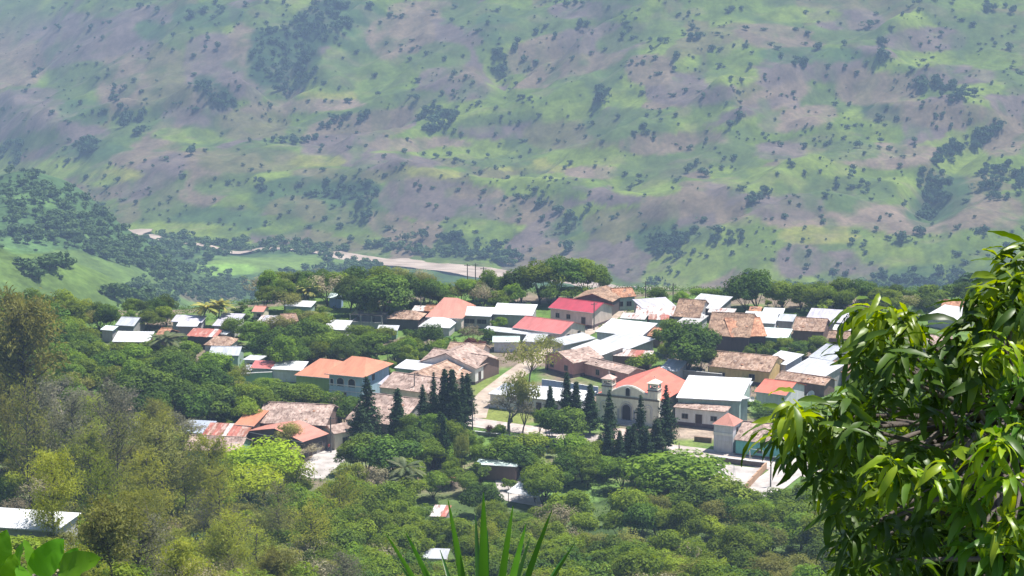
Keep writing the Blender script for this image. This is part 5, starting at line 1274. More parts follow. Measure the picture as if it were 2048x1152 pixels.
LM_EXTRA = [(60, 620, 'the far left slope'), (100, 760, 'the left grey thicket'), (90, 900, 'the tall pine trunks'), (250, 820, 'the left grey bushes'), (330, 1000, 'the lower left pines'), (480, 1090, 'the lower left thicket'),
            (620, 1040, 'the bottom thicket'), (720, 1010, 'the dry thicket'), (810, 950, 'the large plaza palm'), (965, 1080, 'the agave spikes'), (1180, 1080, 'the lower centre woods'), (1330, 1100, 'the lower right woods'),
            (1400, 960, 'the round tree by the court'), (1550, 1080, 'the mango branches'), (1110, 910, 'the plaza grove'), (350, 770, 'the dark left grove'), (750, 580, 'the big back mango trees'),
            (1100, 560, 'the back centre grove'), (1510, 580, 'the tall back right tree'), (700, 680, 'the central grove'), (1370, 690, 'the big central mango tree'), (1480, 930, 'the court')]
def auto_label(desc, px, py, hgt, typ):
    lms = sorted(((((px - a) ** 2 + 2.2 * (py - b) ** 2) ** .5, a, b, n) for a, b, n in LANDMARKS + LM_EXTRA))
    size = 'small ' if hgt < typ * .8 else 'tall ' if hgt > typ * 1.15 else ''
    for _, a, b, n in lms[:5]:
        dx, dy = px - a, py - b
        rel = ('left of' if dx < -8 else 'right of') if abs(dx) > abs(dy) * 1.3 else ('behind' if dy < 0 else 'in front of')
        for pre in (size, 'slightly ' + size if False else size):
            s = f'{pre}{desc} {rel} {n}'
            if s not in USED and len(s.split()) <= 16: USED.add(s); return s
    for _, a, b, n in lms[:3]:
        for _, a2, b2, n2 in lms[1:4]:
            if n2 == n: continue
            s = f'{size}{desc} between {n} and {n2}'
            if s not in USED and len(s.split()) <= 16: USED.add(s); return s
    return None
NTREE = {}
def plant(kind, px, py, h, w=None, var=None, label=None, crown=False, grp=None, g=None, sink=0.0, rz=None):
    """a tree whose foot is at photo pixel (px, py), or whose crown centre is there when crown is set"""
    vs = PROTO[kind]; v = R.randrange(len(vs)) if var is None else var
    H0, W0, parts_ = vs[v]
    p = at(px, py, .58 * h) if crown else at(px, py)
    z = float(H(p[0], p[1]))
    sh = h / H0; sw = (w / W0) if w else sh
    nm, cat, desc = KN[kind]
    if NTREE.get(nm, 0) >= 290: return None
    NTREE[nm] = NTREE.get(nm, 0) + 1
    cx, cy = project(p[0], p[1], z + h * .58)
    lb = label or auto_label(desc, float(cx), float(cy), h, H0)
    group = grp
    if lb is None:
        lb = f'{desc} among many alike in the wooded slope'; group = 'look alike trees of the wooded slope'
    root = thing(nm, lb, cat, (p[0], p[1], z - sink), R.uniform(0, 6.283) if rz is None else rz, group, scale=(sw, sw, sh))
    for n_, me in parts_:
        o = bpy.data.objects.new(n_, me); COL.objects.link(o); o.parent = root
    return root

# ---- trees placed one by one (foot or crown centre read off the photograph)
S = 9.3
def T(kind, px, py, hpx, wpx, label=None, var=None, foot=None):
    """crown spans hpx by wpx photo pixels around (px, py); foot is the pixel row of the trunk foot"""
    top = py - hpx / 2; ft = foot if foot is not None else py + hpx * .62
    p = at(px, ft); s = FPX / p[1]
    h = (ft - top) / s / 0.97
    return plant(kind, px, ft, h, wpx / s * (1.28 if kind not in ('norfolk', 'cypress') else 1.18), var, label)
T('mango', 770, 578, 80, 105, 'large dark mango tree behind the clay roofs, left of centre at the back', foot=640); T('mango', 722, 590, 70, 70, foot=635); T('mango', 815, 572, 70, 60, foot=620)
T('yellow', 745, 612, 50, 26, 'slender bright green young tree before the big dark mango', foot=648); T('broad', 880, 585, 50, 60, foot=615); T('olive', 845, 570, 60, 60, foot=610)
T('broad', 930, 580, 50, 50, foot=612); T('mango', 960, 588, 48, 50, foot=612); T('broad', 1000, 598, 40, 46, foot=622)
T('mango', 1040, 565, 70, 70, foot=610); T('broad', 1080, 555, 80, 80, foot=608); T('mango', 1120, 548, 85, 80, foot=602); T('broad', 1165, 552, 80, 70, foot=598); T('mango', 1200, 562, 70, 50, foot=596); T('broad', 1140, 590, 45, 60, foot=606)
T('mango', 1100, 590, 50, 50, foot=612)
T('mango', 1512, 570, 85, 80, 'tallest dark tree on the skyline of the right back row', foot=622); T('mango', 1490, 590, 60, 70, foot=622); T('slim', 1455, 592, 44, 24, 'narrow dark column shaped tree beside the white top roof', foot=616); T('broad', 1560, 588, 60, 60, foot=620)
T('broad', 1600, 590, 55, 50, foot=620); T('mango', 1640, 588, 62, 46, foot=616); T('broad', 1668, 590, 60, 50, foot=618); T('mango', 1715, 588, 66, 60, foot=622); T('broad', 1760, 600, 50, 60, foot=630)
T('olive', 1800, 605, 40, 70, foot=634); T('yellow', 1640, 610, 36, 60, foot=628); T('broad', 1400, 588, 30, 40, foot=606); T('broad', 1430, 590, 26, 30, foot=606); T('broad', 1860, 590, 46, 60, foot=618); T('mango', 1910, 585, 40, 60, foot=612)
T('brown', 655, 572, 60, 80, 'grey green wide tree at the back left behind mint hut', foot=612); T('mango', 700, 575, 60, 60, foot=620); T('olive', 570, 596, 46, 60, 'olive green domed tree above the white back roof', foot=628)
T('slim', 482, 622, 52, 30, 'black green narrow tree right of the coconut palms', foot=652); T('brown', 535, 572, 50, 80, 'greyish tree on the edge of the valley at left', foot=604); T('mango', 620, 560, 46, 50, foot=596)
T('broad', 330, 630, 40, 40, foot=652); T('broad', 300, 640, 36, 50, foot=660)
T('mango', 865, 668, 56, 56, 'round black green mango in front of the white hipped house', foot=705); T('brown', 945, 665, 44, 46, foot=692); T('shrubd', 975, 668, 34, 40, foot=684); T('redtree', 940, 690, 36, 46, 'dark red leaved tree behind the courtyard house', foot=706)
T('broad', 1000, 645, 24, 34, foot=658)
T('feather', 1055, 712, 56, 90, 'flat topped brown feathery tree leaning over the sandy street', foot=800, var=0); T('feather', 1095, 690, 34, 60, foot=740, var=1)
T('olive', 1045, 790, 130, 60, 'tall thin open tree in front of the municipal white roof', foot=868)
T('mango', 1372, 690, 110, 110, 'largest dark mango tree in the middle of the village', foot=748); T('broad', 1335, 665, 60, 60, foot=710); T('mango', 1400, 712, 60, 56, foot=752); T('shrub', 1290, 722, 34, 50, foot=742); T('shrub', 1265, 728, 30, 36, foot=742)
T('shrub', 1300, 690, 20, 26, foot=700); T('broad', 1340, 700, 50, 40, foot=735)
T('shrub', 1530, 690, 26, 50, foot=702); T('shrubd', 1510, 692, 28, 40, foot=704); T('broad', 1570, 690, 34, 40, foot=708); T('mango', 1600, 695, 34, 40, foot=715); T('broad', 1635, 690, 44, 40, foot=716); T('broad', 1580, 650, 18, 34, foot=656); T('broad', 1700, 700, 40, 50, foot=722)
T('shrub', 1520, 815, 30, 60, foot=832); T('shrubd', 1490, 808, 24, 30, foot=822); T('shrub', 1560, 822, 26, 50, foot=838); T('shrubd', 1540, 835, 24, 50, foot=846); T('broad', 1490, 762, 16, 26, foot=770)
# central grove
for a in [('mango', 560, 680, 70, 70, 720), ('mango', 620, 672, 80, 80, 712), ('broad', 660, 690, 60, 70, 722), ('mango', 700, 690, 60, 70, 726), ('broad', 745, 690, 60, 70, 724), ('mango', 790, 705, 40, 50, 726), ('broad', 820, 690, 40, 50, 714),
          ('broad', 640, 655, 60, 60, 690), ('olive', 560, 650, 50, 60, 680), ('broad', 510, 665, 50, 60, 695), ('mango', 530, 690, 50, 60, 720), ('broad', 770, 665, 30, 40, 684), ('broad', 720, 665, 40, 50, 692), ('mango', 850, 712, 22, 40, 720), ('broad', 890, 690, 22, 40, 700),
          ('broad', 780, 735, 30, 34, 748), ('mango', 600, 700, 40, 60, 722), ('olive', 620, 635, 34, 50, 655), ('broad', 465, 655, 46, 50, 684)]:
    T(a[0], a[1], a[2], a[3], a[4], foot=a[5])
for (x, y) in [(578, 705), (588, 712), (655, 714), (640, 718), (880, 702), (470, 835), (610, 700), (735, 705), (905, 690), (450, 842), (700, 712)]: plant('banana', x, y + 6, 3.4 + R.random())
# left dark grove
for a in [('mango', 300, 770, 90, 110, 830), ('mango', 350, 740, 90, 100, 800), ('mango', 410, 760, 90, 100, 820), ('mango', 330, 720, 70, 90, 770), ('broad', 270, 715, 60, 80, 755), ('broad', 430, 730, 60, 80, 775), ('mango', 375, 790, 90, 90, 845),
          ('broad', 300, 740, 60, 60, 790), ('yellow', 285, 735, 40, 60, 770), ('mango', 470, 790, 60, 70, 838), ('broad', 400, 815, 46, 50, 845), ('mango', 560, 790, 70, 80, 835), ('broad', 610, 800, 76, 80, 838), ('mango', 520, 790, 60, 70, 828),
          ('broad', 640, 820, 40, 50, 845), ('brown', 665, 805, 50, 40, 838), ('mango', 230, 790, 60, 70, 830), ('olive', 480, 745, 46, 46, 775), ('broad', 535, 770, 30, 60, 790), ('yellow', 660, 838, 22, 50, 848), ('broad', 370, 700, 40, 50, 728), ('broad', 250, 700, 34, 60, 722), ('broad', 440, 845, 20, 40, 856),
          ('mango', 170, 690, 60, 60, 735), ('broad', 130, 660, 60, 70, 705), ('broad', 205, 730, 40, 50, 760), ('mango', 255, 640, 16, 30, 650), ('broad', 250, 668, 16, 40, 676)]:
    T(a[0], a[1], a[2], a[3], a[4], foot=a[5])
# plaza conifers
T('norfolk', 735, 812, 128, 66, 'broad dark double conifer left of the slim cypress', foot=885); T('norfolk', 720, 845, 100, 50, foot=895); T('cypress', 796, 830, 112, 32, 'slender dark cypress standing alone below the cream house', foot=888, var=0)
for (x, y, hh, ww, f) in [(846, 815, 100, 40, 880), (868, 800, 120, 38, 876), (890, 800, 130, 34, 880), (905, 790, 110, 36, 880), (925, 800, 120, 38, 890), (935, 780, 70, 26, 840), (915, 850, 140, 50, 915), (880, 870, 100, 50, 915), (840, 870, 60, 40, 905),
                        (1133, 790, 96, 26, 862), (1180, 808, 84, 30, 870), (1218, 835, 120, 42, 905), (1280, 840, 110, 40, 915), (1258, 890, 80, 36, 935), (1240, 900, 80, 40, 935), (1300, 900, 60, 40, 925), (1200, 905, 80, 40, 940), (1216, 895, 100, 44, 948), (1238, 905, 96, 40, 950), (1266, 895, 104, 42, 946), (1292, 900, 100, 40, 946), (1312, 880, 90, 34, 925), (1152, 800, 80, 26, 862), (1100, 800, 60, 22, 850)]:
    T('norfolk' if ww > 36 else 'cypress', x, y, hh, ww, foot=f)
T('norfolk', 1331, 828, 126, 50, 'tall tiered conifer at the right corner of the church front', foot=906)
for a in [('bare', 1015, 812, 84, 100, 868), ('mango', 1135, 842, 76, 76, 892), ('mango', 1105, 845, 70, 64, 892), ('broad', 1080, 840, 60, 30, 870), ('broad', 860, 850, 60, 60, 900), ('mango', 830, 880, 60, 70, 925), ('broad', 880, 900, 50, 60, 935),
          ('mango', 780, 905, 90, 110, 965), ('mango', 730, 900, 80, 100, 955), ('broad', 700, 910, 60, 60, 950), ('broad', 820, 940, 60, 70, 985), ('broad', 1010, 895, 60, 80, 945), ('broad', 1060, 890, 60, 80, 940), ('mango', 1040, 905, 60, 80, 950),
          ('broad', 1140, 900, 76, 80, 955), ('broad', 1165, 915, 70, 70, 965), ('mango', 1130, 930, 60, 60, 975), ('broad', 970, 935, 30, 30, 950), ('slim', 960, 935, 50, 30, 965), ('broad', 1090, 950, 70, 76, 1000), ('broad', 1070, 965, 50, 50, 1005), ('mango', 970, 985, 60, 70, 1035),
          ('olive', 925, 880, 70, 30, 965), ('broad', 905, 925, 30, 30, 955), ('redtree', 978, 858, 22, 20, 872), ('broad', 1205, 930, 40, 60, 958), ('broad', 1300, 880, 30, 40, 905),
          ('broad', 1370, 950, 110, 190, 1020), ('broad', 1430, 980, 80, 120, 1035), ('yellow', 1330, 935, 60, 90, 980), ('mango', 1390, 985, 80, 110, 1045), ('broad', 1320, 975, 80, 90, 1030), ('lime', 528, 925, 90, 150, 1000), ('lime', 500, 972, 80, 120, 1040), ('lime', 575, 945, 60, 80, 1010),
          ('broad', 1500, 1000, 50, 60, 1035), ('shruby', 1470, 975, 20, 30, 985), ('olive', 575, 865, 60, 60, 910), ('brown', 605, 900, 30, 60, 920), ('mango', 425, 935, 50, 80, 980), ('broad', 390, 940, 50, 60, 980), ('mango', 350, 955, 40, 60, 985)]:
    T(a[0], a[1], a[2], a[3], a[4], foot=a[5])
# palms
def palm(px, py, foot, wpx, var, label):
    p = at(px, foot); s = FPX / p[1]; return plant('palm', px, foot, (foot - py) / s * 9 / 7.7, wpx / s, var, label)
palm(403, 612, 657, 72, 0, 'yellowish coconut palm, left one of the pair before the grey roofs'); palm(437, 608, 657, 62, 1, 'yellowish coconut palm, right one of the pair before the grey roofs')
palm(344, 668, 720, 84, 2, 'green coconut palm in front of the rust striped roof'); palm(610, 580, 622, 64, 0, 'yellow coconut palm behind the white back roof'); palm(815, 936, 1010, 92, 2, 'large drooping palm at the edge of the park')
palm(800, 950, 1012, 66, 2, 'lower half hidden palm beside the large drooping one'); palm(940, 868, 905, 34, 2, 'small palm beside the plaza lamp pole'); palm(600, 1005, 1040, 46, 2, 'small blue green palm below the lime tree'); palm(690, 728, 745, 26, 0, 'small yellow palm behind the orange roof')
palm(252, 838, 870, 60, 2, 'palm with pale fronds in the left grey thicket')
# tall pines on the near left spur
def pine(px, top, foot, wpx, var, label=None, near=None):
    p = at(px, foot); s = FPX / p[1]; h = (foot - top) / s / .98
    return plant('pine', px, foot, h, wpx / s * .85, var, label)
pine(62, 585, 1010, 190, 7, 'tallest thin trunked pine at the far left edge'); pine(85, 740, 1010, 120, 3); pine(230, 760, 1020, 120, 3); pine(110, 900, 1120, 110, 0, 'thin pine standing in front of the bottom left zinc roof')
pine(330, 840, 1080, 150, 1); pine(300, 900, 1120, 120, 4); pine(420, 870, 1080, 90, 0); pine(25, 700, 980, 110, 1); pine(150, 790, 1010, 110, 3); pine(180, 860, 1060, 120, 4); pine(240, 830, 1080, 110, 5); pine(60, 760, 1040, 100, 5); pine(440, 930, 1120, 100, 6); pine(560, 960, 1120, 100, 5); pine(680, 940, 1100, 90, 6); pine(200, 900, 1130, 100, 6); pine(370, 850, 1060, 110, 5)
for a in [(130, 800, 110, 'bare', 150), (60, 840, 100, 'bare', 130), (190, 820, 100, 'bare', 110), (280, 850, 80, 'yellow', 90), (100, 770, 90, 'bare', 100), (330, 830, 60, 'bare', 90), (160, 880, 90, 'yellow', 90), (240, 790, 80, 'bare', 90), (390, 850, 50, 'bare', 80), (30, 880, 90, 'yellow', 100)]:
    T(a[3], a[0], a[1], a[2], a[4], foot=a[1] + a[2] * .8)

for a in [('shrub', 878, 1046, 20, 50, 1056), ('broad', 905, 1050, 34, 50, 1070), ('shrub', 850, 1048, 20, 30, 1058), ('broad', 868, 1136, 30, 70, 1158), ('broad', 905, 1130, 30, 50, 1150), ('shrub', 765, 1128, 16, 30, 1138), ('broad', 1045, 1040, 34, 60, 1062), ('broad', 1080, 1030, 40, 50, 1060), ('shrub', 1000, 1030, 26, 40, 1045), ('yellow', 15, 1095, 66, 110, 1140), ('broad', 75, 1100, 62, 100, 1145), ('olive', 130, 1085, 70, 80, 1130), ('yellow', 150, 1050, 60, 60, 1095),
  ('shrub', 240, 694, 24, 44, 702), ('shrubd', 285, 696, 24, 44, 704), ('shrub', 215, 670, 18, 36, 676), ('shrubd', 255, 662, 16, 34, 668), ('shrub', 370, 662, 12, 26, 667), ('shrubd', 398, 664, 12, 28, 668), ('shrub', 452, 664, 14, 30, 669), ('shrubd', 440, 682, 12, 24, 687), ('shrub', 385, 692, 20, 40, 699), ('broad', 300, 700, 40, 60, 722), ('shrub', 430, 712, 18, 40, 720), ('shrub', 470, 718, 18, 36, 726), ('broad', 590, 628, 24, 36, 640), ('shrub', 640, 622, 18, 36, 630), ('shrub', 660, 668, 16, 40, 674), ('shrubd', 520, 640, 10, 24, 644),
  ('broad', 655, 800, 50, 56, 838), ('mango', 700, 806, 34, 50, 832), ('broad', 610, 790, 50, 60, 830), ('mango', 350, 800, 90, 110, 850), ('mango', 430, 800, 80, 100, 850), ('broad', 1200, 900, 60, 60, 945), ('broad', 1240, 940, 60, 70, 985), ('broad', 1290, 930, 50, 60, 970), ('mango', 1110, 960, 60, 60, 1000), ('broad', 1000, 860, 26, 30, 880), ('broad', 900, 870, 70, 60, 925), ('broad', 860, 905, 50, 50, 945), ('mango', 800, 860, 40, 50, 890), ('broad', 820, 855, 60, 50, 895), ('broad', 955, 905, 40, 40, 940), ('slim', 960, 940, 60, 36, 975), ('broad', 930, 960, 40, 50, 990), ('broad', 870, 960, 50, 60, 1000), ('broad', 1475, 990, 30, 60, 1015), ('broad', 1560, 1000, 60, 90, 1040), ('broad', 1640, 1010, 80, 90, 1060), ('broad', 1600, 1060, 80, 110, 1110), ('mango', 1660, 1090, 80, 90, 1140)]:
    T(a[0], a[1], a[2], a[3], a[4], foot=a[5])
# ---- filled in with random trees of the right mixture
def inpoly(x, y, P):
    c = False; n = len(P)
    for i in range(n):
        x1, y1 = P[i]; x2, y2 = P[(i + 1) % n]
        if (y1 > y) != (y2 > y) and x < (x2 - x1) * (y - y1) / (y2 - y1) + x1: c = not c
    return c
KEEP2 = [(600, 895, 672, 950, 450), (935, 838, 1110, 866, 490), (1340, 886, 1600, 925, 480), (1430, 925, 1560, 985, 450), (955, 700, 1110, 842, 510), (983, 925, 1035, 955, 440), (862, 1012, 900, 1032, 425), (1012, 982, 1066, 1012, 430), (850, 1098, 890, 1114, 385),
         (690, 788, 800, 830, 480), (800, 795, 900, 815, 500), (540, 943, 572, 958, 440), (0, 1008, 135, 1062, 300)]
def blocked(x0, y0, x1, y1, d, frac=.10):
    for (a, b, c, e, dd) in KEEP + KEEP2:
        if d > dd + 8: continue
        ix = min(x1, c) - max(x0, a); iy = min(y1, e) - max(y0, b)
        if ix > 0 and iy > 0 and ix * iy > frac * (c - a) * (e - b) * .5 + 40: return True
    return False
def infoot(p, r):
    for O, u, v, w, D in FOOT:
        q = p[:2] - O; a, b = q @ u, q @ v
        if -r < a < w + r and -r < b < D + r: return True
    return False
def fill(poly, kinds, n, hr, sep, seed, frac=.10, keepcheck=True):
    r_ = random.Random(seed); xs = [p[0] for p in poly]; ys = [p[1] for p in poly]; pts = []; tries = 0
    while len(pts) < n and tries < n * 40:
        tries += 1; x = r_.uniform(min(xs), max(xs)); y = r_.uniform(min(ys), max(ys))
        if not inpoly(x, y, poly): continue
        if any(((x - a) ** 2 + (1.7 * (y - b)) ** 2) < sep ** 2 for a, b in pts): continue
        k = r_.choices([q[0] for q in kinds], [q[1] for q in kinds])[0]; H0, W0, _ = PROTO[k][0]
        h = H0 * r_.uniform(*hr)
        p = at(x, y, .58 * h); s = FPX / p[1]; wv = W0 * h / H0
        if infoot(p, .8): continue
        if keepcheck and blocked(x - wv / 2 * s * .85, y - h * .42 * s, x + wv / 2 * s * .85, y + h * .3 * s, p[1], frac): continue
        pts.append((x, y)); R.seed(seed * 1000 + len(pts)); plant(k, x, y, h, crown=True)
MIX = [('broad', 5), ('mango', 4), ('yellow', 1.5), ('shrub', 2), ('olive', 1)]
fill([(470, 545), (700, 540), (830, 545), (880, 560), (1010, 560), (1040, 590), (860, 600), (700, 610), (640, 600), (500, 620)], [('mango', 3), ('broad', 4), ('olive', 1), ('brown', 1)], 26, (.7, 1.0), 26, 1)
fill([(1220, 580), (1340, 590), (1480, 600), (1700, 575), (2100, 590), (2100, 640), (1700, 615), (1500, 612), (1350, 600)], [('mango', 3), ('broad', 4), ('shrub', 3)], 40, (.5, .9), 22, 2)
fill([(200, 700), (330, 690), (480, 700), (640, 700), (700, 730), (690, 830), (530, 812), (440, 835), (350, 835), (220, 800)], MIX, 55, (.6, 1.05), 30, 3)
fill([(430, 620), (700, 640), (790, 655), (870, 672), (950, 690), (860, 705), (780, 712), (620, 712), (500, 705), (470, 660)], MIX + [('banana', 2)], 60, (.45, .9), 22, 4)
fill([(0, 600), (150, 600), (240, 640), (225, 690), (240, 760), (220, 830), (100, 800), (0, 780)], [('broad', 4), ('mango', 4), ('olive', 2), ('yellow', 2)], 55, (.7, 1.1), 28, 5)
fill([(230, 600), (330, 610), (340, 630), (260, 636), (200, 645), (190, 620)], [('broad', 3), ('shrub', 2), ('mango', 2)], 12, (.4, .7), 22, 6)
fill([(0, 780), (230, 820), (350, 840), (350, 900), (440, 930), (460, 1020), (560, 1040), (600, 990), (700, 1000), (700, 1200), (0, 1200)], [('pine', 4), ('yellow', 3), ('broad', 1.6), ('olive', 3), ('brown', 2.4), ('shruby', 2)], 150, (.7, 1.15), 26, 7)
fill([(590, 960), (700, 940), (820, 975), (880, 960), (930, 1000), (1040, 1050), (1130, 1000), (1300, 960), (1480, 1000), (1720, 960), (1900, 1200), (700, 1200), (560, 1040)], [('broad', 6), ('yellow', 2), ('olive', 2), ('shrub', 2), ('mango', 1.2), ('brown', 1)], 170, (.7, 1.1), 26, 8)
fill([(830, 860), (940, 880), (1000, 900), (1300, 900), (1340, 940), (1240, 960), (1140, 980), (1060, 980), (960, 970), (830, 960)], [('shrub', 3), ('broad', 3), ('shrubd', 2), ('cypress', .6)], 40, (.5, .9), 24, 9)
fill([(190, 650), (330, 700), (420, 705), (470, 720), (480, 690), (330, 660), (300, 690), (220, 690)], [('shrub', 3), ('shrubd', 2), ('broad', 1)], 26, (.6, 1.1), 16, 10)
fill([(1440, 690), (1500, 680), (1600, 680), (1690, 690), (1690, 715), (1600, 712), (1500, 705)], [('shrub', 3), ('shrubd', 3)], 16, (.7, 1.1), 14, 11)
fill([(690, 985), (850, 1000), (1000, 1020), (1100, 1020), (1150, 1160), (690, 1160)], [('broad', 5), ('yellow', 1.5), ('shrub', 1), ('mango', 1), ('olive', 1)], 46, (.75, 1.05), 24, 16, frac=.3)
fill([(0, 1080), (1750, 1080), (1750, 1220), (0, 1220)], [('broad', 5), ('yellow', 2), ('olive', 2), ('shruby', 3), ('pine', .8)], 130, (.6, .95), 24, 12)
fill([(820, 600), (1000, 600), (1100, 600), (1100, 640), (950, 655), (820, 650)], [('shrub', 3), ('shrubd', 2)], 14, (.7, 1.2), 12, 13)

fill([(480, 640), (960, 600), (1230, 605), (1440, 600), (1720, 630), (1700, 840), (1480, 850), (1330, 740), (1180, 700), (1100, 690), (960, 720), (790, 760), (640, 720), (480, 700)], [('shrub', 4), ('shrubd', 3), ('banana', .5), ('broad', 1.2), ('shruby', .8)], 110, (.5, 1.0), 13, 14, frac=.05)
fill([(0, 590), (350, 590), (350, 650), (240, 690), (0, 680)], [('broad', 4), ('mango', 3), ('shrub', 2)], 34, (.5, .8), 20, 15)
fill([(1710, 700), (2260, 660), (2260, 1160), (1740, 1160), (1700, 900)], [('mango', 3), ('yellow', 2), ('olive', 2), ('broad', 3), ('lime', .3)], 80, (.7, 1.05), 40, 17)

# undergrowth under the woods: one mass of leafy clumps nobody could count
g = np.random.default_rng(77)
NU = 26000
X = g.uniform(-150, 150, NU); Y = g.uniform(110, 640, NU)
Z = H(X, Y); PX, PY = project(X, Y, Z)
m = (np.abs(PX - 1024) < 1200) & (PY < 1500)
vil = (PY < 905) & (PX > 480) | (PY < 870) & (PX > 920)
lane = np.zeros(NU, bool)
for (a, b, c, e, dd) in KEEP2 + [(925, 820, 1350, 905, 0), (1330, 860, 1700, 1000, 0)]: lane |= (PX > a - 6) & (PX < c + 6) & (PY > b - 4) & (PY < e + 8)
m &= ~lane & ~(vil & (vnoise(X / 9, Y / 9, 5) < .5) & (Y > 440) & (Y < 612))
for O, u, v, w, D in FOOT:
    a = (X - O[0]) * u[0] + (Y - O[1]) * u[1]; b = (X - O[0]) * v[0] + (Y - O[1]) * v[1]; m &= ~((a > -.7) & (a < w + .7) & (b > -.7) & (b < D + .7))
X, Y, Z = X[m], Y[m], Z[m]
k = 7
P = np.repeat(np.stack([X, Y, Z], 1), k, 0) + g.normal(0, 1, (len(X) * k, 3)) * np.array([.75, .75, 0]) ; P[:, 2] += np.abs(g.normal(0, .42, len(P))) + .1
V, F = quads(P, np.tile([0, 0, 1.], (len(P), 1)), .40, g, 1.3, .6)
u_ = link('undergrowth', mesh_np('undergrowth', V, F, LM['under'])); u_['kind'] = 'stuff'

# ------------------------------------------------------------------ far trees
def blob_proto(seed, n=80, squat=.85):
    g = np.random.default_rng(seed); c = [np.array([0, 0, .55])] + [np.array([g.normal(0, .2), g.normal(0, .2), .55 + g.normal(0, .13)]) for _ in range(4)]
    P, N = [], []
    for q in c:
        d = sphere_pts(n // 5, g); P.append(q + d * .26 * np.array([1, 1, squat])); N.append(d)
    V, F = quads(np.concatenate(P), np.concatenate(N) + np.array([0, 0, .1]), .25, g, 1.2, .16)
    tv = np.array([(-.03, 0, -.05), (.03, 0, -.05), (.02, 0, .5), (-.02, 0, .5), (0, -.03, -.05), (0, .03, -.05), (0, .02, .5), (0, -.02, .5)])
    V = np.concatenate([V, tv]); F = np.concatenate([F, np.array([[0, 1, 2, 3], [4, 5, 6, 7]]) + len(V) - 8]); mi = np.zeros(len(F), int); mi[-2:] = 1
    return V, F, mi
BP = [blob_proto(900 + i) for i in range(6)]
def blob_mass(name, pts, hs, ws, mat='far'):
    Vs, Fs, Ms = [], [], []; o = 0; g = np.random.default_rng(5)
    for i, (p, h, w) in enumerate(zip(pts, hs, ws)):
        V, F, mi = BP[i % 6]; a = g.uniform(0, 6.28); c, s_ = math.cos(a), math.sin(a)
        V2 = np.stack([(V[:, 0] * c - V[:, 1] * s_) * w, (V[:, 0] * s_ + V[:, 1] * c) * w, V[:, 2] * h], 1) + p
        Vs.append(V2); Fs.append(F + o); Ms.append(mi); o += len(V)
    o_ = link(name, mesh_np(name, np.concatenate(Vs), np.concatenate(Fs), None, mats=[LM[mat], BARK], mi=np.concatenate(Ms))); o_['kind'] = 'stuff'; return o_
BIGW = {(565, 100), (650, 45), (590, 160), (430, 190), (170, 293), (265, 250), (868, 243), (1000, 130), (1205, 193), (1890, 182), (2010, 365), (1880, 385), (1970, 275), (1890, 315), (960, 500), (1900, 580), (1340, 490), (25, 310)}
def wood_pts(table, hr, g, seed, keepsep=True):
    pts, hs = [], []
    for (cx, cy, rx_, ry_, ang, n) in table:
        c, s_ = math.cos(math.radians(ang)), math.sin(math.radians(ang))
        n = int(n * (.72 if (cx, cy) in BIGW or hr[1] < 9 else .26))
        r_ = np.sqrt(g.uniform(0, 1.25, n)); a = g.uniform(0, 6.283, n); u = r_ * np.cos(a) * rx_ + g.normal(0, 2, n); v = r_ * np.sin(a) * ry_ + g.normal(0, 1.5, n)
        for q in range(n):
            x, y = cx + u[q] * c - v[q] * s_, cy + u[q] * s_ + v[q] * c
            if y < -6 or x < -20 or x > 2070: continue
            p = at(x, y, 0, 700)
            if abs(p[1] - (float(river_y(p[0])) - 28)) < (20 + 40 * math.exp(-((p[0] + 362) / 40) ** 2) + 16 * math.exp(-((p[0] - 0) / 110) ** 2)) * (0.1 if -320 < p[0] < -150 else 1): continue
            pts.append(p); hs.append(g.uniform(*hr))
    return np.array(pts), np.array(hs)
g = np.random.default_rng(31)
P, h = wood_pts(WOODS, (3.2, 9.0), g, 1); blob_mass('far_hillside_woods', P, h, h * g.uniform(.9, 1.3, len(h)))
P, h = wood_pts(VALLEY_WOODS, (2.6, 7.5), g, 2); blob_mass('valley_woods', P, h, h * g.uniform(1.0, 1.5, len(h)), 'vfar')
# scrub all over the hillside and valley floor, too small to count
g = np.random.default_rng(32); n = 5600; px = g.uniform(-10, 2058, n); py = g.uniform(-4, 600, n) 
pts, hs = [], []
for q_, (x, y) in enumerate(zip(px, py)):
    if vnoise(x / 60, y / 30, 141) + .35 * vnoise(x / 17, y / 12, 142) < (.70 if q_ % 2 else .34): continue
    if 380 < x < 690 and 514 < y < 548 or x < 330 and 505 < y < 600 and g.random() < .7: continue
    p = at(x, y, 0, 700)
    if abs(p[1] - (float(river_y(p[0])) - 28)) < 45: continue
    pts.append(p); hs.append(g.uniform(.9, 2.4) if q_ % 2 else g.uniform(2.0, 4.6) * (g.random() < .15) )
hs = np.array(hs); pts = np.array(pts)[hs > .5]; hs = hs[hs > .5]; blob_mass('hillside_scrub', pts, hs, hs * g.uniform(1.0, 2.0, len(hs)))
# the woods and scrub go on outside the picture
g = np.random.default_rng(34)
def outside(n, xr, yr, hr, dens):
    X = g.uniform(-xr, xr, n); Y = g.uniform(*yr, n); Z = H(X, Y); PX, PY = project(X, Y, Z)
    mg = 25 + 6.5 * FPX / Y; m = ((PX < -mg) | (PX > 2048 + mg) & ((Y > 700) | (PX > 2240))) & (vnoise(X / dens, Y / dens, 161) > .36); h = g.uniform(*hr, int(m.sum()))
    return np.stack([X, Y, Z], 1)[m], h
P1, h1 = outside(5200, 240, (130, 640), (4.5, 9.5), 30)
blob_mass('outer_woodland', P1, h1, h1 * g.uniform(.9, 1.3, len(h1)), 'broad')
P2, h2 = outside(5200, 990, (760, 3000), (3.0, 8.0), 60)
blob_mass('outer_hill_scrub', P2, h2, h2 * g.uniform(.9, 1.4, len(h2)), 'far')
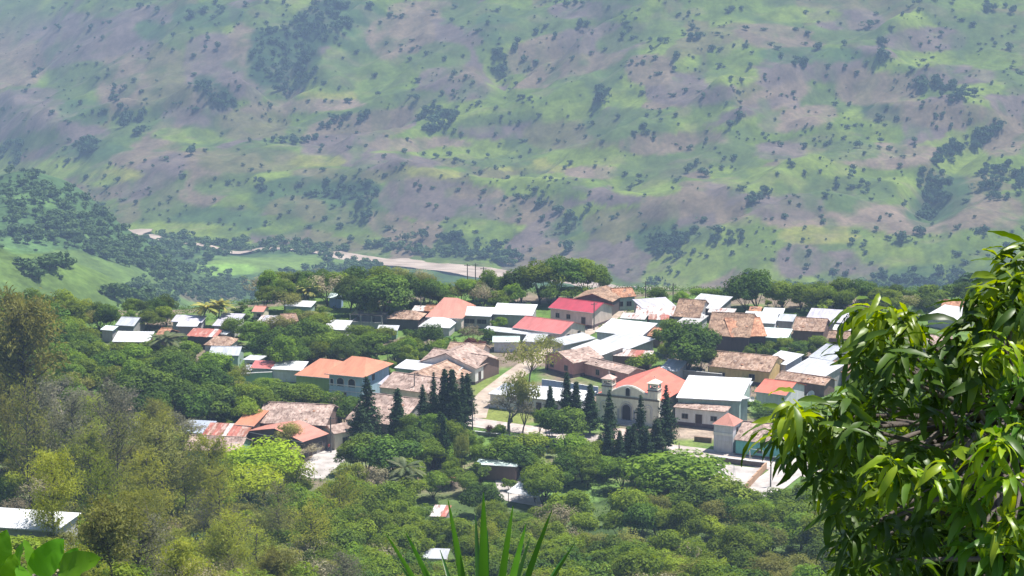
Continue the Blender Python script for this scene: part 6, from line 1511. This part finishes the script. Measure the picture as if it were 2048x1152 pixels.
# single trees one can tell apart
FAR_PICK = [(70, 148, 16), (205, 75, 10), (345, 100, 9), (175, 290, 22), (135, 322, 12), (148, 374, 12), (235, 359, 11), (382, 302, 22), (532, 446, 11), (680, 450, 14), (768, 312, 10), (976, 311, 10), (948, 326, 10), (1040, 315, 9), (1007, 333, 7), (1142, 324, 10), (1117, 282, 9), (1172, 273, 8),
 (1205, 190, 30), (1245, 70, 14), (1395, 72, 16), (1425, 95, 13), (1484, 160, 12), (1470, 315, 13), (1610, 345, 11), (1706, 335, 14), (1705, 345, 15), (1570, 432, 13), (1508, 400, 18), (1706, 482, 14), (1618, 504, 14), (1912, 455, 10), (1828, 540, 18), (1650, 390, 12), (1765, 105, 22), (1720, 290, 16),
 (1410, 345, 20), (1375, 340, 16), (1235, 430, 10), (1225, 435, 12), (895, 438, 11), (1078, 160, 9), (1072, 62, 14), (1110, 70, 12), (1160, 48, 16), (990, 268, 9), (1060, 300, 8), (905, 236, 16), (870, 240, 24), (812, 475, 18), (845, 470, 26), (1137, 492, 30), (300, 118, 9), (345, 70, 10), (230, 172, 12),
 (250, 174, 11), (268, 160, 10), (220, 44, 9), (182, 54, 13), (380, 168, 8), (500, 280, 10), (435, 92, 16), (590, 218, 7), (650, 165, 9), (835, 160, 12), (835, 195, 14), (750, 150, 10), (820, 118, 9), (927, 112, 8), (1285, 185, 11), (1345, 190, 9), (1320, 240, 9), (1380, 295, 12), (1290, 250, 10),
 (1530, 150, 9), (1440, 130, 12), (1500, 130, 12), (1350, 230, 9), (1660, 250, 11), (1550, 240, 9), (1590, 215, 8), (1610, 290, 13), (1760, 280, 12), (1830, 280, 12), (1885, 228, 11), (1940, 240, 9), (1990, 240, 11), (1780, 430, 8), (1640, 415, 9), (1600, 410, 8), (1850, 385, 12), (1730, 505, 9), (1670, 545, 9),
 (1380, 520, 9), (1356, 545, 9), (1290, 545, 7), (1260, 375, 11), (1085, 385, 11), (1180, 385, 9), (960, 345, 12), (770, 350, 9), (690, 355, 8), (640, 300, 9), (720, 340, 8), (540, 240, 8), (470, 210, 8), (410, 300, 8), (270, 405, 11), (340, 395, 9), (430, 400, 9), (440, 440, 9), (585, 395, 10), (560, 430, 9)]
g = np.random.default_rng(33); picks = list(FAR_PICK); tries = 0
while len(picks) < 290 and tries < 20000:
    tries += 1; x = g.uniform(5, 2043); y = g.uniform(3, 560)
    if any(abs(x - a) < 17 and abs(y - b) < 10 for a, b, _ in picks): continue
    if y > 470 and x < 1250: continue
    if any(((x - a) / (rx_ + 4)) ** 2 + ((y - b) / (ry_ + 4)) ** 2 < 1 for a, b, rx_, ry_, _, _ in WOODS): continue
    if vnoise(x / 110, y / 70, 150) < .3: continue
    picks.append((x, y, g.uniform(6, 12)))
FLM = [(570, 100, 'the dark wooded ravine'), (205, 450, 'the river bend'), (870, 243, 'the ridge copse'), (1205, 193, 'the big round hill tree'), (1890, 182, 'the dark hill copse'), (2000, 365, 'the right edge wood'), (700, 400, 'the green gully slope'), (900, 405, 'the purple brown field'),
       (1090, 330, 'the yellow field'), (380, 272, 'the light green strip'), (1400, 520, 'the bright green slope'), (1600, 525, 'the bare purple patch'), (1380, 175, 'the upper purple field'), (960, 470, 'the green fan slope'), (690, 190, 'the yellow ridge strip'), (160, 100, 'the upper left fields'),
       (100, 350, 'the left river bank'), (1130, 110, 'the brown upper field'), (1640, 440, 'the tan field'), (1560, 75, 'the upper brown knoll'), (1760, 170, 'the brown hill'), (1320, 60, 'the top centre fields'), (1980, 60, 'the top right corner'), (300, 355, 'the left plum field'), (500, 320, 'the pale left bench'),
       (850, 110, 'the grey upper slope'), (1200, 420, 'the lower gully'), (1340, 330, 'the middle scrub slope'), (1480, 240, 'the striped middle fields'), (1960, 280, 'the diagonal gully'), (1960, 430, 'the right brown field'), (420, 150, 'the hazy left slope'), (1000, 30, 'the top fields')]
fm = []
for V, F, mi in BP: fm.append(mesh_np('hillside_tree', V, F, None, mats=[LM['far'], BARK], mi=mi))
for i, (x, y, s_) in enumerate(picks):
    p = at(x, y + s_ * .4, 0, 700); k = p[1] / FPX; h = max(s_ * k * 1.05, 2.6); w = h * g.uniform(.9, 1.25)
    lb = None
    adj = ('big ' if s_ > 15 else 'small ' if s_ < 9 else '')
    f = sorted((((x - a) ** 2 + (1.4 * (y - b)) ** 2) ** .5, a, b, n) for a, b, n in FLM)
    for _, a, b, n in f[:4]:
        for far_ in ('', 'well '):
            dx, dy = x - a, y - b; d_ = math.hypot(dx, dy)
            if far_ and d_ < 60: continue
            if not far_ and d_ > 110: continue
            if d_ < 14: rel = 'on'
            else: rel = ('left of' if dx < 0 else 'right of') if abs(dx) > 1.5 * abs(dy) else ('above' if dy < 0 else 'below') if abs(dy) > 1.5 * abs(dx) else ('above and ' if dy < 0 else 'below and ') + ('left of' if dx < 0 else 'right of')
            q = f'{adj}lone tree on the far hillside, {far_}{rel} {n}'
            if q not in USED and len(q.split()) <= 16: lb = q; break
        if lb: break
    grp = None
    if lb is None: lb = 'lone tree dotted on the fields of the far hillside'; grp = 'scattered trees on the far hillside'
    else: USED.add(lb)
    o = link('hillside_tree', fm[i % 6], loc=tuple(p), rot=(0, 0, g.uniform(0, 6.28)), scale=(w, w, h)); tag(o, lb, 'tree', grp)
# ------------------------------------------------------------------ poles, dishes, car, people
POLE = M_noise('pole concrete', [(0.4, (.10, .095, .09)), (0.6, (.17, .16, .15))], 2)
def pole(px, foot, top, label, lamp=False, grp=None, name='utility_pole'):
    p = at(px, foot); s = FPX / p[1]; h = (foot - top) / s
    root = thing(name, label, 'lamp post' if lamp else 'pole', (p[0], p[1], float(H(p[0], p[1]))), R.uniform(-.5, .5), grp)
    m = MB(); m.tube([(0, 0, -.5), (0, 0, h)], [.16, .10], 8); part('post', m, POLE, root)
    if lamp:
        m = MB(); m.tube([(0, 0, h - .1), (.3, 0, h + .15), (.9, 0, h + .2)], [.04, .035, .03], 5); m.box(.85, 1.3, -.11, .11, h + .14, h + .24); part('lamp_head', m, STRIPE, root)
    else:
        m = MB(); m.box(-.8, .8, -.06, .06, h - .5, h - .38); part('crossarm', m, POLE, root)
        for x in (-.7, 0, .7):
            i_ = MB(); i_.tube([(x, 0, h - .379), (x, 0, h - .22)], [.05, .03], 6); part('insulator', i_, STEP, root)
    return root, h
PL = [(945, 900, 790, 'dark utility pole rising from the plaza street edge'), (829, 812, 742, 'dark pole before the cream tiled house'), (1291, 610, 560, 'left one of two thin poles behind the jumbled roofs'), (1346, 606, 565, 'right one of two thin poles behind the jumbled roofs'),
      (935, 590, 525, 'leftmost of three poles behind the back grove'), (951, 592, 524, 'middle one of three poles behind the back grove'), (967, 590, 532, 'rightmost of three poles behind the back grove'), (662, 905, 828, 'pole at the sunlit end of the salmon house'),
      (511, 672, 628, 'pole beside the salmon cottage at the back'), (1188, 660, 602, 'pole in front of the crimson roof'), (842, 640, 590, 'pole rising behind the hipped clay house')]
for a in PL: pole(*a)
pole(463, 925, 884, 'street lamp with a flat head among lower left roofs', True, name='street_lamp'); pole(1541, 975, 912, 'street lamp beside the pale side road', True, name='street_lamp')
def dish(px, py, d, zoff, label, face=(-.3, -.8, .6)):
    p = at(px, py, zoff); root = thing('satellite_dish', label, 'satellite dish', (p[0], p[1], p[2])); q = Vector(face).to_track_quat('Z', 'Y').to_euler()
    m = MB(); n = 16; rings = 4
    vs = [(0, 0, 0)]; 
    for k in range(1, rings + 1):
        r_ = d / 2 * k / rings
        for j in range(n): vs.append((r_ * math.cos(j * 2 * math.pi / n), r_ * math.sin(j * 2 * math.pi / n), .16 * d * (k / rings) ** 2))
    fs = [(0, 1 + j, 1 + (j + 1) % n) for j in range(n)]
    for k in range(rings - 1):
        for j in range(n): a = 1 + k * n; fs.append((a + j, a + n + j, a + n + (j + 1) % n, a + (j + 1) % n))
    m.add(vs, fs); o = part('reflector', m, M_paint('dish paint', (.62, .62, .62)) if d > 2 else WHITE, root, True); o.rotation_euler = q
    sp_ = MB(); sp_.tube([(0, 0, -zoff - .3), (0, 0, -.1), (0, 0, .0)], .05, 6); part('mast', sp_, POLE, root)
    a = MB(); f = Vector(face).normalized() * d * .42; a.tube([(0, 0, .02), tuple(f)], .025, 4); a.box(f.x - .08, f.x + .08, f.y - .08, f.y + .08, f.z - .08, f.z + .08); part('feed_arm', a, POLE, root)
dish(1504, 799, 1.2, 2.2, 'small white satellite dish left of the orange red gable'); dish(1561, 796, 2.7, 1.9, 'big grey mesh satellite dish before the orange red gable'); dish(1623, 792, 2.2, 2.6, 'white satellite dish seen edge on among mango leaves', (-.7, -.5, .5))
dish(1374, 619, 1.1, 3.2, 'round white dish on the broken tile roof'); dish(1407, 628, 1.0, 3.4, 'little white dish left of the huge brown tiled roof')

def car():
    p = at(1127, 692); root = thing('parked_car', 'small light blue and white car parked by the faded red house', 'car', (p[0], p[1], float(H(p[0], p[1])) + .06), math.radians(62))
    b = MB(); prof = [(-2, .35), (2, .35), (2.05, .75), (1.9, .95), (1.0, 1.02), (.5, 1.42), (-1.1, 1.45), (-1.7, 1.05), (-2.02, .95)]
    b.prism(prof, -.82, .82, 'y'); part('body', b, M_paint('car paint', (.45, .52, .6), var=.04, rough=.3), root)
    g_ = MB(); g_.prism([(.92, 1.03), (.48, 1.36), (-.98, 1.38), (-1.5, 1.06)], -.835, -.825, 'y'); g_.prism([(.92, 1.03), (.48, 1.36), (-.98, 1.38), (-1.5, 1.06)], .825, .835, 'y'); part('side_glass', g_, DARK, root)
    w_ = MB(); w_.add([(1.03, -.7, 1.03), (1.03, .7, 1.03), (.53, .62, 1.43), (.53, -.62, 1.43)], [(0, 1, 2, 3)]); part('windscreen', w_, DARK, root)
    for x in (-1.25, 1.3):
        for y in (-.83, .70):
            t = MB(); t.tube([(x, y, .32), (x, y + .16, .32)], .32, 14); wh = part('wheel', t, DARK, root)
            r_ = MB(); r_.tube([(x, y - .01, .32), (x, y + .17, .32)], .16, 10); part('rim', r_, STRIPE, wh)
    for y in (-.6, .6):
        t = MB(); t.box(2.04, 2.08, y - .16, y + .16, .6, .74); part('headlight', t, WHITE, root)
car()
def kiosk():
    p = at(1101, 893); root = thing('kiosk', 'dark blue box kiosk with white top under the plaza trees', 'kiosk', (p[0], p[1], float(H(p[0], p[1]))), math.radians(-18))
    b = MB(); b.box(-.9, .9, -.7, .7, -.2, 1.9); part('body', b, M_paint('dark blue panel', (.05, .06, .12)), root)
    t = MB(); t.box(-1.05, 1.05, -.85, .85, 1.902, 2.0); part('roof', t, WHITE, root)
    c = MB(); c.box(-.7, .7, -.86, -.71, .95, 1.02); part('counter', c, STRIPE, root)
kiosk()
def goal(px, foot, label, rz):
    p = at(px, foot); root = thing('goal_frame', label, 'goal frame', (p[0], p[1], float(H(p[0], p[1]))), rz)
    m = MB()
    for y in (-1.4, 1.4): m.tube([(0, y, -.2), (0, y, 2.6)], .05, 5)
    m.tube([(0, -1.4, 2.6), (0, 1.4, 2.6)], .05, 5); part('posts', m, WHITE, root)
    b = MB(); b.tube([(0, -1.4, 2.6), (.9, -1.4, 0)], .035, 4); b.tube([(0, 1.4, 2.6), (.9, 1.4, 0)], .035, 4); part('brace', b, WHITE, root)
goal(1512, 925, 'white steel goal frame at the upper end of the court', math.radians(60)); goal(1454, 955, 'white steel goal frame at the lower end of the court', math.radians(60))

SKIN = M_paint('skin', (.32, .19, .13), var=.05); SH = {'dark': M_paint('dark shirt', (.06, .06, .1)), 'red': M_paint('red shirt', (.4, .08, .07)), 'blue': M_paint('blue shirt', (.16, .26, .5))}
TR_ = M_paint('dark trousers', (.04, .045, .07)); HAIR = M_paint('black hair', (.015, .012, .01))
def person(px, foot, label, shirt, step, face):
    p = at(px, foot); root = thing('person', label, 'person', (p[0], p[1], float(H(p[0], p[1])) + .11), face)
    J = {'pel': (0, 0, .95), 'belly': (0, .01, 1.1), 'chest': (0, 0, 1.34), 'neck': (0, 0, 1.49), 'head': (0, -.01, 1.60), 'top': (0, 0, 1.70)}
    for s_, k in ((-1, 'l'), (1, 'r')):
        f = step * s_
        J.update({'hip' + k: (.10 * s_, 0, .90), 'kn' + k: (.11 * s_, -.10 * f - .02, .50), 'an' + k: (.11 * s_, -.24 * f + .03, .08), 'to' + k: (.12 * s_, -.24 * f - .14, .035),
                  'sh' + k: (.19 * s_, 0, 1.40), 'el' + k: (.25 * s_, .10 * f + .02, 1.12), 'wr' + k: (.24 * s_, .16 * f - .06, .88), 'ha' + k: (.235 * s_, .17 * f - .09, .79)})
    names = list(J); ix = {n: i for i, n in enumerate(names)}
    E = [('pel', 'belly'), ('belly', 'chest'), ('chest', 'neck'), ('neck', 'head'), ('head', 'top')]
    for k in 'lr': E += [('pel', 'hip' + k), ('hip' + k, 'kn' + k), ('kn' + k, 'an' + k), ('an' + k, 'to' + k), ('chest', 'sh' + k), ('sh' + k, 'el' + k), ('el' + k, 'wr' + k), ('wr' + k, 'ha' + k)]
    me = bpy.data.meshes.new('body'); me.from_pydata([J[n] for n in names], [(ix[a], ix[b]) for a, b in E], [])
    o = bpy.data.objects.new('body', me); COL.objects.link(o); md = o.modifiers.new('s', 'SKIN'); o.modifiers.new('u', 'SUBSURF').levels = 1
    rad = {'pel': .13, 'belly': .125, 'chest': .14, 'neck': .055, 'head': .10, 'top': .075, 'hip': .09, 'kn': .062, 'an': .042, 'to': .035, 'sh': .06, 'el': .042, 'wr': .032, 'ha': .036}
    for n in names:
        r_ = rad.get(n, rad.get(n[:-1], .05)); me.skin_vertices[0].data[ix[n]].radius = (r_, r_ * (.75 if n in ('chest', 'pel', 'belly') else 1))
    me.skin_vertices[0].data[ix['pel']].use_root = True
    dg = bpy.context.evaluated_depsgraph_get(); dg.update(); ev = bpy.data.meshes.new_from_object(o.evaluated_get(dg)); bpy.data.objects.remove(o)
    ev.materials.clear()
    for m_ in (SKIN, SH[shirt], TR_, HAIR): ev.materials.append(m_)
    for f in ev.polygons:
        c = f.center; f.material_index = 3 if (c.z > 1.66 or c.z > 1.58 and c.y > .03) else 0 if (c.z > 1.47 or abs(c.x) > .2 and c.z < 1.08) else 1 if c.z > .93 else 2 if c.z > .07 else 3
        f.use_smooth = True
    ev.name = 'body'; b = link('body', ev, root)
    h_ = MB(); h_.tube([(-.03, -.105, 1.62), (.03, -.105, 1.62)], .012, 5); part('eyes', h_, HAIR, b)
    n_ = MB(); n_.tube([(0, -.095, 1.625), (0, -.125, 1.585)], .013, 5); part('nose', n_, SKIN, b)
person(1358, 904, 'person in a dark shirt walking along the plaza street', 'dark', .9, math.radians(80)); person(1556, 930, 'person in a blue shirt standing where the side road begins', 'blue', .2, math.radians(10)); person(658, 904, 'person in a red shirt at the sunlit end of the salmon house', 'red', .5, math.radians(40))

# ------------------------------------------------------------------ close plants in front of the viewer
def pt(px, py, d):
    r_ = ray(px, py); r_ = r_ / r_[1]; return np.array([r_[0] * d, d, CAMZ + r_[2] * d])
LN = M_leaf('mango leaf', (.03, .08, .010), (.09, .19, .018), (.2, .33, .035), 1.6, trans=.36, rough=.42, spec=.4, var=.35)
LNY = M_leaf('young and sunlit mango leaf', (.18, .29, .015), (.28, .41, .02), (.38, .50, .04), 2.0, trans=.5, rough=.36, spec=.55, var=.2)  # young growth, and sunlight on top leaves put into paler colour
YUC = M_leaf('spear leaf', (.028, .10, .016), (.05, .15, .025), (.08, .20, .04), 3.0, trans=.3, rough=.35, spec=.5, var=.25)
BRD = M_leaf('broad soft leaf', (.09, .26, .012), (.14, .36, .02), (.2, .42, .035), 4.0, trans=.5, rough=.45, spec=.35, var=.2)
def leaf_mesh(name, L, W_, mat, curl=.5, fold=.25, wav=.04, seed=0, n=8, broad=False):
    g = np.random.default_rng(seed); vs = []; fs = []; a = 0; p = np.array([0., 0., 0.])
    for i in range(n + 1):
        t = i / n
        if i: p = p + np.array([math.cos(a), 0, math.sin(a)]) * L / n
        a = -curl * t * 1.4
        hw = W_ / 2 * ((math.sin(math.pi * min(1, t ** .8)) ** .75) if not broad else (math.sin(math.pi * min(1, t ** .62)) ** .6)) + .0012
        wv = wav * W_ * math.sin(i * 2.1 + seed)
        vs += [(p[0], -hw, p[2] + hw * fold + wv), (p[0], 0, p[2]), (p[0], hw, p[2] + hw * fold - wv)]
    for i in range(n):
        for j in (0, 1): fs.append((i * 3 + j, (i + 1) * 3 + j, (i + 1) * 3 + j + 1, i * 3 + j + 1))
    me = bpy.data.meshes.new(name); me.from_pydata(vs, [], fs); me.materials.append(mat); me.polygons.foreach_set('use_smooth', [True] * len(fs)); me.update(); return me
ML = [leaf_mesh('leaf', .175, .031, LN, c, .3, .10, s) for s, c in enumerate((.35, .6, .9, 1.2, .5, .8))]
MY = [leaf_mesh('leaf', .165, .031, LNY, c, .35, .12, 20 + s) for s, c in enumerate((.4, .8, 1.1, .6))]
POLY = [(1712, 655), (1740, 620), (1790, 608), (1850, 655), (1885, 690), (1920, 660), (1925, 610), (1965, 545), (2005, 520), (2048, 500), (2220, 470), (2250, 1330), (1600, 1330), (1650, 1150), (1650, 1060), (1615, 985), (1575, 910), (1535, 870), (1590, 805), (1660, 800), (1705, 770), (1702, 700)]
base = pt(2130, 1500, 8.5); base[2] = float(H(base[0], base[1])); base = base
mg_root = thing('mango_tree', 'mango tree close by at right with long drooping glossy leaves', 'tree', tuple(base))
def rel(p): return tuple(np.asarray(p, float) - base)
g = np.random.default_rng(41); CLU = []
HANDC = [(1775, 625, 7.2, 1), (1755, 665, 7.4, 0), (1835, 665, 7.3, 0), (1800, 700, 7.1, 0), (1985, 580, 7.0, 1), (2020, 525, 7.3, 1), (2050, 500, 7.3, 0), (1955, 640, 7.0, 0), (1590, 812, 7.0, 1), (1560, 838, 7.2, 1), (1548, 862, 7.3, 0), (1690, 1010, 7.2, 0), (1700, 1070, 7.2, 0), (1720, 1120, 7.3, 0), (1760, 1040, 7.0, 0), (1850, 1060, 6.9, 0), (1800, 1120, 7.0, 0), (1630, 830, 7.1, 0), (1640, 870, 7.2, 0), (1610, 900, 7.4, 0), (1780, 930, 6.8, 1), (1760, 965, 6.9, 1),
         (1720, 860, 6.9, 0), (1895, 950, 6.7, 1), (1990, 880, 6.6, 1), (2020, 960, 6.6, 1), (2030, 1040, 6.6, 1), (1850, 740, 6.9, 0), (1940, 760, 6.9, 0), (2010, 700, 6.8, 1), (2030, 620, 6.9, 0), (1690, 800, 7.0, 0), (1990, 1090, 6.6, 0), (1900, 700, 7.0, 0), (2000, 800, 6.8, 0), (1650, 940, 7.4, 0), (1700, 700, 7.5, 0), (1740, 730, 7.2, 0), (1800, 775, 7.1, 0), (1860, 815, 7.0, 0), (1925, 850, 7.0, 0), (1955, 705, 6.9, 1), (2040, 750, 6.8, 0), (2040, 860, 6.7, 0), (1700, 900, 7.1, 0), (1830, 900, 6.9, 0), (1750, 800, 7.1, 0), (1815, 950, 6.8, 1), (1875, 980, 6.8, 0), (1940, 1010, 6.7, 0), (1960, 920, 6.7, 1), (1680, 860, 7.1, 1), (1720, 620, 7.5, 0), (1750, 640, 7.3, 1), (1810, 640, 7.2, 1), (1890, 730, 7.0, 0), (2030, 560, 7.0, 1), (1990, 620, 7.0, 1), (1960, 590, 7.1, 0), (1600, 850, 7.1, 1), (2010, 1120, 6.6, 0), (1950, 1080, 6.7, 0), (2045, 1100, 6.6, 1)]
for a in HANDC: CLU.append((pt(a[0], a[1], a[2]), a[3], True))
while len(CLU) < 860:
    x, y = g.uniform(1560, 2230), g.uniform(430, 1320)
    if not (inpoly(x, y, POLY) and inpoly(x, y - 62, POLY) and inpoly(x - 45, y, POLY)): continue
    edge = not inpoly(x - 75, y - 60, POLY)
    d = g.uniform(7.4, 8.6) if edge else g.uniform(8.2, 11.5)
    if d > 9 and not inpoly(x - 30, y - 30, POLY): continue
    CLU.append((pt(x, y, d), 1 if g.random() < (.42 if y < 700 or x > 1930 else .12) else 0, False))  # more pale leaves near the top stand in for sunlit ones
cnt = 0; SV, SF, SM, so = [], [], [], 0
order = sorted(range(len(CLU)), key=lambda i: CLU[i][0][1])
for ci in order:
    c, young, hand = CLU[ci]; n = int(g.integers(14, 22)); az0 = g.uniform(0, 6.28)
    for k in range(n):
        az = az0 + 2.4 * k + g.normal(0, .25); el = g.uniform(-1.15, .35) if not hand else g.uniform(-.95, .42); s_ = g.uniform(.45, .82)
        young_lit = young and g.random() < .75
        M_ = Matrix.Translation(Vector(rel(c + g.normal(0, .02, 3)))) @ Matrix.Rotation(az, 4, 'Z') @ Matrix.Rotation(-el, 4, 'Y') @ Matrix.Rotation(g.normal(0, .5), 4, 'X') @ Matrix.Scale(s_, 4)
        me = (MY if young_lit else ML)[int(g.integers(0, 4 if young_lit else 6))]
        inview = project(*c)[0] < 2070 and project(*c)[1] < 1170
        if cnt < 298 and inview:
            o = bpy.data.objects.new('leaf', me); COL.objects.link(o); o.parent = mg_root; o.matrix_local = M_; cnt += 1
        else:
            v = np.array([tuple(q.co) for q in me.vertices]); A_ = np.array(M_); v = v @ A_[:3, :3].T + A_[:3, 3]
            f = np.array([tuple(q.vertices) for q in me.polygons]); SV.append(v); SF.append(f + so); SM.append(np.full(len(f), 1 if young_lit else 0)); so += len(v)
lv = link('leaves', mesh_np('leaves', np.concatenate(SV), np.concatenate(SF), None, True, [LN, LNY], np.concatenate(SM)), mg_root); lv['kind'] = 'stuff'
tb = MB(); j0 = pt(2100, 1080, 9.2); j1 = pt(2060, 820, 8.8); tb.tube([(0, 0, -.5), rel((base + j0) / 2 + np.array([.1, 0, 0])), rel(j0), rel(j1)], [.2, .16, .11, .07], 9); part('trunk', tb, BARK, mg_root, True)
for ci in order[::2]:
    c, young, hand = CLU[ci]
    if not hand and g.random() < .45: continue
    o_ = j0 if c[2] < j0[2] + .3 else (j1 if c[2] > j1[2] else (j0 + j1) / 2)
    m = (o_ + c) / 2 + g.normal(0, .06, 3); m[2] -= .04
    b = MB(); b.tube([rel(o_), rel(m), rel(c)], [.020, .010, .004], 5); part('branch', b, BARK, mg_root, True)

# spear leaved plant at the bottom
yb = pt(968, 1500, 5.2); gz = float(H(yb[0], yb[1])); yr = thing('agave_plant', 'stiff spear leaved plant rising at the bottom centre', 'plant', (yb[0], yb[1], gz))
top = np.array([0, 0, yb[2] - gz]); m = MB(); m.tube([(0, 0, -.3), (.03, 0, top[2] * .5), tuple(top)], [.07, .06, .05], 8); part('stem', m, BARKL, yr, True)
tips = [(772, 1068, 5.0, .020), (812, 1066, 4.8, .024), (896, 1000, 4.9, .024), (951, 1030, 5.35, .020), (967, 985, 5.0, .034), (975, 1060, 5.3, .022), (1026, 1012, 4.95, .026), (1052, 1048, 4.8, .028), (1060, 1075, 5.3, .018), (1104, 1020, 5.15, .022), (1150, 1085, 5.2, .015), (800, 1130, 5.3, .02), (880, 1100, 5.5, .018), (1130, 1110, 5.4, .018), (1010, 1090, 5.5, .02), (700, 1200, 5.0, .02), (1220, 1200, 5.1, .02)]
for (x, y, d, w_) in tips:
    tip = pt(x, y, d) - np.array([yb[0], yb[1], gz]); vs = []; n = 10; ax = tip - top; side = np.cross(ax, np.array([0, 1., 0])); side /= np.linalg.norm(side); nrm = np.cross(side, ax); nrm /= np.linalg.norm(nrm)
    fs = []
    for i in range(n + 1):
        t = i / n; p = top + ax * t + np.array([0, 0, .05]) * math.sin(math.pi * t); hw = w_ * (1 - t ** 2.2) ** .8 * (.55 + .6 * min(t * 3, 1)) * .36 + .0008
        vs += [tuple(p - side * hw - nrm * hw * .45), tuple(p), tuple(p + side * hw - nrm * hw * .45)]
    for i in range(n):
        for j in (0, 1): fs.append((i * 3 + j, i * 3 + j + 1, (i + 1) * 3 + j + 1, (i + 1) * 3 + j))
    b = MB(); b.add(vs, fs); part('leaf', b, YUC, yr, True)
# broad soft leaves at the bottom left
bb = pt(70, 1330, 4.6); gz = float(H(bb[0], bb[1])); br = thing('broad_leaved_plant', 'plant with big soft bright green leaves at the bottom left corner', 'plant', (bb[0], bb[1], gz))
m = MB(); off = np.array([bb[0], bb[1], gz]); st = bb - off; m.tube([(0, 0, -.2), (.02, 0, st[2] * .6), tuple(st)], [.02, .016, .012], 7); part('stem', m, M_paint('green stem', (.16, .2, .06)), br, True)
def bleaf(x0, y0, x1, y1, d, wpx, d2=None, roll=0.0):
    a = pt(x0, y0, d) - off; b_ = pt(x1, y1, d2 or d) - off; L = float(np.linalg.norm(b_ - a)); w_ = wpx / FPX * d
    me = leaf_mesh('leaf', L, w_, BRD, .25, .22, .06, int(x0 + y0), 9, True); ax = (b_ - a) / L
    zc = np.array([0.15, -.75, .65]); zc = zc - ax * (zc @ ax); zc /= np.linalg.norm(zc); yc = np.cross(zc, ax)
    Mx = Matrix(((ax[0], yc[0], zc[0], a[0]), (ax[1], yc[1], zc[1], a[1]), (ax[2], yc[2], zc[2], a[2]), (0, 0, 0, 1))) @ Matrix.Rotation(roll, 4, 'X')
    o = link('leaf', me, br); o.matrix_local = Mx
    s_ = MB(); s_.tube([tuple(st), tuple((st + a) / 2 + np.array([0, 0, .01])), tuple(a)], .0035, 5); part('petiole', s_, BARKL, br)
bleaf(72, 1150, 122, 1078, 4.6, 62); bleaf(118, 1146, 190, 1112, 4.7, 62, 4.65); bleaf(-8, 1150, 10, 1062, 4.5, 50); bleaf(66, 1150, 56, 1078, 4.8, 34, roll=.8); bleaf(30, 1160, 36, 1084, 4.7, 30, roll=-.9); bleaf(10, 1170, 30, 1110, 4.4, 40, roll=.5)
bleaf(130, 1150, 150, 1096, 4.9, 44, roll=-.3); bleaf(-30, 1140, -10, 1080, 4.6, 50); bleaf(60, 1200, 40, 1130, 4.4, 44, roll=.4); bleaf(90, 1210, 130, 1160, 4.5, 50)

# ------------------------------------------------------------------ air
hz = bpy.data.materials.new('haze'); hz.use_nodes = True; nt = hz.node_tree; nt.nodes.clear()
ou = nt.nodes.new('ShaderNodeOutputMaterial'); pv = nt.nodes.new('ShaderNodeVolumePrincipled')
pv.inputs['Color'].default_value = HAZE_COL; pv.inputs['Density'].default_value = HAZE_D; pv.inputs['Anisotropy'].default_value = 0.0
nt.links.new(pv.outputs[0], ou.inputs['Volume'])
m = MB(); zs = float(max(H_exact(np.repeat(XS, 40), np.tile(np.linspace(2500, 4500, 40), len(XS))))) + 4
m.box(-2450, 2450, -120, 4560, -275, max(zs, 150)); o = link('haze', m.mesh('haze', hz)); o['kind'] = 'stuff'
